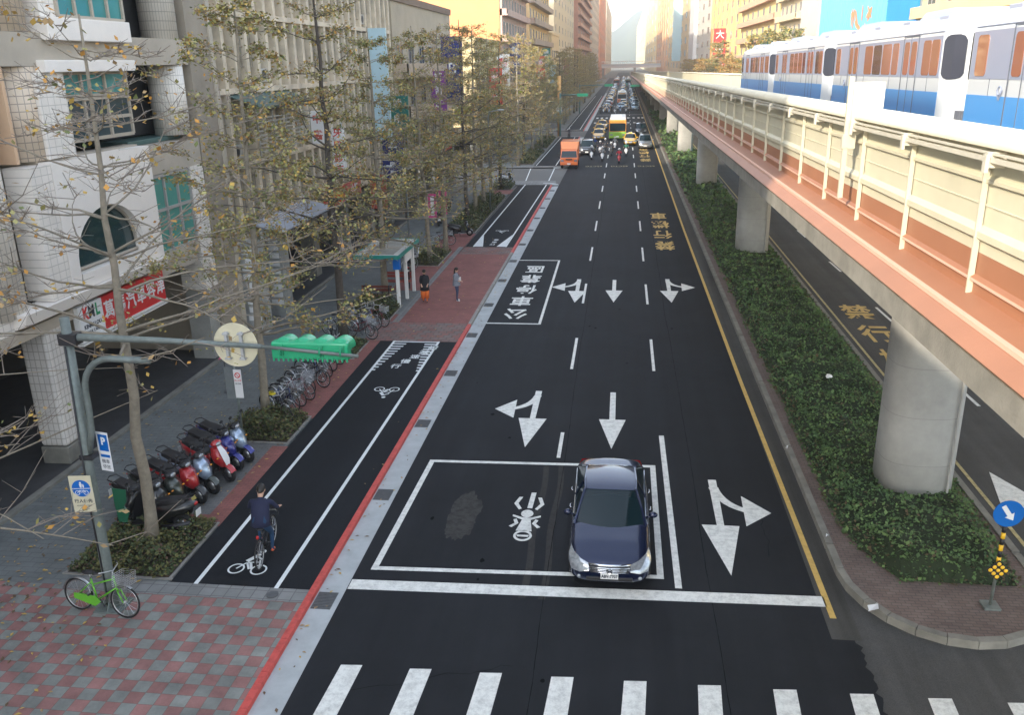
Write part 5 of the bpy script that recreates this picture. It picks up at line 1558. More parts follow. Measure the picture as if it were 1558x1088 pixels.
# orange box truck
def box_truck(label):
    r = tag(empty('box_truck'), label, 'truck')
    mb = MB(); mb.box(-.95, .95, -2.5, -2.35, .42, .75); mb.build('bumper', c_orange, r, bevel=.03)
    mb = MB(); mb.loft([[(-.95,-2.42,.5),(.95,-2.42,.5),(.95,-.95,.5),(-.95,-.95,.5)], [(-.95,-2.42,1.15),(.95,-2.42,1.15),(.95,-.95,1.15),(-.95,-.95,1.15)], [(-.84,-1.98,1.98),(.84,-1.98,1.98),(.88,-.95,1.98),(-.88,-.95,1.98)]])
    c = mb.build('cab', c_orange, r, bevel=.04)
    mb = MB(); mb.add([(-.86,-2.40,1.20),(.86,-2.40,1.20),(.78,-2.06,1.86),(-.78,-2.06,1.86)], [(0,1,2,3)]); mb.build('windscreen', glass_d, r)
    for s in (-1, 1):
        mb = MB(); mb.add([(s*.955,-2.2,1.2),(s*.955,-1.1,1.2),(s*.885,-1.1,1.85),(s*.87,-1.9,1.85)], [(0,1,2,3)]); mb.build('side_window', glass_d, r)
        mb = MB(); mb.box(s*.72-.16, s*.72+.16, -2.53, -2.5, .78, .98); mb.build('headlight', lamp_m, r)
        mb = MB(); mb.box(s*1.12-.05, s*1.12+.05, -2.35, -2.2, 1.25, 1.6); mb.tube([(s*.93,-2.2,1.5),(s*1.1,-2.25,1.5)], .02, 5); mb.build('mirror', black_p, r)
        for yy in (-1.7, 1.35): wheel(r, s*.80, yy, .36, .22)
    mb = MB(); mb.box(-1.0, 1.0, -.88, 2.5, .75, 2.75); mb.build('cargo_box', c_orange, r, bevel=.02)
    mb = MB(); mb.add([(-.98,-.9,2.76),(.98,-.9,2.76),(.85,-1.6,2.03),(-.85,-1.6,2.03)], [(0,1,2,3)]); mb.loft([[(-.95,-.9,2.72),(.95,-.9,2.72),(.95,-.89,2.0),(-.95,-.89,2.0)],[(-.85,-1.6,2.03),(.85,-1.6,2.03),(.85,-1.6,1.99),(-.85,-1.6,1.99)]]); mb.build('wind_deflector', paint('deflector_orange', (.78, .26, .08), 0, .4), r)
    mb = MB(); mb.box(-.35, .35, -2.515, -2.50, .95, 1.08); mb.build('grille', black_p, r)
    mb = MB(); mb.box(-.18, .18, -2.53, -2.505, .48, .62); mb.build('number_plate', plate_m, r)
    mb = MB(); mb.box(-.35, .35, -.9, 2.4, .45, .74); mb.build('chassis', dark_metal, r)
    return r
tk_ = box_truck('orange box truck stopped at the left kerb by the side street'); tk_.location = (-5.7, 98.0, .004)
# city bus
def bus(label, low, top, roofc, cat='bus'):
    r = tag(empty('city_bus'), label, cat)
    mb = MB(); mb.box(-1.24, 1.24, -5.5, 5.5, .35, 1.25); mb.build('lower_body', low, r, bevel=.06)
    mb = MB(); mb.box(-1.24, 1.24, -5.45, 5.5, 1.252, 2.9); mb.build('upper_body', top, r, bevel=.08)
    mb = MB(); mb.box(-1.15, 1.15, -5.3, 5.4, 2.902, 3.12); mb.build('roof', roofc, r, bevel=.08)
    mb = MB(); mb.box(-.6, .6, -2.5, .5, 3.122, 3.35); mb.build('roof_unit', white_pl, r, bevel=.04)
    mb = MB(); mb.box(-1.12, 1.12, -5.52, -5.44, 1.35, 2.45); mb.build('windscreen', glass_d, r, bevel=.05)
    mb = MB(); mb.box(-.85, .85, -5.53, -5.45, 2.52, 2.8); mb.build('route_display', mat('display_amber', (.5, .25, .03), .4), r)
    for s in (-1, 1):
        for k in range(6):
            mb = MB(); mb.box(s*1.245-.01, s*1.245+.01, -5.0+k*1.72, -3.45+k*1.72, 1.5, 2.5); mb.build('side_window', glass_d, r)
        mb = MB(); mb.box(s*.88-.18, s*.88+.18, -5.53, -5.5, .75, .95); mb.build('headlight', lamp_m, r)
        mb = MB(); mb.box(s*1.42-.06, s*1.42+.06, -5.75, -5.6, 1.9, 2.4); mb.tube([(s*1.2,-5.5,2.7),(s*1.42,-5.68,2.4)], .025, 5); mb.build('mirror', black_p, r)
        for yy in (-3.3, 3.0): wheel(r, s*1.12, yy, .48, .26)
    mb = MB(); mb.box(-.2, .2, -5.53, -5.5, .5, .64); mb.build('number_plate', plate_m, r)
    return r
b1 = bus('green and white city bus with orange brow in the middle lane', c_green, paint('bus_brow', (.70, .30, .04), 0, .4), white_pl); b1.location = (-.75, 136, .004)
b2 = bus('white and orange bus in the middle lane of the second queue', c_orange, c_white, c_white); b2.location = (-.4, 251, .004)
b3 = bus('teal bus far up the middle lane', c_teal, c_teal, c_white); b3.location = (1.9, 425, .004)
b4 = bus('red bus far up the left lane', c_red, c_red, c_white); b4.location = (-3.4, 430, .004)
G1 = 'vehicles queuing up the boulevard'
for b_ in (b1, b2, b3, b4): b_['group'] = G1
place_vehicle(P_van, -4.35, 109.5, c_black, 'dark van right behind the orange box truck', 2.3)
place_vehicle(P_taxi, -3.55, 131.5, c_yellow, 'front yellow taxi in the left lane beside the green bus', 2.42, 'taxi')
place_vehicle(P_taxi, -3.65, 141.5, c_yellow, 'second yellow taxi in the left lane, right behind the front one', 2.42, 'taxi')
place_vehicle(P_taxi, -3.5, 151.5, c_yellow, 'third yellow taxi in the left lane of the first queue', 2.42, 'taxi')
place_vehicle(P_taxi, 1.05, 122.5, c_yellow, 'yellow taxi to the right of the green bus', 2.42, 'taxi')
place_vehicle(P_van, 2.95, 117, c_silver, 'pale silver van at the front of the right lane', 2.3)
place_vehicle(P_van, 2.75, 139, c_black, 'black car in the right lane behind the silver van', 2.3)
place_vehicle(P_sed, -.3, 149.5, c_blue, 'pale blue car right behind the green bus', 2.42)
for q in kids(bpy.data.objects[[o.name for o in bpy.data.objects if o.get('label') == 'pale blue car right behind the green bus'][0]]):
    for s_ in q.material_slots:
        if s_.material == c_blue: s_.material = paint('pale_blue_car', (.25, .42, .55), .3)
# the second queue, behind the far crossing
random.seed(99)
lanes = {'left': -3.75, 'middle': -.2, 'right': 2.8}
for ln, x in lanes.items():
    y = 207 + {'left': 0, 'middle': 9, 'right': 5}[ln]; k = 0
    while y < 600:
        if ln == 'middle' and 238 < y < 258: y = 259.5; continue
        if (ln == 'middle') and 412 < y < 432: y = 433; continue
        if (ln == 'left') and 418 < y < 437: y = 438; continue
        typ = random.choice(['sedan', 'sedan', 'taxi', 'taxi', 'suv', 'suv'])
        col = 'yellow' if typ == 'taxi' else random.choice(['white', 'white', 'silver', 'silver', 'black', 'grey', 'red', 'blue'])
        T_ = {'sedan': P_sed, 'taxi': P_taxi, 'suv': P_van}[typ]
        place_vehicle(T_, x + random.uniform(-.35, .35), y, carcol[col], '%s %s, %s from the front of the %s lane in the distant queue' % (col, {'sedan': 'sedan', 'taxi': 'taxi', 'suv': 'van'}[typ], nth(k), ln), 2.4, 'taxi' if typ == 'taxi' else 'car')
        y += random.uniform(6.2, 9.5) if y < 400 else random.uniform(7, 14); k += 1
# cars on the far side of the viaduct
place_vehicle(P_van, 11.2, 112, c_white, 'white van seen between the piers on the far carriageway', 2.3, rz=math.pi)
place_vehicle(P_sed, 13.6, 150, c_silver, 'silver sedan on the far carriageway beyond the piers', 2.4, rz=math.pi)
# ------------------------------------------------------------ people
def person(name, label, J, cols, rad=1.0, hair=None, hairlen=0.0, fingers=True, group=None, cat='person', face=True):
    """J: joints (x,y,z) in metres. One skinned continuous body; cloth colours are given by the bone a face lies nearest to"""
    V, E, RR, bone = [], [], [], []
    idx = {}
    def add(k, p, r): idx[k] = len(V); V.append(Vector(p)); RR.append(r*rad); return idx[k]
    pel = add('pelvis', J['pelvis'], .135)
    chest = Vector(J['pelvis']).lerp(Vector(J['neck']), .62); mid = Vector(J['pelvis']).lerp(Vector(J['neck']), .3)
    add('waist', mid, .118); add('chest', chest, .135); add('neckbase', Vector(J['pelvis']).lerp(Vector(J['neck']), .93), .075)
    add('neck', J['neck'], .052); hd = Vector(J['head']); nk = Vector(J['neck'])
    add('jaw', nk.lerp(hd, .45), .066); add('head', hd, .092); add('crown', hd + (hd-nk).normalized()*.075, .070)
    for a, b in (('pelvis','waist'),('waist','chest'),('chest','neckbase'),('neckbase','neck'),('neck','jaw'),('jaw','head'),('head','crown')): E.append((idx[a], idx[b]))
    ends = {}
    for s in ('l', 'r'):
        sh, el, wr = (Vector(J[k + s]) for k in ('sh', 'el', 'wr'))
        add('sh'+s, sh, .066); add('ua'+s, sh.lerp(el, .5), .050); add('el'+s, el, .042); add('fa'+s, el.lerp(wr, .5), .036); add('wr'+s, wr, .026)
        hdv = Vector(J['hand'+s]) if 'hand'+s in J else (wr-el).normalized()
        palm = wr + hdv*.055; add('pm'+s, palm, .030)
        for a, b in (('chest','sh'+s),('sh'+s,'ua'+s),('ua'+s,'el'+s),('el'+s,'fa'+s),('fa'+s,'wr'+s),('wr'+s,'pm'+s)): E.append((idx[a], idx[b]))
        if fingers:
            up = Vector((0,0,1)) if abs(hdv.z) < .7 else Vector((0,1,0))
            sd = hdv.cross(up).normalized(); dn = hdv.cross(sd).normalized()
            for f in range(4):
                b0 = palm + hdv*.035 + sd*(.024 - .016*f); ln = (.030, .035, .033, .025)[f]
                k1 = add('f%d%s1' % (f, s), b0, .0105); k2 = add('f%d%s2' % (f, s), b0 + hdv*ln + dn*.006, .0095); k3 = add('f%d%s3' % (f, s), b0 + hdv*ln*1.7 + dn*.024, .008)
                E += [(idx['pm'+s], k1), (k1, k2), (k2, k3)]
            k1 = add('t'+s+'1', palm + sd*.034 + hdv*.0, .011); k2 = add('t'+s+'2', palm + sd*.05 + hdv*.034, .0095)
            E += [(idx['pm'+s], k1), (k1, k2)]
        hp, kn, an = (Vector(J[k + s]) for k in ('hp', 'kn', 'an'))
        add('hp'+s, hp, .092); add('th'+s, hp.lerp(kn, .5), .078); add('kn'+s, kn, .056); add('cf'+s, kn.lerp(an, .38), .053); add('an'+s, an, .036)
        fd = Vector(J['foot'+s]); add('he'+s, an + Vector((0,0,-.045)) - fd*.03, .036); add('to'+s, an + fd*.15 + Vector((0,0,-.055)), .032)
        for a, b in (('pelvis','hp'+s),('hp'+s,'th'+s),('th'+s,'kn'+s),('kn'+s,'cf'+s),('cf'+s,'an'+s),('an'+s,'he'+s),('he'+s,'to'+s)): E.append((idx[a], idx[b]))
    me = bpy.data.meshes.new('person'); me.from_pydata(V, E, []); o = bpy.data.objects.new('body', me); COL.objects.link(o)
    sk = o.modifiers.new('skin', 'SKIN'); sk.use_smooth_shade = True
    for i, v in enumerate(me.skin_vertices[0].data): v.radius = (RR[i], RR[i]); v.use_root = (i == 0)
    sb = o.modifiers.new('sub', 'SUBSURF'); sb.levels = 1
    bake(o)
    # colours by nearest joint segment
    zone = {}
    for k in idx:
        if k[:2] in ('wr', 'pm') or (k[0] in 'ft' and k[-1] in '123' and k[:2] not in ('to', 'th')): zone[k] = 'skin'
        elif k in ('neck', 'jaw', 'head', 'crown'): zone[k] = 'skin'
        elif k[:2] in ('he', 'to'): zone[k] = 'shoe'
        elif k[:2] in ('hp', 'th', 'kn', 'cf', 'an') or k == 'pelvis': zone[k] = 'leg'
        else: zone[k] = 'top'
    ml = ['skin', 'top', 'leg', 'shoe']
    o.data.materials.clear()
    for q in ml: o.data.materials.append(cols[q])
    keys = list(idx)
    for p in o.data.polygons:
        c = p.center; best = min(keys, key=lambda k: (V[idx[k]]-c).length - RR[idx[k]]*.9)
        p.material_index = ml.index(zone[best]); p.use_smooth = True
    root = tag(empty(name), label, cat, group)
    o.parent = root
    # head details: hair cap, ears, nose, eyes
    fw = Vector(J.get('face', (0, -1, 0))).normalized(); upv = (hd-nk).normalized(); sdv = fw.cross(upv).normalized()
    M_ = Matrix((sdv, -fw, upv)).transposed().to_4x4(); M_.translation = hd + upv*.03
    if hair:
        mb = MB().use(0, True); mb.ball((0, .018, .022), .092, .100, .108, 14, 9)
        if hairlen: mb.ball((0, .065, -.09), .075, .055, hairlen, 12, 8)
        mb.xf(0, M_); mb.build('hair', hair, root)
    if face:
        mb = MB().use(0, True); mb.ball((0, -.098, -.03), .012, .018, .022, 8, 6); mb.ball((.085, .0, -.02), .012, .02, .028, 8, 6); mb.ball((-.085, .0, -.02), .012, .02, .028, 8, 6)
        mb.xf(0, M_); mb.build('nose_and_ears', cols['skin'], root)
        mb = MB().use(0, True); mb.ball((.032, -.086, .0), .011, .008, .006, 8, 6); mb.ball((-.032, -.086, .0), .011, .008, .006, 8, 6); mb.xf(0, M_); mb.build('eyes', hair_m, root)
        mb = MB().use(0, True); mb.ball((0, -.085, -.062), .022, .008, .005, 8, 6); mb.xf(0, M_); mb.build('mouth', mat('lips', (.35, .12, .10), .5), root)
    return root
def cl(n, c): return mat(n, c, .85, var=.12, scale=8)
# woman standing on the red paving, seen from the side, facing right
Jw = dict(pelvis=(0, 0, .93), neck=(0, 0, 1.40), head=(.02, 0, 1.52), face=(1, -.15, 0),
          shl=(-.02, .15, 1.33), ell=(-.03, .20, 1.07), wrl=(.16, .14, 1.00), shr=(-.02, -.15, 1.33), elr=(-.02, -.20, 1.07), wrr=(.18, -.12, 1.03),
          hpl=(0, .09, .88), knl=(.02, .10, .49), anl=(-.03, .10, .09), footl=(1, 0, 0), hpr=(0, -.09, .88), knr=(.05, -.09, .49), anr=(.04, -.10, .09), footr=(1, 0, 0))
w_ = person('person', 'woman with long dark hair in a grey coat and jeans standing on the red paving', Jw, dict(skin=skin, top=cl('coat_grey', (.20, .22, .26)), leg=cl('jeans', (.045, .055, .11)), shoe=white_pl), hair=hair_m, hairlen=.17)
mb = MB().use(0, True); mb.loft([[(x*a+.0, y*a*1.15, z) for x, y in [(math.cos(2*math.pi*i/14)*.16, math.sin(2*math.pi*i/14)*.16) for i in range(14)]] for z, a in ((.78, 1.18), (.95, 1.06), (1.1, .92), (1.28, .98))], caps=False); mb.build('coat_skirt', cl('coat_grey', (.20, .22, .26)), w_)
mb = MB(); mb.box(.16, .20, -.10, .12, .98, 1.18); mb.build('white_bag', white_pl, w_)
w_.location = (-7.80, 40.1, Z1); w_.rotation_euler = (0, 0, R(-8))
# man in black with an orange garment
Jm = dict(pelvis=(0, 0, .92), neck=(0, .03, 1.40), head=(0, 0, 1.52), face=(0, -1, -.2),
          shl=(.17, .03, 1.33), ell=(.22, .02, 1.06), wrl=(.16, -.12, .92), shr=(-.17, .03, 1.33), elr=(-.22, .02, 1.06), wrr=(-.16, -.12, .92),
          hpl=(.09, 0, .88), knl=(.10, -.10, .48), anl=(.09, .0, .09), footl=(0, -1, 0), hpr=(-.09, 0, .88), knr=(-.10, .02, .48), anr=(-.10, .14, .09), footr=(0, -1, 0))
m_ = person('person', 'person in a black hooded jacket and bright orange trousers walking on the red paving', Jm, dict(skin=skin, top=cl('black_jacket', (.015, .016, .02)), leg=cl('orange_overalls', (.75, .17, .03)), shoe=black_p), hair=hair_m)
mb = MB(); 
for s in (-1, 1): mb.use(0, True).tube([(s*.095, 0, .66), (s*.1, -.04, .5), (s*.10, -.03, .22)], [.12, .115, .10], 10)
mb.build('baggy_trousers', cl('orange_overalls', (.75, .17, .03)), m_)
mb = MB().use(0, True); mb.loft([[(math.cos(2*math.pi*i/14)*.21*a, .02 + math.sin(2*math.pi*i/14)*.17*a, z) for i in range(14)] for z, a in ((.60, 1.1), (.8, 1.08), (1.0, 1.0), (1.2, 1.0), (1.34, .75))]); mb.build('long_jacket', cl('black_jacket', (.015, .016, .02)), m_)
m_.location = (-9.3, 39.8, Z1); m_.rotation_euler = (0, 0, R(12)); m_.scale = (.97,)*3

# ------------------------------------------------------------ bicycles
def bicycle(label, fc, basket=False, cover=None, group=None, tyre=.335, fend=True, chaincase=False, wire=False):
    """along X, front wheel at +X, wheelbase 1.06, origin under the middle"""
    r = tag(empty('bicycle'), label, 'bicycle', group); t = tyre
    fm = mat('frame_' + fc[0], fc[1], .35, .2, coat=.4)
    for s in (-1, 1):
        c = (s*.53, 0, t)
        mb = MB().use(0, True); mb.ring(c, 'y', t-.018, .018, 30, 6); w = mb.build('wheel', rubber, r)
        mb = MB().use(0, True); mb.ring(c, 'y', t-.045, .010, 26, 4); mb.tube([(c[0], -.045, t), (c[0], .045, t)], .022, 8)
        for k in range(14):
            a = 2*math.pi*k/14; mb.use(0, False).tube([(c[0], .02*(-1)**k, t), (c[0]+math.cos(a)*(t-.05), 0, t+math.sin(a)*(t-.05))], .0028, 3, caps=False)
        mb.build('spokes', steel, w)
        if fend:
            mb = MB().use(0, True); n = 12; a0, a1 = (20, 175) if s < 0 else (60, 190)
            rows = []
            for k in range(n+1):
                a = R(a0 + (a1-a0)*k/n); rr = t+.022; rows.append([(c[0]+math.cos(a)*(rr-.012), -.032, t+math.sin(a)*(rr-.012)), (c[0]+math.cos(a)*rr, 0, t+math.sin(a)*rr), (c[0]+math.cos(a)*(rr-.012), .032, t+math.sin(a)*(rr-.012))])
            mb.loft(rows, closed=False, caps=False); mb.build('mudguard', steel, r)
    bb = (-.10, 0, .28); st = (-.22, 0, .70); hd0 = (.36, 0, .60); hd1 = (.33, 0, .78)
    mb = MB().use(0, True)
    mb.tube([bb, st], .017, 8); mb.tube([bb, hd0], .019, 8); mb.tube([(-.19, 0, .58), hd1], .016, 8); mb.tube([(.30, 0, .84), hd0, (.40, 0, .52)], .02, 8)
    for s in (-1, 1):
        mb.tube([(-.53, s*.05, t), bb], .010, 6); mb.tube([(-.53, s*.05, t), (-.21, s*.02, .64)], .009, 6); mb.tube([(.40, s*.045, .56), (.53, s*.05, t)], .012, 6)
    mb.build('frame', fm, r)
    mb = MB().use(0, True); mb.tube([st, (-.245, 0, .80)], .013, 6); mb.build('seat_post', steel, r)
    mb = MB().use(0, True); mb.ball((-.27, 0, .83), .13, .085, .035, 12, 6); mb.ball((-.16, 0, .83), .09, .03, .025, 10, 6); mb.build('saddle', black_p, r)
    mb = MB().use(0, True); mb.tube([(.30, 0, .84), (.29, 0, .93)], .014, 6); mb.tube([(.14, -.29, .98), (.25, -.2, .98), (.31, 0, .94), (.25, .2, .98), (.14, .29, .98)], .012, 6); hb_ = mb.build('handlebar', steel, r)
    mb = MB(); 
    for s in (-1, 1): mb.use(0, True).tube([(.20, s*.25, .98), (.11, s*.305, .98)], .018, 8)
    mb.build('grip', black_p, hb_)
    mb = MB().use(0, True); mb.ring((-.10, .045, .28), 'y', .085, .008, 18, 4); mb.tube([(-.10, .05, .28), (-.02, .07, .13)], .009, 5); mb.tube([(-.10, -.05, .28), (-.18, -.07, .43)], .009, 5); mb.tube([(-.02, .06, .13), (-.02, .15, .13)], .018, 6); mb.tube([(-.18, -.06, .43), (-.18, -.15, .43)], .018, 6); mb.build('crank', dark_metal, r)
    if chaincase:
        mb = MB(); mb.prism([(-.58, t-.05), (-.10, .18), (.02, .28), (-.10, .39), (-.58, t+.05)], 'y', -.075, -.055); mb.build('chain_guard', fm, r)
    mb = MB(); mb.tube([(-.42, .06, t+.02), (-.36, .14, .02)], .009, 5); mb.build('kickstand', steel, r)
    if basket:
        mb = MB()
        x0, x1, z0, z1 = .40, .68, .70, .93
        for k in range(7): 
            z = z0 + (z1-z0)*k/6; mb.tube([(x0, -.15, z), (x1, -.17, z), (x1, .17, z), (x0, .15, z), (x0, -.15, z)], .004, 4, caps=False)
        for k in range(8):
            y = -.16+.32*k/7; mb.tube([(x0, y, z1), (x0, y, z0), (x1, y, z0), (x1, y, z1)], .004, 4, caps=False)
        mb.build('basket', steel if not wire else dark_metal, r)
    if cover:
        mb = MB().use(0, True); mb.ball((-.26, 0, .855), .17, .12, .06, 12, 6); mb.build('saddle_cover', cover, r)
    return r
green_b = ('lime', (.15, .50, .04))
gb_ = bicycle('lime green bicycle with wire basket leaning against the signal pole', green_b, basket=True, chaincase=True)
gb_.location = (-10.68, 14.44, Z1+.01); gb_.rotation_euler = (R(-7), 0, R(-9)); gb_.scale = (1.1,)*3
gb2 = 'bicycles parked in the long rack row'
rb = random.Random(12)
fcols = [('silver', (.35, .36, .38)), ('black', (.02, .02, .025)), ('maroon', (.20, .03, .04)), ('darkblue', (.03, .05, .14)), ('grey', (.14, .15, .16))]
protoB = [tree_of(bicycle('b', fcols[i], basket=(i % 2 == 0), group=gb2)) for i in range(5)]
ybk = [25.35, 25.9, 26.4, 27.0, 27.6, 28.2, 28.8, 29.4, 30.0, 30.7, 31.3]
usedb = set()
descr = ['silver', 'black', 'maroon', 'dark blue', 'grey']
for i, y in enumerate(ybk):
    v = (i*2+1) % 5
    o = protoB[v][0] if v not in usedb else copy_tree(protoB[v]); usedb.add(v)
    o.location = (-11.05 + rb.uniform(-.12, .15), y, Z1+.005); o.rotation_euler = (R(rb.uniform(-6, 8)), 0, R(rb.uniform(-34, -20)))
    o['label'] = '%s bicycle, %s from the near end of the long row by the bike lane' % (descr[v], nth(i)); o['group'] = gb2
yb_ = bicycle('bicycle with a bright yellow saddle cover at the near end of the long row', fcols[1], cover=mat('yellow_cover', (.75, .60, .03), .5), group=gb2)
yb_.location = (-10.9, 25.05, Z1+.005); yb_.rotation_euler = (R(4), 0, R(-38))
g2 = 'bicycles around the tree before the red paving'
for i, (x, y, a) in enumerate(((-10.75, 33.9, -20), (-10.9, 34.5, -35), (-11.0, 35.2, -15), (-11.9, 33.6, -60), (-11.8, 34.6, 30), (-10.7, 35.8, -28), (-11.5, 36.2, 10))):
    v = (i*3+2) % 5
    o = copy_tree(protoB[v]); o.location = (x, y, Z1+.005); o.rotation_euler = (R(rb.uniform(-8, 8)), 0, R(a))
    o['label'] = '%s bicycle, %s from the near side of the cluster beside the straight tree' % (descr[v], nth(i)); o['group'] = g2
for i, (x, y, a) in enumerate(((-11.6, 46.3, 70), (-11.9, 50, 100), (-11.2, 53.5, 10))):
    o = copy_tree(protoB[i]); o.location = (x, y, Z1+.005); o.rotation_euler = (0, 0, R(a)); o['group'] = 'bicycles beyond the bus shelter'
    o['label'] = '%s bicycle standing beyond the bus shelter, %s from the near one' % (descr[i], nth(i))

# cyclist riding away in the bike lane
cb = bicycle('dark bicycle ridden away from the camera in the bike lane', ('dark', (.03, .03, .035)), fend=False)
cb.location = (-8.08, 17.0, Z1+.01); cb.rotation_euler = (0, 0, R(97)); cb.scale = (1.08,)*3
Jc = dict(pelvis=(0, -.26, .92), neck=(0, -.02, 1.41), head=(0, .06, 1.53), face=(0, 1, -.15),
          shl=(-.19, -.04, 1.34), ell=(-.30, .08, 1.13), wrl=(-.27, .28, 1.02), handl=(0, 1, -.1), shr=(.19, -.04, 1.34), elr=(.30, .08, 1.13), wrr=(.27, .28, 1.02), handr=(0, 1, -.1),
          hpl=(-.10, -.24, .88), knl=(-.12, .10, .70), anl=(-.11, -.04, .42), footl=(0, 1, -.1), hpr=(.10, -.24, .88), knr=(.13, .05, .54), anr=(.12, .0, .17), footr=(0, 1, -.1))
cy_ = person('person', 'cyclist in a navy jacket, blue trousers and orange shoes riding away in the bike lane', Jc, dict(skin=skin, top=cl('navy_jacket', (.014, .018, .050)), leg=cl('blue_trousers', (.012, .045, .105)), shoe=mat('orange_shoe', (.75, .14, .05), .6)), rad=1.05, hair=hair_m)
mb = MB().use(0, True); mb.loft([[(x*a, -.15 + (y*.8)*a + (z-1.1)*.30, z) for x, y in [(math.cos(2*math.pi*i/16)*.20, math.sin(2*math.pi*i/16)*.17) for i in range(16)]] for z, a in ((.86, 1.08), (1.0, 1.0), (1.15, 1.0), (1.3, .98), (1.38, .72))], caps=True); mb.build('jacket', cl('navy_jacket', (.014, .018, .050)), cy_)
cy_.location = (-8.08, 17.0, Z1+.02); cy_.rotation_euler = (0, 0, R(7)); cy_.scale = (1.08,)*3
mb = MB(); mb.use(0, True).ball((0,0,0), .035, .035, .045, 8, 6); rl = mb.build('rear_lamp', red_l, cb); rl.location = (-.52, 0, .74)

# ------------------------------------------------------------ scooters (front towards -Y, origin under the middle)
def scooter(label, body, shield=None, seat=None, group=None, big=False, fmix=None, box=False):
    r = tag(empty('scooter'), label, 'scooter', group)
    fmix = fmix or body
    for i, (y, rr) in enumerate(((-.62, .225), (.60, .225))):
        mb = MB().use(0, True); mb.ring((0, y, rr), 'x', rr-.05, .052, 22, 8); w = mb.build('wheel', rubber, r)
        mb = MB().use(0, True); mb.tube([(-.03, y, rr), (.03, y, rr)], .10, 12)
        for k in range(5): a = 2*math.pi*k/5; mb.use(0, False).tube([(0, y, rr), (0, y+math.cos(a)*.15, rr+math.sin(a)*.15)], .016, 4)
        mb.ring((0, y, rr), 'x', .15, .014, 18, 4); mb.build('rim', steel, w)
    # front mudguard
    def sec(y, hw, z0, z1): return [(-hw, y, z0), (-hw*.95, y, (z0+z1)/2), (-hw*.55, y, z1), (0, y, z1+.015), (hw*.55, y, z1), (hw*.95, y, (z0+z1)/2), (hw, y, z0)]
    mb = MB().use(0, True)
    rows = []
    for k in range(8):
        a = R(25 + 150*k/7); rows.append([(-.075, -.62-math.cos(a)*.24, .225+math.sin(a)*.24-.02), (0, -.62-math.cos(a)*.27, .225+math.sin(a)*.27), (.075, -.62-math.cos(a)*.24, .225+math.sin(a)*.24-.02)])
    mb.loft(rows, closed=False, caps=False); mb.build('front_mudguard', fmix, r)
    # front apron: rising slanted shield
    mb = MB().use(0, True)
    mb.loft([[(-.10, -.60, .42), (0, -.68, .44), (.10, -.60, .42), (.09, -.50, .40), (-.09, -.50, .40)], [(-.19, -.50, .55), (0, -.66, .58), (.19, -.50, .55), (.16, -.42, .52), (-.16, -.42, .52)],
             [(-.22, -.42, .72), (0, -.57, .76), (.22, -.42, .72), (.17, -.36, .70), (-.17, -.36, .70)], [(-.13, -.36, .88), (0, -.46, .92), (.13, -.36, .88), (.11, -.30, .86), (-.11, -.30, .86)]])
    ap_ = mb.build('front_apron', body, r)
    if shield:
        mb = MB().use(0, True); mb.loft([[(-.05, -.685, .47), (.05, -.685, .47)], [(-.08, -.672, .60), (.08, -.672, .60)], [(-.08, -.585, .77), (.08, -.585, .77)], [(-.05, -.475, .91), (.05, -.475, .91)]], closed=False, caps=False); mb.build('apron_panel', shield, ap_)
    # leg shield lower, floor
    mb = MB().use(0, False); mb.loft([[(-.21, -.40, .27), (.21, -.40, .27), (.21, -.02, .27), (-.21, -.02, .27)], [(-.23, -.38, .33), (.23, -.38, .33), (.20, .0, .33), (-.20, .0, .33)]]); mb.build('floorboard', black_p, r)
    mb = MB().use(0, True); mb.loft([[(-.2, -.36, .33), (.2, -.36, .33)], [(-.19, -.33, .6), (.19, -.33, .6)], [(-.12, -.29, .84), (.12, -.29, .84)]], closed=False, caps=False); mb.build('leg_shield', black_p, r)
    # rear body
    mb = MB().use(0, True)
    mb.loft([[(-.12, -.06, .33), (.12, -.06, .33), (.13, -.03, .58), (-.13, -.03, .58)], [(-.18, .12, .34), (.18, .12, .34), (.16, .12, .64), (-.16, .12, .64)],
             [(-.20, .40, .42), (.20, .40, .42), (.16, .42, .70), (-.16, .42, .70)], [(-.17, .70, .52), (.17, .70, .52), (.13, .72, .74), (-.13, .72, .74)], [(-.06, .92, .64), (.06, .92, .64), (.05, .92, .74), (-.05, .92, .74)]])
    mb.build('rear_body', fmix if big else body, r)
    mb = MB().use(0, True); mb.loft([[(-.10, -.05, .60), (.10, -.05, .60), (.07, -.04, .66), (-.07, -.04, .66)], [(-.155, .10, .64), (.155, .10, .64), (.13, .10, .74), (-.13, .10, .74)], [(-.165, .38, .68), (.165, .38, .68), (.14, .38, .79), (-.14, .38, .79)], [(-.12, .74, .74), (.12, .74, .74), (.10, .74, .84), (-.10, .74, .84)]]); mb.build('seat', seat or black_p, r, bevel=.01)
    mb = MB().use(0, True); mb.tube([(-.11, .60, .80), (-.12, .88, .86), (0, .95, .87), (.12, .88, .86), (.11, .60, .80)], .014, 6); mb.build('grab_rail', dark_metal, r)
    # engine, exhaust
    mb = MB().use(0, True); mb.tube([(-.10, .15, .26), (-.12, .60, .24)], .075, 10); mb.build('engine', dark_metal, r)
    mb = MB().use(0, True); mb.tube([(.14, .20, .22), (.15, .42, .22), (.16, .85, .33)], [.03, .055, .05], 10); mb.build('exhaust', dark_metal, r)
    # handlebar
    mb = MB().use(0, True); mb.tube([(0, -.60, .25), (0, -.36, .90)], .028, 6); mb.tube([(-.33, -.22, .98), (-.2, -.33, .98), (0, -.37, .95), (.2, -.33, .98), (.33, -.22, .98)], .017, 6)
    hb_ = mb.build('handlebar', dark_metal, r)
    mb = MB().use(0, True); mb.ball((0, -.40, .955), .14, .10, .075, 12, 8); mb.build('handlebar_cowl', body if shield else black_p, hb_)
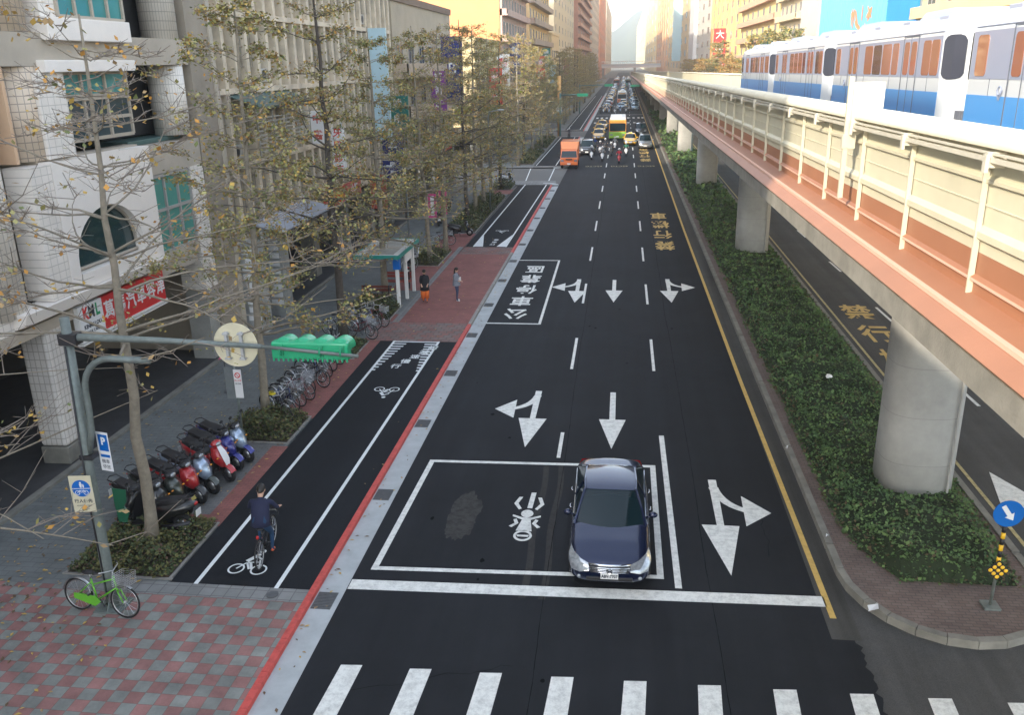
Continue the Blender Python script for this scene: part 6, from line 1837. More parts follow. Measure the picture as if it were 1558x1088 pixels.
    for s in (-1, 1):
        mb = MB().use(0, True); mb.tube([(s*.26, -.28, .98), (s*.36, -.20, .98)], .026, 8); mb.build('grip', rubber, hb_)
        mb = MB().use(0, True); mb.tube([(s*.22, -.31, .99), (s*.30, -.34, 1.16)], .007, 5); mb.ball((s*.32, -.34, 1.19), .058, .014, .04, 10, 6); mb.build('mirror', black_p, hb_)
        mb = MB().use(0, True); mb.ball((s*.15, -.55, .66), .034, .02, .016, 8, 6); mb.build('indicator', amber, r)
    mb = MB().use(0, True); mb.ball((0, -.485, .955), .075, .035, .05, 12, 6); mb.build('headlight', lamp_m, r)
    mb = MB().use(0, True); mb.ball((0, .925, .70), .07, .03, .035, 10, 6); mb.build('tail_light', red_l, r)
    mb = MB(); mb.box(-.10, .10, .955, .965, .44, .58); mb.build('number_plate', plate_m, r)
    mb = MB(); mb.tube([(-.05, .05, .22), (-.16, .02, .02)], .012, 5); mb.tube([(.05, .05, .22), (.16, .02, .02)], .012, 5); mb.build('stand', dark_metal, r)
    if box:
        mb = MB(); mb.box(-.19, .19, .62, .98, .88, 1.16); mb.build('top_box', black_p, r, bevel=.05)
    return r
s_black = paint('scooter_black', (.018, .019, .02), .2); s_red = paint('scooter_red', (.42, .025, .03), .1); s_blue = paint('scooter_blue', (.025, .03, .22), .3)
s_sil = paint('scooter_silver', (.36, .46, .60), .5); s_dg = paint('scooter_dark_green', (.05, .06, .05), .4); s_white = paint('scooter_white', (.7, .72, .74), 0)
gs = 'motor scooters parked side by side beside the bike lane'
L_sc = [  # front wheel x, y, heading (deg from +X), args, label
    (-12.0, 17.75, 180, dict(body=s_black, big=True), 'black scooter at the near end of the row, turned the other way behind the tree'),
    (-11.05, 18.15, -18, dict(body=s_black), 'glossy black scooter with orange indicators, nearest facing the bike lane'),
    (-10.95, 18.70, -20, dict(body=s_dg, fmix=s_red), 'dark green scooter with a red tail, second facing the bike lane'),
    (-10.85, 19.30, -20, dict(body=s_red, fmix=s_black), 'red and black scooter in the middle of the parked row'),
    (-10.75, 19.85, -22, dict(body=s_sil, fmix=s_dg), 'silver blue scooter with a light front apron in the middle of the row'),
    (-10.62, 20.60, -26, dict(body=s_red, shield=s_white), 'small red retro scooter with a white front panel'),
    (-10.70, 21.30, -22, dict(body=s_blue, big=True), 'deep blue scooter near the far end of the row'),
    (-10.62, 21.85, -22, dict(body=s_sil, fmix=s_blue, big=True), 'pale blue and silver scooter at the far end of the row')]
for x, y, a, kw, lab in L_sc:
    s_ = scooter(lab, group=gs, **kw)
    d = Vector((math.cos(R(a)), math.sin(R(a))))
    s_.location = (x - d.x*.74, y - d.y*.74, Z1+.008); s_.rotation_euler = (0, R(-5), R(a+90)); s_.scale = (1.2,)*3
# scooters parked further along
for i, (x, y, a, c) in enumerate(((-10.6, 56.6, 10, s_black), (-11.0, 84.2, 60, s_white), (-12.9, 60.8, 100, s_black), (-13.3, 66.0, 95, s_dg), (-11.4, 45.0, 100, s_black))):
    s_ = scooter(['black scooter beside the second bike lane segment', 'white scooter at the side street corner', 'black scooter standing on the grey sidewalk', 'dark green scooter further along the grey sidewalk', 'black scooter just past the bus shelter'][i], c, group='scooters further along the pavement')
    s_.location = (x, y, Z1+.008); s_.rotation_euler = (0, R(-5), R(a+90))

# scooter riders in front of the queue: scooter and rider are two things
Jr = dict(pelvis=(0, .18, .84), neck=(0, .10, 1.32), head=(0, .06, 1.44), face=(0, -1, 0),
          shl=(.18, .10, 1.25), ell=(.30, -.02, 1.06), wrl=(.30, -.20, 1.0), handl=(0, -1, 0), shr=(-.18, .10, 1.25), elr=(-.30, -.02, 1.06), wrr=(-.30, -.20, 1.0), handr=(0, -1, 0),
          hpl=(.10, .16, .80), knl=(.17, -.24, .74), anl=(.15, -.20, .40), footl=(0, -1, 0), hpr=(-.10, .16, .80), knr=(-.17, -.24, .74), anr=(-.15, -.20, .40), footr=(0, -1, 0))
helm_w = mat('helmet_white', (.7, .7, .7), .3); jacket_p = cl('rider_jacket', (.04, .04, .05))
rd = person('person', 'rider', Jr, dict(skin=skin, top=jacket_p, leg=cl('dark_trousers', (.03, .03, .04)), shoe=black_p), hair=None, fingers=True, face=False)
mb = MB().use(0, True); mb.ball((0, .065, 1.50), .135, .15, .135, 14, 9); mb.build('helmet', helm_w, rd)
mb = MB().use(0, True); mb.ball((0, -.03, 1.475), .105, .07, .06, 12, 6); mb.build('visor', glass_d, rd)
RD = tree_of(rd); SCP = {}
jk = {'black': jacket_p, 'red': cl('jacket_red', (.45, .03, .05)), 'white': cl('jacket_white', (.6, .6, .6)), 'grey': cl('jacket_grey', (.2, .21, .22)), 'green': cl('jacket_green', (.03, .16, .10)), 'blue': cl('jacket_blue', (.03, .06, .2))}
scm = {'white': s_white, 'red': s_red, 'black': s_black, 'silver': s_sil}
firstr = [1]
def rider(x, y, sc, ja, lab1, lab2, grp):
    if sc not in SCP:
        s_ = scooter(lab1, scm[sc], group=grp); SCP[sc] = tree_of(s_)
    else: s_ = copy_tree(SCP[sc])
    s_.location = (x, y+.75, .004); s_['label'] = lab1; s_['group'] = grp
    if firstr: p = RD[0]; firstr.clear()
    else: p = copy_tree(RD)
    p.location = (x, y+.75, .004); p['label'] = lab2; p['group'] = grp.replace('scooters', 'riders')
    for q in kids(p):
        for sl__ in q.material_slots:
            if sl__.material == jacket_p: sl__.link = 'OBJECT'; sl__.material = jk[ja]
gr1 = 'moving scooters at the head of the first queue'
RL = [(-3.6, 104.6, 'white', 'black', 'leftmost front'), (-2.3, 103.1, 'white', 'grey', 'left of centre, frontmost white'), (-.35, 100.6, 'red', 'red', 'frontmost red'),
      (.45, 108.5, 'white', 'green', 'right of the red one'), (-1.35, 108.8, 'black', 'black', 'just behind the red one'), (-2.75, 110.6, 'white', 'black', 'second row left'),
      (-3.6, 116.2, 'black', 'blue', 'third row left'), (-1.0, 116.6, 'white', 'grey', 'third row by the bus'), (-2.2, 114.4, 'black', 'black', 'third row centre')]
for x, y, a, b, w in RL:
    rider(x, y, a, b, '%s scooter coming down the road, %s of the pack' % (a, w), 'helmeted rider in a %s jacket, %s of the scooter pack' % (b, w), gr1)
gr2 = 'moving scooters at the head of the second queue'
for i in range(11):
    x = -5.0 + i*.62; sc = ['black', 'white', 'black', 'silver'][i % 4]; ja = ['black', 'blue', 'white', 'grey'][(i*3) % 4]
    rider(x, 199.5 + (i*37 % 5)*.9, sc, ja, '%s scooter waiting at the far stop line, %s from the left' % (sc, nth(i)), 'rider in a %s jacket at the far stop line, %s from the left' % (ja, nth(i)), gr2)
rider(-8.0, 133.5, 'black', 'black', 'black scooter in the far bike lane', 'rider in a black jacket on the far bike lane', 'scooter on the far bike lane')

# ------------------------------------------------------------ signal mast and signs
sig_g = mat('signal_green', (.015, .36, .17), .45, coat=.3)
pole_m = mat('pole_paint', (.17, .20, .19), .6, .3, var=.25, scale=6)
mast = tag(empty('signal_mast', (-10.62, 14.75, Z1)), 'weathered grey mast with a long horizontal arm at the near left corner', 'signal mast')
mb = MB().use(0, True)
mb.tube([(0,0,0), (0,0,.9), (.02,0,3), (.12,0,6.45)], [.14, .12, .11, .09], 16); mb.build('mast_pole', pole_m, mast)
mb = MB(); mb.box(-.30, .30, -.30, .30, .0, .03)
for a in range(4): mb.prism([(-.26, .03), (.0, .03), (.0, .38)], 'y', -.012, .012) if a == 0 else (mb.prism([(.26, .03), (.0, .03), (.0, .38)], 'y', -.013, .013) if a == 1 else (mb.prism([(-.26 if a == 2 else .26, .031), (0, .031), (0, .37)], 'x', -.012, .012)))
mb.build('base_plate', pole_m, mast)
mb = MB().use(0, True); mb.tube([(.06, .0, 6.0), (.35, 0, 6.06), (2.0, 0, 6.03), (4.0, 0, 5.95)], [.075, .075, .06, .045], 12); mb.tube([(4.0, 0, 5.95), (5.85, 0, 5.80)], [.033, .033], 10)
mb.build('arm', pole_m, mast)
mb = MB().use(0, True); pts = [(.10, .0, 3.6), (.26, -.02, 4.1), (.30, -.04, 4.6), (.30, -.04, 4.95)] + [(.30 + .62*(1-math.cos(R(a))), -.04, 4.95 + .70*math.sin(R(a))) for a in range(15, 91, 15)] + [(1.75, -.04, 5.63)]
mb.tube(pts, .065, 10); mb.build('curved_arm', pole_m, mast)
mb = MB(); mb.box(-.02, .34, -.12, .12, 5.92, 6.14); mb.build('clamp', dark_metal, mast); mb = MB(); mb.box(-.04, .22, -.13, .13, 3.5, 3.6); mb.build('clamp', dark_metal, mast)
mb = MB().use(0, True); mb.tube([(-.02, -.12, .3), (-.02, -.13, 2.5), (.1, -.11, 5.9)], .018, 6); mb.build('cable_conduit', dark_metal, mast)
# round traffic sign seen from behind
ds = tag(empty('round_sign', (-7.2, 14.85, 6.02)), 'cream back of a round traffic sign bolted to the signal arm', 'road sign')
mb = MB(); mb.use(0, False).tube([(0, .05, 0), (0, .065, 0)], .43, 36); mb.ring((0, .055, 0), 'y', .425, .012, 36, 5); mb.build('plate', cream, ds)
mb = MB().use(0)
for s in (-.15, .14):
    mb.box(s-.025, s+.025, -.03, .045, -.27, .27)
    for z in (-.27, .22): mb.box(s-.055, s+.055, -.045, .04, z, z+.035)
mb.build('bracket', mat('bracket_grey', (.42, .43, .44), .5), ds)
# traffic signal, back towards the camera: four barrel housings
ts = tag(empty('traffic_signal', (-5.72, 14.88, 5.98)), 'green horizontal traffic signal head seen from behind at the end of the arm', 'traffic light')
mb = MB(); mb.box(-.76, .74, -.06, .16, -.20, .14); mb.build('housing', sig_g, ts, bevel=.04)
for k in range(4):
    x = -.56+.37*k
    mb = MB().use(0, True); mb.tube([(x, -.01, -.0), (x, .17, -.0), (x, .30, -.0)], [.185, .185, .165], 22); mb.build('lamp_barrel', sig_g, ts)
    mb = MB().use(0, True)
    rows = []
    for i in range(13):
        a = R(-10 + 200*i/12); rows.append([(x+.18*math.cos(a), .17, .18*math.sin(a)), (x+.185*math.cos(a), .45, .185*math.sin(a)-.03)])
    mb.loft(rows, closed=False, caps=False); mb.build('hood', sig_g, ts)
    mb = MB().use(0, True); mb.tube([(x, .305, 0), (x, .31, 0)], .15, 18); mb.build('lens', mat('dark_lens', (.02, .03, .025), .1), ts)
mb = MB()
for k in range(16): mb.box(-.73+k*.095, -.70+k*.095, -.075, -.05, -.23, -.15)
mb.build('rib', sig_g, ts)
mb = MB().use(0, False)
for x in (-.55, .22, .62): mb.ring((x, -.09, -.02), 'x', .075, .02, 16, 5); mb.box(x-.04, x+.04, -.10, -.055, -.12, .09)
mb.build('clamp', mat('clamp_green', (.02, .30, .15), .5), ts)
# pedestrians and cycles sign
def plate_sign(name, label, loc, rz, w, h, m, edge=None, cat='road sign'):
    t = tag(empty(name, loc, rz), label, cat)
    mb = MB(); mb.box(-w/2, w/2, -.012, .0, -h/2, h/2); mb.build('plate', m, t, bevel=.005)
    mb = MB(); mb.box(-w/2+.05, w/2-.05, .002, .03, -.03, .03); mb.build('bracket', steel, t)
    return t
t = plate_sign('shared_path_sign', 'cream sign with a blue pedestrian and bicycle disc on the signal mast', (-10.70, 14.56, 2.88), R(8), .45, .82, cream)
mb = MB(); mb.use(0, False).tube([(0, -.0135, .13), (0, -.0165, .13)], .185, 32); d_ = mb.build('blue_disc', blue_s, t)
mb = MB(); mb.box(-.185, .185, -.0195, -.0172, .122, .134); 
mb.tube([(0, -.018, .255), (0, -.0195, .255)], .022, 12); mb.prism([(-.03, .232), (.03, .232), (.022, .185), (.014, .145), (-.014, .145), (-.022, .185)], 'y', -.0195, -.0175); mb.tube([(.05, -.018, .215), (.05, -.0195, .215)], .012, 10); mb.prism([(.032, .2), (.068, .2), (.06, .145), (.04, .145)], 'y', -.0195, -.0175)
mb.build('pedestrian_symbol', white_s, d_)
mb = MB()
for x in (-.085, .085): mb.ring((x, -.018, .035), 'y', .045, .006, 20, 4)
mb.tube([(-.085, -.018, .035), (-.04, -.018, .085), (.045, -.018, .085), (.085, -.018, .035)], .006, 4); mb.tube([(-.04, -.018, .085), (.0, -.018, .035), (.05, -.018, .095)], .006, 4); mb.build('bicycle_symbol', white_s, d_)
text_obj('行人優先', .092, plate_t, t, MX((0, -.0135, -.16), (1,0,0), (0,0,1)), .001, bold=.002)
text_obj('PEDESTRIAN FIRST', .036, plate_t, t, MX((0, -.0135, -.26), (1,0,0), (0,0,1)), .001)
t = plate_sign('parking_sign', 'narrow white and blue parking sign on the far side of the signal mast', (-10.28, 14.9, 3.68), R(-12), .30, .86, white_s)
mb = MB(); mb.box(-.10, .13, -.015, -.0125, .02, .38); mb.box(-.10, .13, -.015, -.0125, -.12, -.06); mb.build('blue_panel', blue_s, t)
text_obj('P', .22, white_s, t, MX((.015, -.0155, .23), (1,0,0), (0,0,1)), .001, bold=.01)
text_obj('機車', .10, plate_t, t, MX((0, -.0135, -.22), (1,0,0), (0,0,1)), .001)
text_obj('停放', .10, plate_t, t, MX((0, -.0135, -.34), (1,0,0), (0,0,1)), .001)
gs_ = tag(empty('green_sign', (-10.34, 15.0, 2.5), R(-10)), 'translucent dark green crumpled sheet hanging beside the signal mast', 'sheet')
mb = MB(); mb.prism([(-.0, .30), (.34, .30), (.30, .02), (.22, -.1), (.34, -.2), (.24, -.46), (.04, -.48), (.0, -.1)], 'y', -.01, .01); mb.build('sheet', mat('green_sheet_sign', (.008, .09, .045), .5), gs_)

# slim pole with two small notices beside the second planter
sp = tag(empty('notice_pole', (-11.28, 23.05, Z1)), 'slim grey pole carrying a no-parking notice beside the planter', 'sign pole')
mb = MB().use(0, True); mb.tube([(0,0,0), (0,0,3.0)], .038, 10); mb.build('post', pole_m, sp)
mb = MB(); mb.box(-.02, .22, -.065, -.05, 1.55, 2.45); nb = mb.build('notice_plate', white_s, sp)
mb = MB(); mb.ring((.10, -.068, 2.27), 'y', .075, .014, 20, 4); mb.tube([(.05, -.068, 2.32), (.15, -.068, 2.22)], .01, 4); mb.build('red_ring', red_s, nb)
text_obj('禁止停車', .055, red_s, nb, MX((.10, -.068, 2.1), (1,0,0), (0,0,1)), .001)
text_obj('拖吊區', .06, plate_t, nb, MX((.10, -.068, 2.0), (1,0,0), (0,0,1)), .001)
mb = MB(); mb.box(-.32, -.05, -.02, -.005, 1.5, 2.5); mb.build('back_plate', grey_metal, sp)

# arrow sign and reflector board at the median tip
ar = tag(empty('keep_right_sign', (7.78, 16.45, .13)), 'blue disc sign with white arrow above nine yellow reflectors on the median tip', 'road sign')
mb = MB(); mb.box(-.16, .16, -.16, .16, 0, .05); mb.use(0, True).tube([(0,0,.05),(0,0,2.1)], .032, 12); mb.build('post', pole_m, ar)
for k in range(6):
    mb = MB().use(0, True); z0 = 1.05 + .14*k; mb.tube([(0,0,z0),(0,0,z0+.14)], .042 + .001*(k % 2), 12); mb.build('pole_band', yel_s if k % 2 == 0 else black_p, ar)
mb = MB(); mb.use(0, False).tube([(0, -.05, 2.2), (0, -.065, 2.2)], .29, 36); mb.build('blue_disc', blue_s, ar)
kk = bpy.data.objects[[o.name for o in bpy.data.objects if o.parent == ar and o.name.startswith('blue_disc')][0]]
mb = MB()
a = Vector((-.12, 2.37)); b = Vector((.10, 2.06)); d = (b-a).normalized(); n = Vector((-d.y, d.x))
ln = (b-a).length
pts = [a+n*.045, a+d*(ln-.14)+n*.045, a+d*(ln-.14)+n*.10, b, a+d*(ln-.14)-n*.10, a+d*(ln-.14)-n*.045, a-n*.045]
mb.prism([(p.x, p.y) for p in pts], 'y', -.072, -.0655); mb.build('white_arrow', white_s, kk)
mb = MB(); s_ = .235; mb.prism([(0, .90-s_), (s_, .90), (0, .90+s_), (-s_, .90)], 'y', -.06, -.045); rbd = mb.build('reflector_board', black_p, ar)
for i in range(3):
    for j in range(3):
        u, v = (i-1)*.105, (j-1)*.105
        x, z = (u+v)*.707, .90 + (u-v)*.707
        mb = MB().use(0, True); mb.ball((x, -.062, z), .043, .014, .043, 12, 6); mb.build('yellow_reflector', yel_s, rbd)

# bus shelter and bench, bins
sh_ = tag(empty('bus_shelter', (-11.0, 40.3, Z1)), 'bus shelter with white posts and a teal edged flat roof beside the red paving', 'bus shelter')
teal = mat('shelter_teal', (.02, .26, .22), .4)
mb = MB(); mb.box(-1.25, .85, -1.9, 2.2, 2.42, 2.50); mb.build('roof_plate', mat('shelter_roof', (.34, .33, .29), .8, var=.25, scale=2), sh_)
mb = MB(); mb.box(-1.28, .88, -1.94, -1.88, 2.40, 2.58); mb.box(-1.28, .88, 2.18, 2.24, 2.40, 2.58); mb.box(.84, .90, -1.87, 2.17, 2.40, 2.58); mb.box(-1.30, -1.24, -1.87, 2.17, 2.40, 2.58); mb.build('roof_edge', teal, sh_)
mb = MB(); mb.box(-1.23, .83, -1.87, -1.6, 2.503, 2.56); mb.box(-1.23, .83, 1.9, 2.17, 2.503, 2.56); mb.box(-1.23, -.95, -1.59, 1.89, 2.503, 2.56); mb.box(.55, .83, -1.59, 1.89, 2.503, 2.56); mb.build('roof_rim', mat('shelter_white', (.6, .6, .57), .6), sh_)
for y in (-1.5, 0.1, 1.6):
    mb = MB(); mb.box(.58, .74, y-.08, y+.08, 0, 2.41); mb.build('post', white_pl, sh_, bevel=.02)
mb = MB(); mb.box(.50, .82, -1.62, -1.38, 1.85, 2.39); mb.build('blue_sign_box', blue_s, sh_)
mb = MB(); mb.box(.76, .80, -.4, .9, 1.9, 2.35); mb.build('white_sign_box', white_pl, sh_)
def bench(label, x, y, rz, m):
    b = tag(empty('bench', (x, y, Z1), rz), label, 'bench')
    mb = MB()
    for k in range(3): mb.box(-.75, .75, -.2+k*.14, -.08+k*.14, .42, .46)
    mb.build('seat', m, b)
    mb = MB()
    for k in range(2): mb.box(-.75, .75, .24, .27, .58+k*.16, .70+k*.16)
    mb.build('backrest', m, b)
    for s in (-.6, .6):
        mb = MB(); mb.box(s-.03, s+.03, -.18, -.12, 0, .42); mb.box(s-.03, s+.03, .18, .24, 0, .88); mb.build('leg', dark_metal, b)
    return b
wood_r = mat('red_wood', (.16, .05, .035), .7, var=.2, scale=6)
bench('red wooden bench behind the dark tree by the bus shelter', -11.6, 39.3, 0, wood_r)
bench('red wooden bench inside the far end of the bus shelter', -11.3, 42.2, 0, mat('red_paint_wood', (.35, .06, .04), .6))

# street lamps
def lamp(label, x, y, h, ax, m=None):
    t = tag(empty('street_lamp', (x, y, Z1)), label, 'street lamp', 'street lamps on the left pavement')
    mb = MB().use(0, True); mb.tube([(0,0,0), (0,0,h-.4), (ax*.1, 0, h), (ax*.8, 0, h+.12)], [.07, .05, .04, .03], 8); mb.build('lamp_post', m or grey_metal, t)
    mb = MB().use(0, True); mb.ball((ax*.95, 0, h+.12), .28, .11, .07, 10, 6); mb.build('lamp_head', mat('lamp_grey', (.4,.42,.42), .4), t)
lamp('slender grey street lamp behind the bus shelter', -11.6, 46.5, 5.6, -1)
lamp('street lamp halfway along the second bike lane segment', -9.95, 66, 7.5, 1)
op = tag(empty('utility_post', (-9.9, 140, 0)), 'orange wrapped post on the corner past the side street', 'post')
mb = MB().use(0, True); mb.tube([(0,0,0),(0,0,9)], .28, 12); mb.build('post', mat('post_orange', (.65, .36, .12), .6, var=.2, scale=2), op)
mb = MB(); mb.box(-.4, .4, -.36, -.30, 3.6, 4.8); mb.build('notice', white_s, op)

# mast arm signs in the distance over the road
def gantry(label, x, y, side, z, L_, plates):
    t = tag(empty('overhead_sign', (x, y, 0)), label, 'overhead sign')
    mb = MB().use(0, True); mb.tube([(0,0,0),(0,0,z+.3)], .14, 10); mb.tube([(0,0,z),(side*L_,0,z+.1)], .09, 8); mb.build('mast', mat('mast_green', (.10, .20, .19), .5), t)
    for (u, w, h, m) in plates:
        mb = MB(); mb.box(side*u-w/2, side*u+w/2, -.14, -.10, z-h/2, z+h/2); mb.build('sign_plate', m, t)
gantry('pale backed overhead sign reaching from the viaduct side over the distant right lane', 7.4, 196, -1, 5.9, 6.0, [(2.6, 2.2, 1.5, cream), (5.0, 2.0, .5, sig_g)])
gantry('dark signal arm reaching out from the distant left kerb', -9.6, 200, 1, 6.0, 7.5, [(6.3, 1.8, .5, sig_g)])
gantry('signal arm with a green head at the side street corner of the left pavement', -9.6, 138, 1, 6.2, 4.0, [(3.4, 1.6, .45, sig_g)])

# ------------------------------------------------------------ shop signs on the left
def face_sign(name, label, x, y, z, w, h, m, t_=.12, rz=0):
    """flat board on the house front, facing the street (+X); w along Y"""
    s = tag(empty(name, (x, y, z), rz), label, 'shop sign')
    mb = MB(); mb.box(0, t_, -w/2, w/2, -h/2, h/2); mb.build('board', m, s); return s
ss = tag(empty('shop_sign', (-15.55, 24.95, 4.12)), 'red and white shop sign with a three-colour logo under the arched window', 'shop sign')
mb = MB(); mb.box(-.14, .0, -2.45, -1.25, -.62, .38); mb.build('white_panel', white_s, ss)
mb = MB(); mb.box(-.14, .0, -1.25, 2.45, -.62, .38); mb.build('red_panel', red_s, ss)
mb = MB(); mb.box(-.16, .03, -2.5, 2.5, -.70, -.62); mb.box(-.16, .03, -2.5, 2.5, -.78, -.73); mb.build('lower_edge', white_pl, ss)
mb = MB(); mb.box(-.16, .02, -2.50, -2.45, -.62, .38); mb.build('end_cap', white_pl, ss)
MS = lambda y, z: MX((.004, y, z), (0,1,0), (0,0,1))
for ch, yy, mm in (('K', -2.13, red_s), ('M', -1.83, plate_t), ('L', -1.52, mat('logo_green', (.02, .30, .12), .5))): text_obj(ch, .50, mm, ss, MS(yy, .10), .004, wx=.8, bold=.02)
text_obj('KINMALOU', .17, plate_t, ss, MS(-1.85, -.28), .004, bold=.004); text_obj('CAR CARE', .13, plate_t, ss, MS(-1.85, -.46), .004)
for i, ch in enumerate('葛瑪汽車容津'): text_obj(ch, .62, white_s, ss, MS(-.92 + .62*i, -.12), .004, wx=.9, bold=.012)
s_ = tag(empty('shop_sign', (-15.55, 13.4, 4.0)), 'red shop sign at the left edge above the arcade', 'shop sign')
mb = MB(); mb.box(-.14, 0, -3, 3, -.5, .4); mb.build('board', red_s, s_); text_obj('汽車美容', .6, white_s, s_, MX((.004, 1.0, -.05), (0,1,0), (0,0,1)), .004)
# blade signs standing out from the fronts (faces look up and down the street)
def blade(name, label, x, y, z, w, h, m, chars='', cm=None, size=None):
    s = tag(empty(name, (x, y, z)), label, 'shop sign')
    mb = MB(); mb.box(-w/2, w/2, -.1, .1, -h/2, h/2); b = mb.build('board', m, s, bevel=.01)
    mb = MB(); mb.tube([(-w/2-.5, 0, h/2-.2), (-w/2, 0, h/2-.2)], .03, 6); mb.tube([(-w/2-.5, 0, -h/2+.2), (-w/2, 0, -h/2+.2)], .03, 6); mb.build('bracket', dark_metal, s)
    if chars:
        size = size or min(w*.75, h/len(chars)*.85)
        for i, c in enumerate(chars): text_obj(c, size, cm or white_s, b, MX((0, -.103, h/2 - (i+.5)*h/len(chars)), (1,0,0), (0,0,1)), .002, bold=.01)
    return s
cy1 = mat('sign_pale_blue', (.42, .60, .68), .5); dblue = mat('sign_navy', (.02, .03, .17), .5); red2 = mat('sign_brick_red', (.50, .10, .07), .5); pink = mat('sign_pink', (.65, .08, .25), .5); purp = mat('sign_purple', (.22, .05, .28), .5); greens = mat('sign_green', (.02, .16, .13), .5); yelb = mat('sign_lime', (.55, .60, .05), .5)
blade('vertical_sign', 'tall pale blue vertical sign high above the pavement past the fins', -14.6, 53.5, 9.9, 1.1, 6.4, cy1, '', None)
blade('vertical_sign', 'brick red lantern-like sign box beside the bus shelter trees', -14.3, 50.6, 3.9, .95, 2.0, red2, '大東', yel_s, .6)
blade('vertical_sign', 'dark blue sign box with white lettering above the sidewalk', -14.5, 55.2, 6.3, 1.3, 1.3, dblue, 'Z', white_s, .9)
blade('vertical_sign', 'navy sign with green stripes under the blue sign box', -14.5, 55.0, 4.7, 1.3, 1.1, dblue, '房屋', white_s, .4)
blade('vertical_sign', 'tall navy sign with a white emblem high on the cream block', -14.5, 76.5, 10.6, 1.8, 5.2, dblue, 'B', white_s, 1.3)
blade('vertical_sign', 'purple vertical banner on the cream block', -14.5, 70.5, 9.0, 1.2, 3.0, purp, '補習班', white_s, .7)
blade('vertical_sign', 'lime yellow small sign above the sidewalk by the cream block', -14.6, 81.5, 6.6, 1.6, 1.5, yelb)
blade('vertical_sign', 'dark green sign beside the pale blue vertical sign', -14.6, 57.5, 8.1, 1.4, 2.0, greens, '診所', white_s, .6)
blade('vertical_sign', 'narrow white sign with red lettering on the finned block', -15.2, 46.5, 6.6, .7, 2.6, white_s, '牙醫診所', red_s, .5)
blade('vertical_sign', 'small white and orange sign on the finned block near the awning', -15.2, 43.5, 8.1, .7, 1.6, white_s, '中醫', red2, .5)
for i, (y, m, ch, nm) in enumerate(((102, red_s, '飯店', 'red'), (109, white_s, '麵館', 'white'), (121, dblue, '銀行', 'navy'), (128, yelb, '茶', 'lime'), (158, red_s, '旅館', 'scarlet'), (170, greens, '藥局', 'green'), (184, cy1, '', 'pale blue'), (230, pink, '', 'pink'))):
    blade('vertical_sign', '%s vertical sign on the left fronts beyond the side street' % nm, -14.4, y, 8.5 + (i % 3)*1.5, 1.5, 4.0, m, ch, white_s if m != white_s else red_s, 1.1)
# flat boards over the arcade of the old block
for y, w, m, ch, nm, cm in ((46.5, 3.4, red_s, '大成烤鴨', 'red', yel_s), (50.0, 2.8, red2, '小吃', 'brick red', white_s), (38.5, 4.6, white_s, '電器行', 'white', blue_s), (57, 4.5, dblue, '便利商店', 'navy', white_s), (66, 5, white_s, '書局', 'pale', red_s), (72, 4.5, yelb, '眼鏡', 'lime', plate_t), (78.5, 4.5, red_s, '咖啡', 'scarlet', white_s)):
    s_ = tag(empty('shop_board', (-15.75, y, 4.15)), '%s shop board over the arcade, reading %s' % (nm, ch), 'shop sign')
    mb = MB(); mb.box(0, .15, -w/2, w/2, -.45, .45); mb.build('board', m, s_); text_obj(ch, .7, cm, s_, MX((.153, 0, -.02), (0,1,0), (0,0,1)), .003, bold=.01)
# standing pink banners and shop clutter on the sidewalk
for i, (y, x) in enumerate(((60.5, -13.6), (62.3, -13.2))):
    s_ = tag(empty('pavement_banner', (x, y, Z1)), ['pink and white standing banner on the sidewalk, the nearer of two', 'pink and white standing banner on the sidewalk, the farther of two'][i], 'banner')
    mb = MB(); mb.tube([(0,0,0),(0,0,2.3)], .02, 6); mb.build('post', steel, s_)
    mb = MB(); mb.box(.02, .62, -.01, .01, .5, 2.25); mb.build('cloth', pink, s_); mb = MB(); mb.box(.2, .45, -.014, -.0105, .7, 2.1); mb.build('white_stripe', white_s, s_)
# banner poster on the right side
blade('vertical_sign', 'red vertical banner with white letters beyond the viaduct', 23.6, 236, 13.5, 3.0, 9.5, red_s, '大樓租', white_s, 2.2)
blade('vertical_sign', 'tall pale blue banner on the brown tower beyond the viaduct', 23.4, 420, 24, 4.5, 27, cy1)
blade('vertical_sign', 'dark teal sign board on the yellow block behind the viaduct', 23.8, 158, 12.0, 2.2, 5.0, greens, '', None)
# concrete shop columns wrapped with notices
for i, (y, c) in enumerate(((34.6, (.36, .37, .36)), (37.2, (.30, .31, .30)))):
    s_ = tag(empty('wrapped_column', (-15.5, y, Z1)), ['square column with pasted white notices at the corner of the old block', 'second square column with pasted notices under the blue awning'][i], 'column')
    mb = MB(); mb.box(-.42, .42, -.42, .42, 0, 3.95); mb.build('shaft', mat('notice_column_%d' % i, c, .8, var=.3, scale=3), s_)
    random.seed(i+3)
    mb = MB()
    for k in range(9):
        z = .6 + k*.36; mb.box(-.3 + .2*random.random(), .3, -.428, -.4205, z, z+.24)
    o = mb.build('pasted_notice', white_s, s_); o['kind'] = 'stuff'
# pink bow on the signal arm side of the arcade
b_ = tag(empty('pink_pinwheel', (-13.8, 27.5, 1.4)), 'bright pink flower decoration at the arcade edge behind the signal arm', 'decoration')
mb = MB(); mb.tube([(0,0,-1.3),(0,0,0)], .012, 5); mb.build('stick', dark_metal, b_)
mb = MB(); 
for k in range(5):
    a = 2*math.pi*k/5; mb.add([(0,0,0), (.12*math.cos(a+.5), -.02, .12*math.sin(a+.5)), (.27*math.cos(a), 0, .27*math.sin(a)), (.12*math.cos(a-.4), .03, .12*math.sin(a-.4))], [(0,1,2,3)])
mb.build('petals', mat('pink_cloth', (.75, .08, .22), .6), b_)

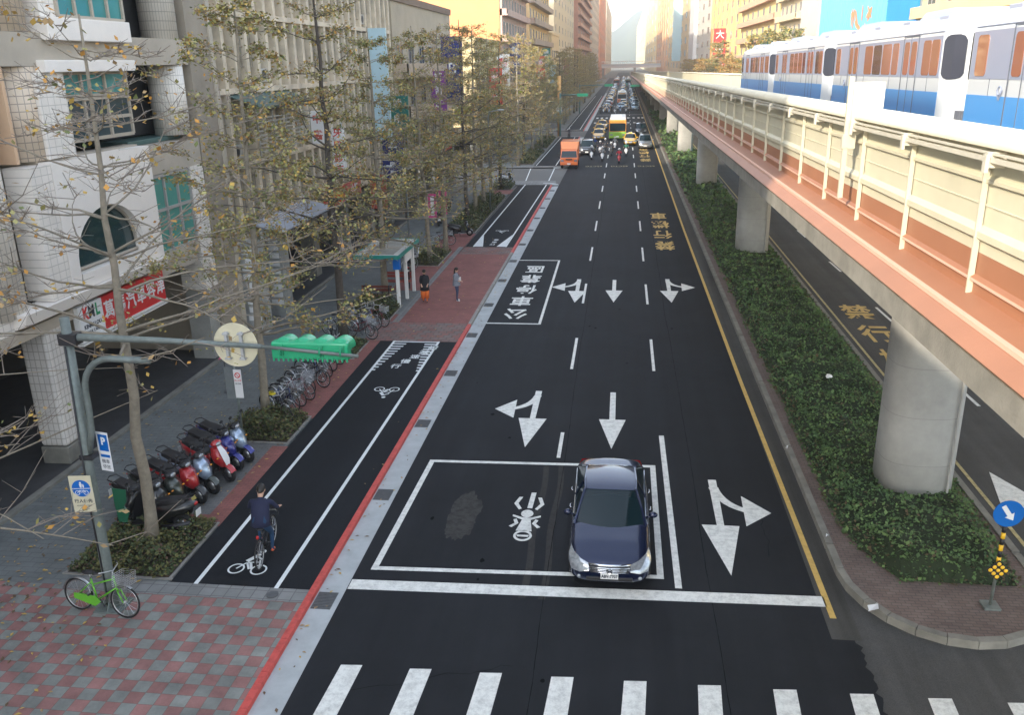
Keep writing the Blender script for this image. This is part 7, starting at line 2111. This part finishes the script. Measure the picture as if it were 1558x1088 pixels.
# scooters under the arcade of the old block, fallen leaves, manhole covers
for i, (x, y, a, c, nm) in enumerate(((-16.9, 32.2, 10, s_black, 'black scooter parked under the arcade beside the concrete shaft'), (-17.2, 36.0, 160, s_dg, 'dark green scooter between the notice columns under the arcade'), (-17.0, 39.2, 20, s_white, 'white scooter under the arcade of the old block'), (-17.1, 41.0, 15, s_black, 'black scooter beside the white one under the arcade'))):
    s_ = scooter(nm, c, group='scooters under the arcade'); s_.location = (x, y, Z1+.07); s_.rotation_euler = (0, R(-5), R(a+90))
rl_ = random.Random(31); mb = MB()
for i in range(1500):
    t = rl_.random()
    if t < .5: x, y = rl_.uniform(-15.3, -10.0), rl_.uniform(9.5, 34)
    elif t < .7: x, y = rl_.gauss(-13.8, .8), rl_.gauss(13.5, 1.6)
    elif t < .85: x, y = rl_.gauss(-6.2, .25), rl_.uniform(10, 60)
    else: x, y = rl_.uniform(-12, -6.8), rl_.uniform(34, 56)
    z = .012 if x > -6.45 else Z1 + .02
    if -6.62 < x < -6.43 or not -15.3 < x < -5.9: continue
    mb.use(rl_.choice((1, 2, 5, 2)) - 1 if False else rl_.randrange(3)); s_ = rl_.uniform(.03, .075); a = rl_.uniform(0, 6.28); c, d = math.cos(a)*s_, math.sin(a)*s_
    mb.add([(x-c, y-d, z), (x+d*.45, y-c*.45, z+.01), (x+c, y+d, z+.005), (x-d*.45, y+c*.45, z+.012)], [(0,1,2,3)])
o = mb.build('fallen_leaves', [LEAF[1], LEAF[2], mat('dry_leaf', (.14, .09, .05), .9)], recalc=False); tag(o, 'dry yellow and brown leaves scattered over the pavement', 'leaves', kind='stuff')
for i, (x, y, z, r_, lab) in enumerate(((-7.35, 15.45, Z1+.012, .13, 'small round valve cover at the near end of the bike lane'), (-12.6, 11.9, Z1+.006, .0, 'square paved inspection cover with a pale frame in the checkered pavement'), (-13.6, 27.5, Z1+.006, .32, 'round manhole cover in the grey sidewalk'))):
    mb = MB()
    if r_: 
        mb.tube([(0,0,0),(0,0,.012)], r_, 24)
        c = mb.build('manhole_cover', gr)
    else:
        for a in (-.42, .42): mb.box(a-.02, a+.02, -.44, .44, 0, .006); mb.box(-.44, .44, a-.02, a+.02, 0.001, .007)
        mb.box(-.02, .02, -.4, .4, 0, .005); mb.box(-.06, .06, -.06, .06, 0, .009)
        c = mb.build('inspection_cover', gutc)
    c.location = (x, y, z); tag(c, lab, 'cover')
# asphalt seams and thin cracks
mb = MB(); rc = random.Random(17)
def crack(x, y, n, dx, dy, w, jit=.04):
    pts = [(x, y)]
    for i in range(n): x += dx + rc.gauss(0, jit); y += dy + rc.gauss(0, jit); pts.append((x, y))
    for a, b in zip(pts, pts[1:]): line(mb, a[0], a[1], b[0], b[1], w*rc.uniform(.6, 1.3), .0030 + rc.random()*.0008)
for x in (-1.45, 2.1): crack(x, 6, 260, 0, .35, .014, .006)
for (x, y, n, dx, dy) in ((-5, 12.8, 14, .22, .05), (3.6, 18.2, 9, .02, .2)): crack(x, y, n, dx, dy, .010)
marking('asphalt_seam', mb, mat('seam_tar', (.006, .0065, .008), .95, spec=.05))
mb = MB()
for k in range(14):
    x, y = rc.uniform(-5.6, 4.2), rc.uniform(12, 48); r_ = rc.uniform(.02, .08)
    mb.poly([(x + r_*rc.uniform(.7, 1.2)*math.cos(2*math.pi*i/12), y + 1.5*r_*rc.uniform(.7, 1.2)*math.sin(2*math.pi*i/12)) for i in range(12)], .0042 + k*.00002)
marking('oil_spot', mb, mat('oil_stain', (.006, .0065, .007), .9, spec=.05))
# ------------------------------------------------------------ haze
hm = bpy.data.materials.new('haze'); hm.use_nodes = True
hn = hm.node_tree; hn.nodes.clear()
ho = hn.nodes.new('ShaderNodeOutputMaterial'); hv = hn.nodes.new('ShaderNodeVolumePrincipled')
hv.inputs['Color'].default_value = (0.84, 0.93, 1.0, 1)
hv.inputs['Density'].default_value = 0.0004
hv.inputs['Anisotropy'].default_value = 0.25
hn.links.new(hv.outputs[0], ho.inputs['Volume'])
MATS['haze'] = hm
hz = MB().box(-320, 320, -160, 2900, -1.2, 190).build('haze', hm)
hz['kind'] = 'stuff'; hz['label'] = 'pale bright haze filling the far end of the street'; hz['category'] = 'haze'
SC.cycles.volume_bounces = 4
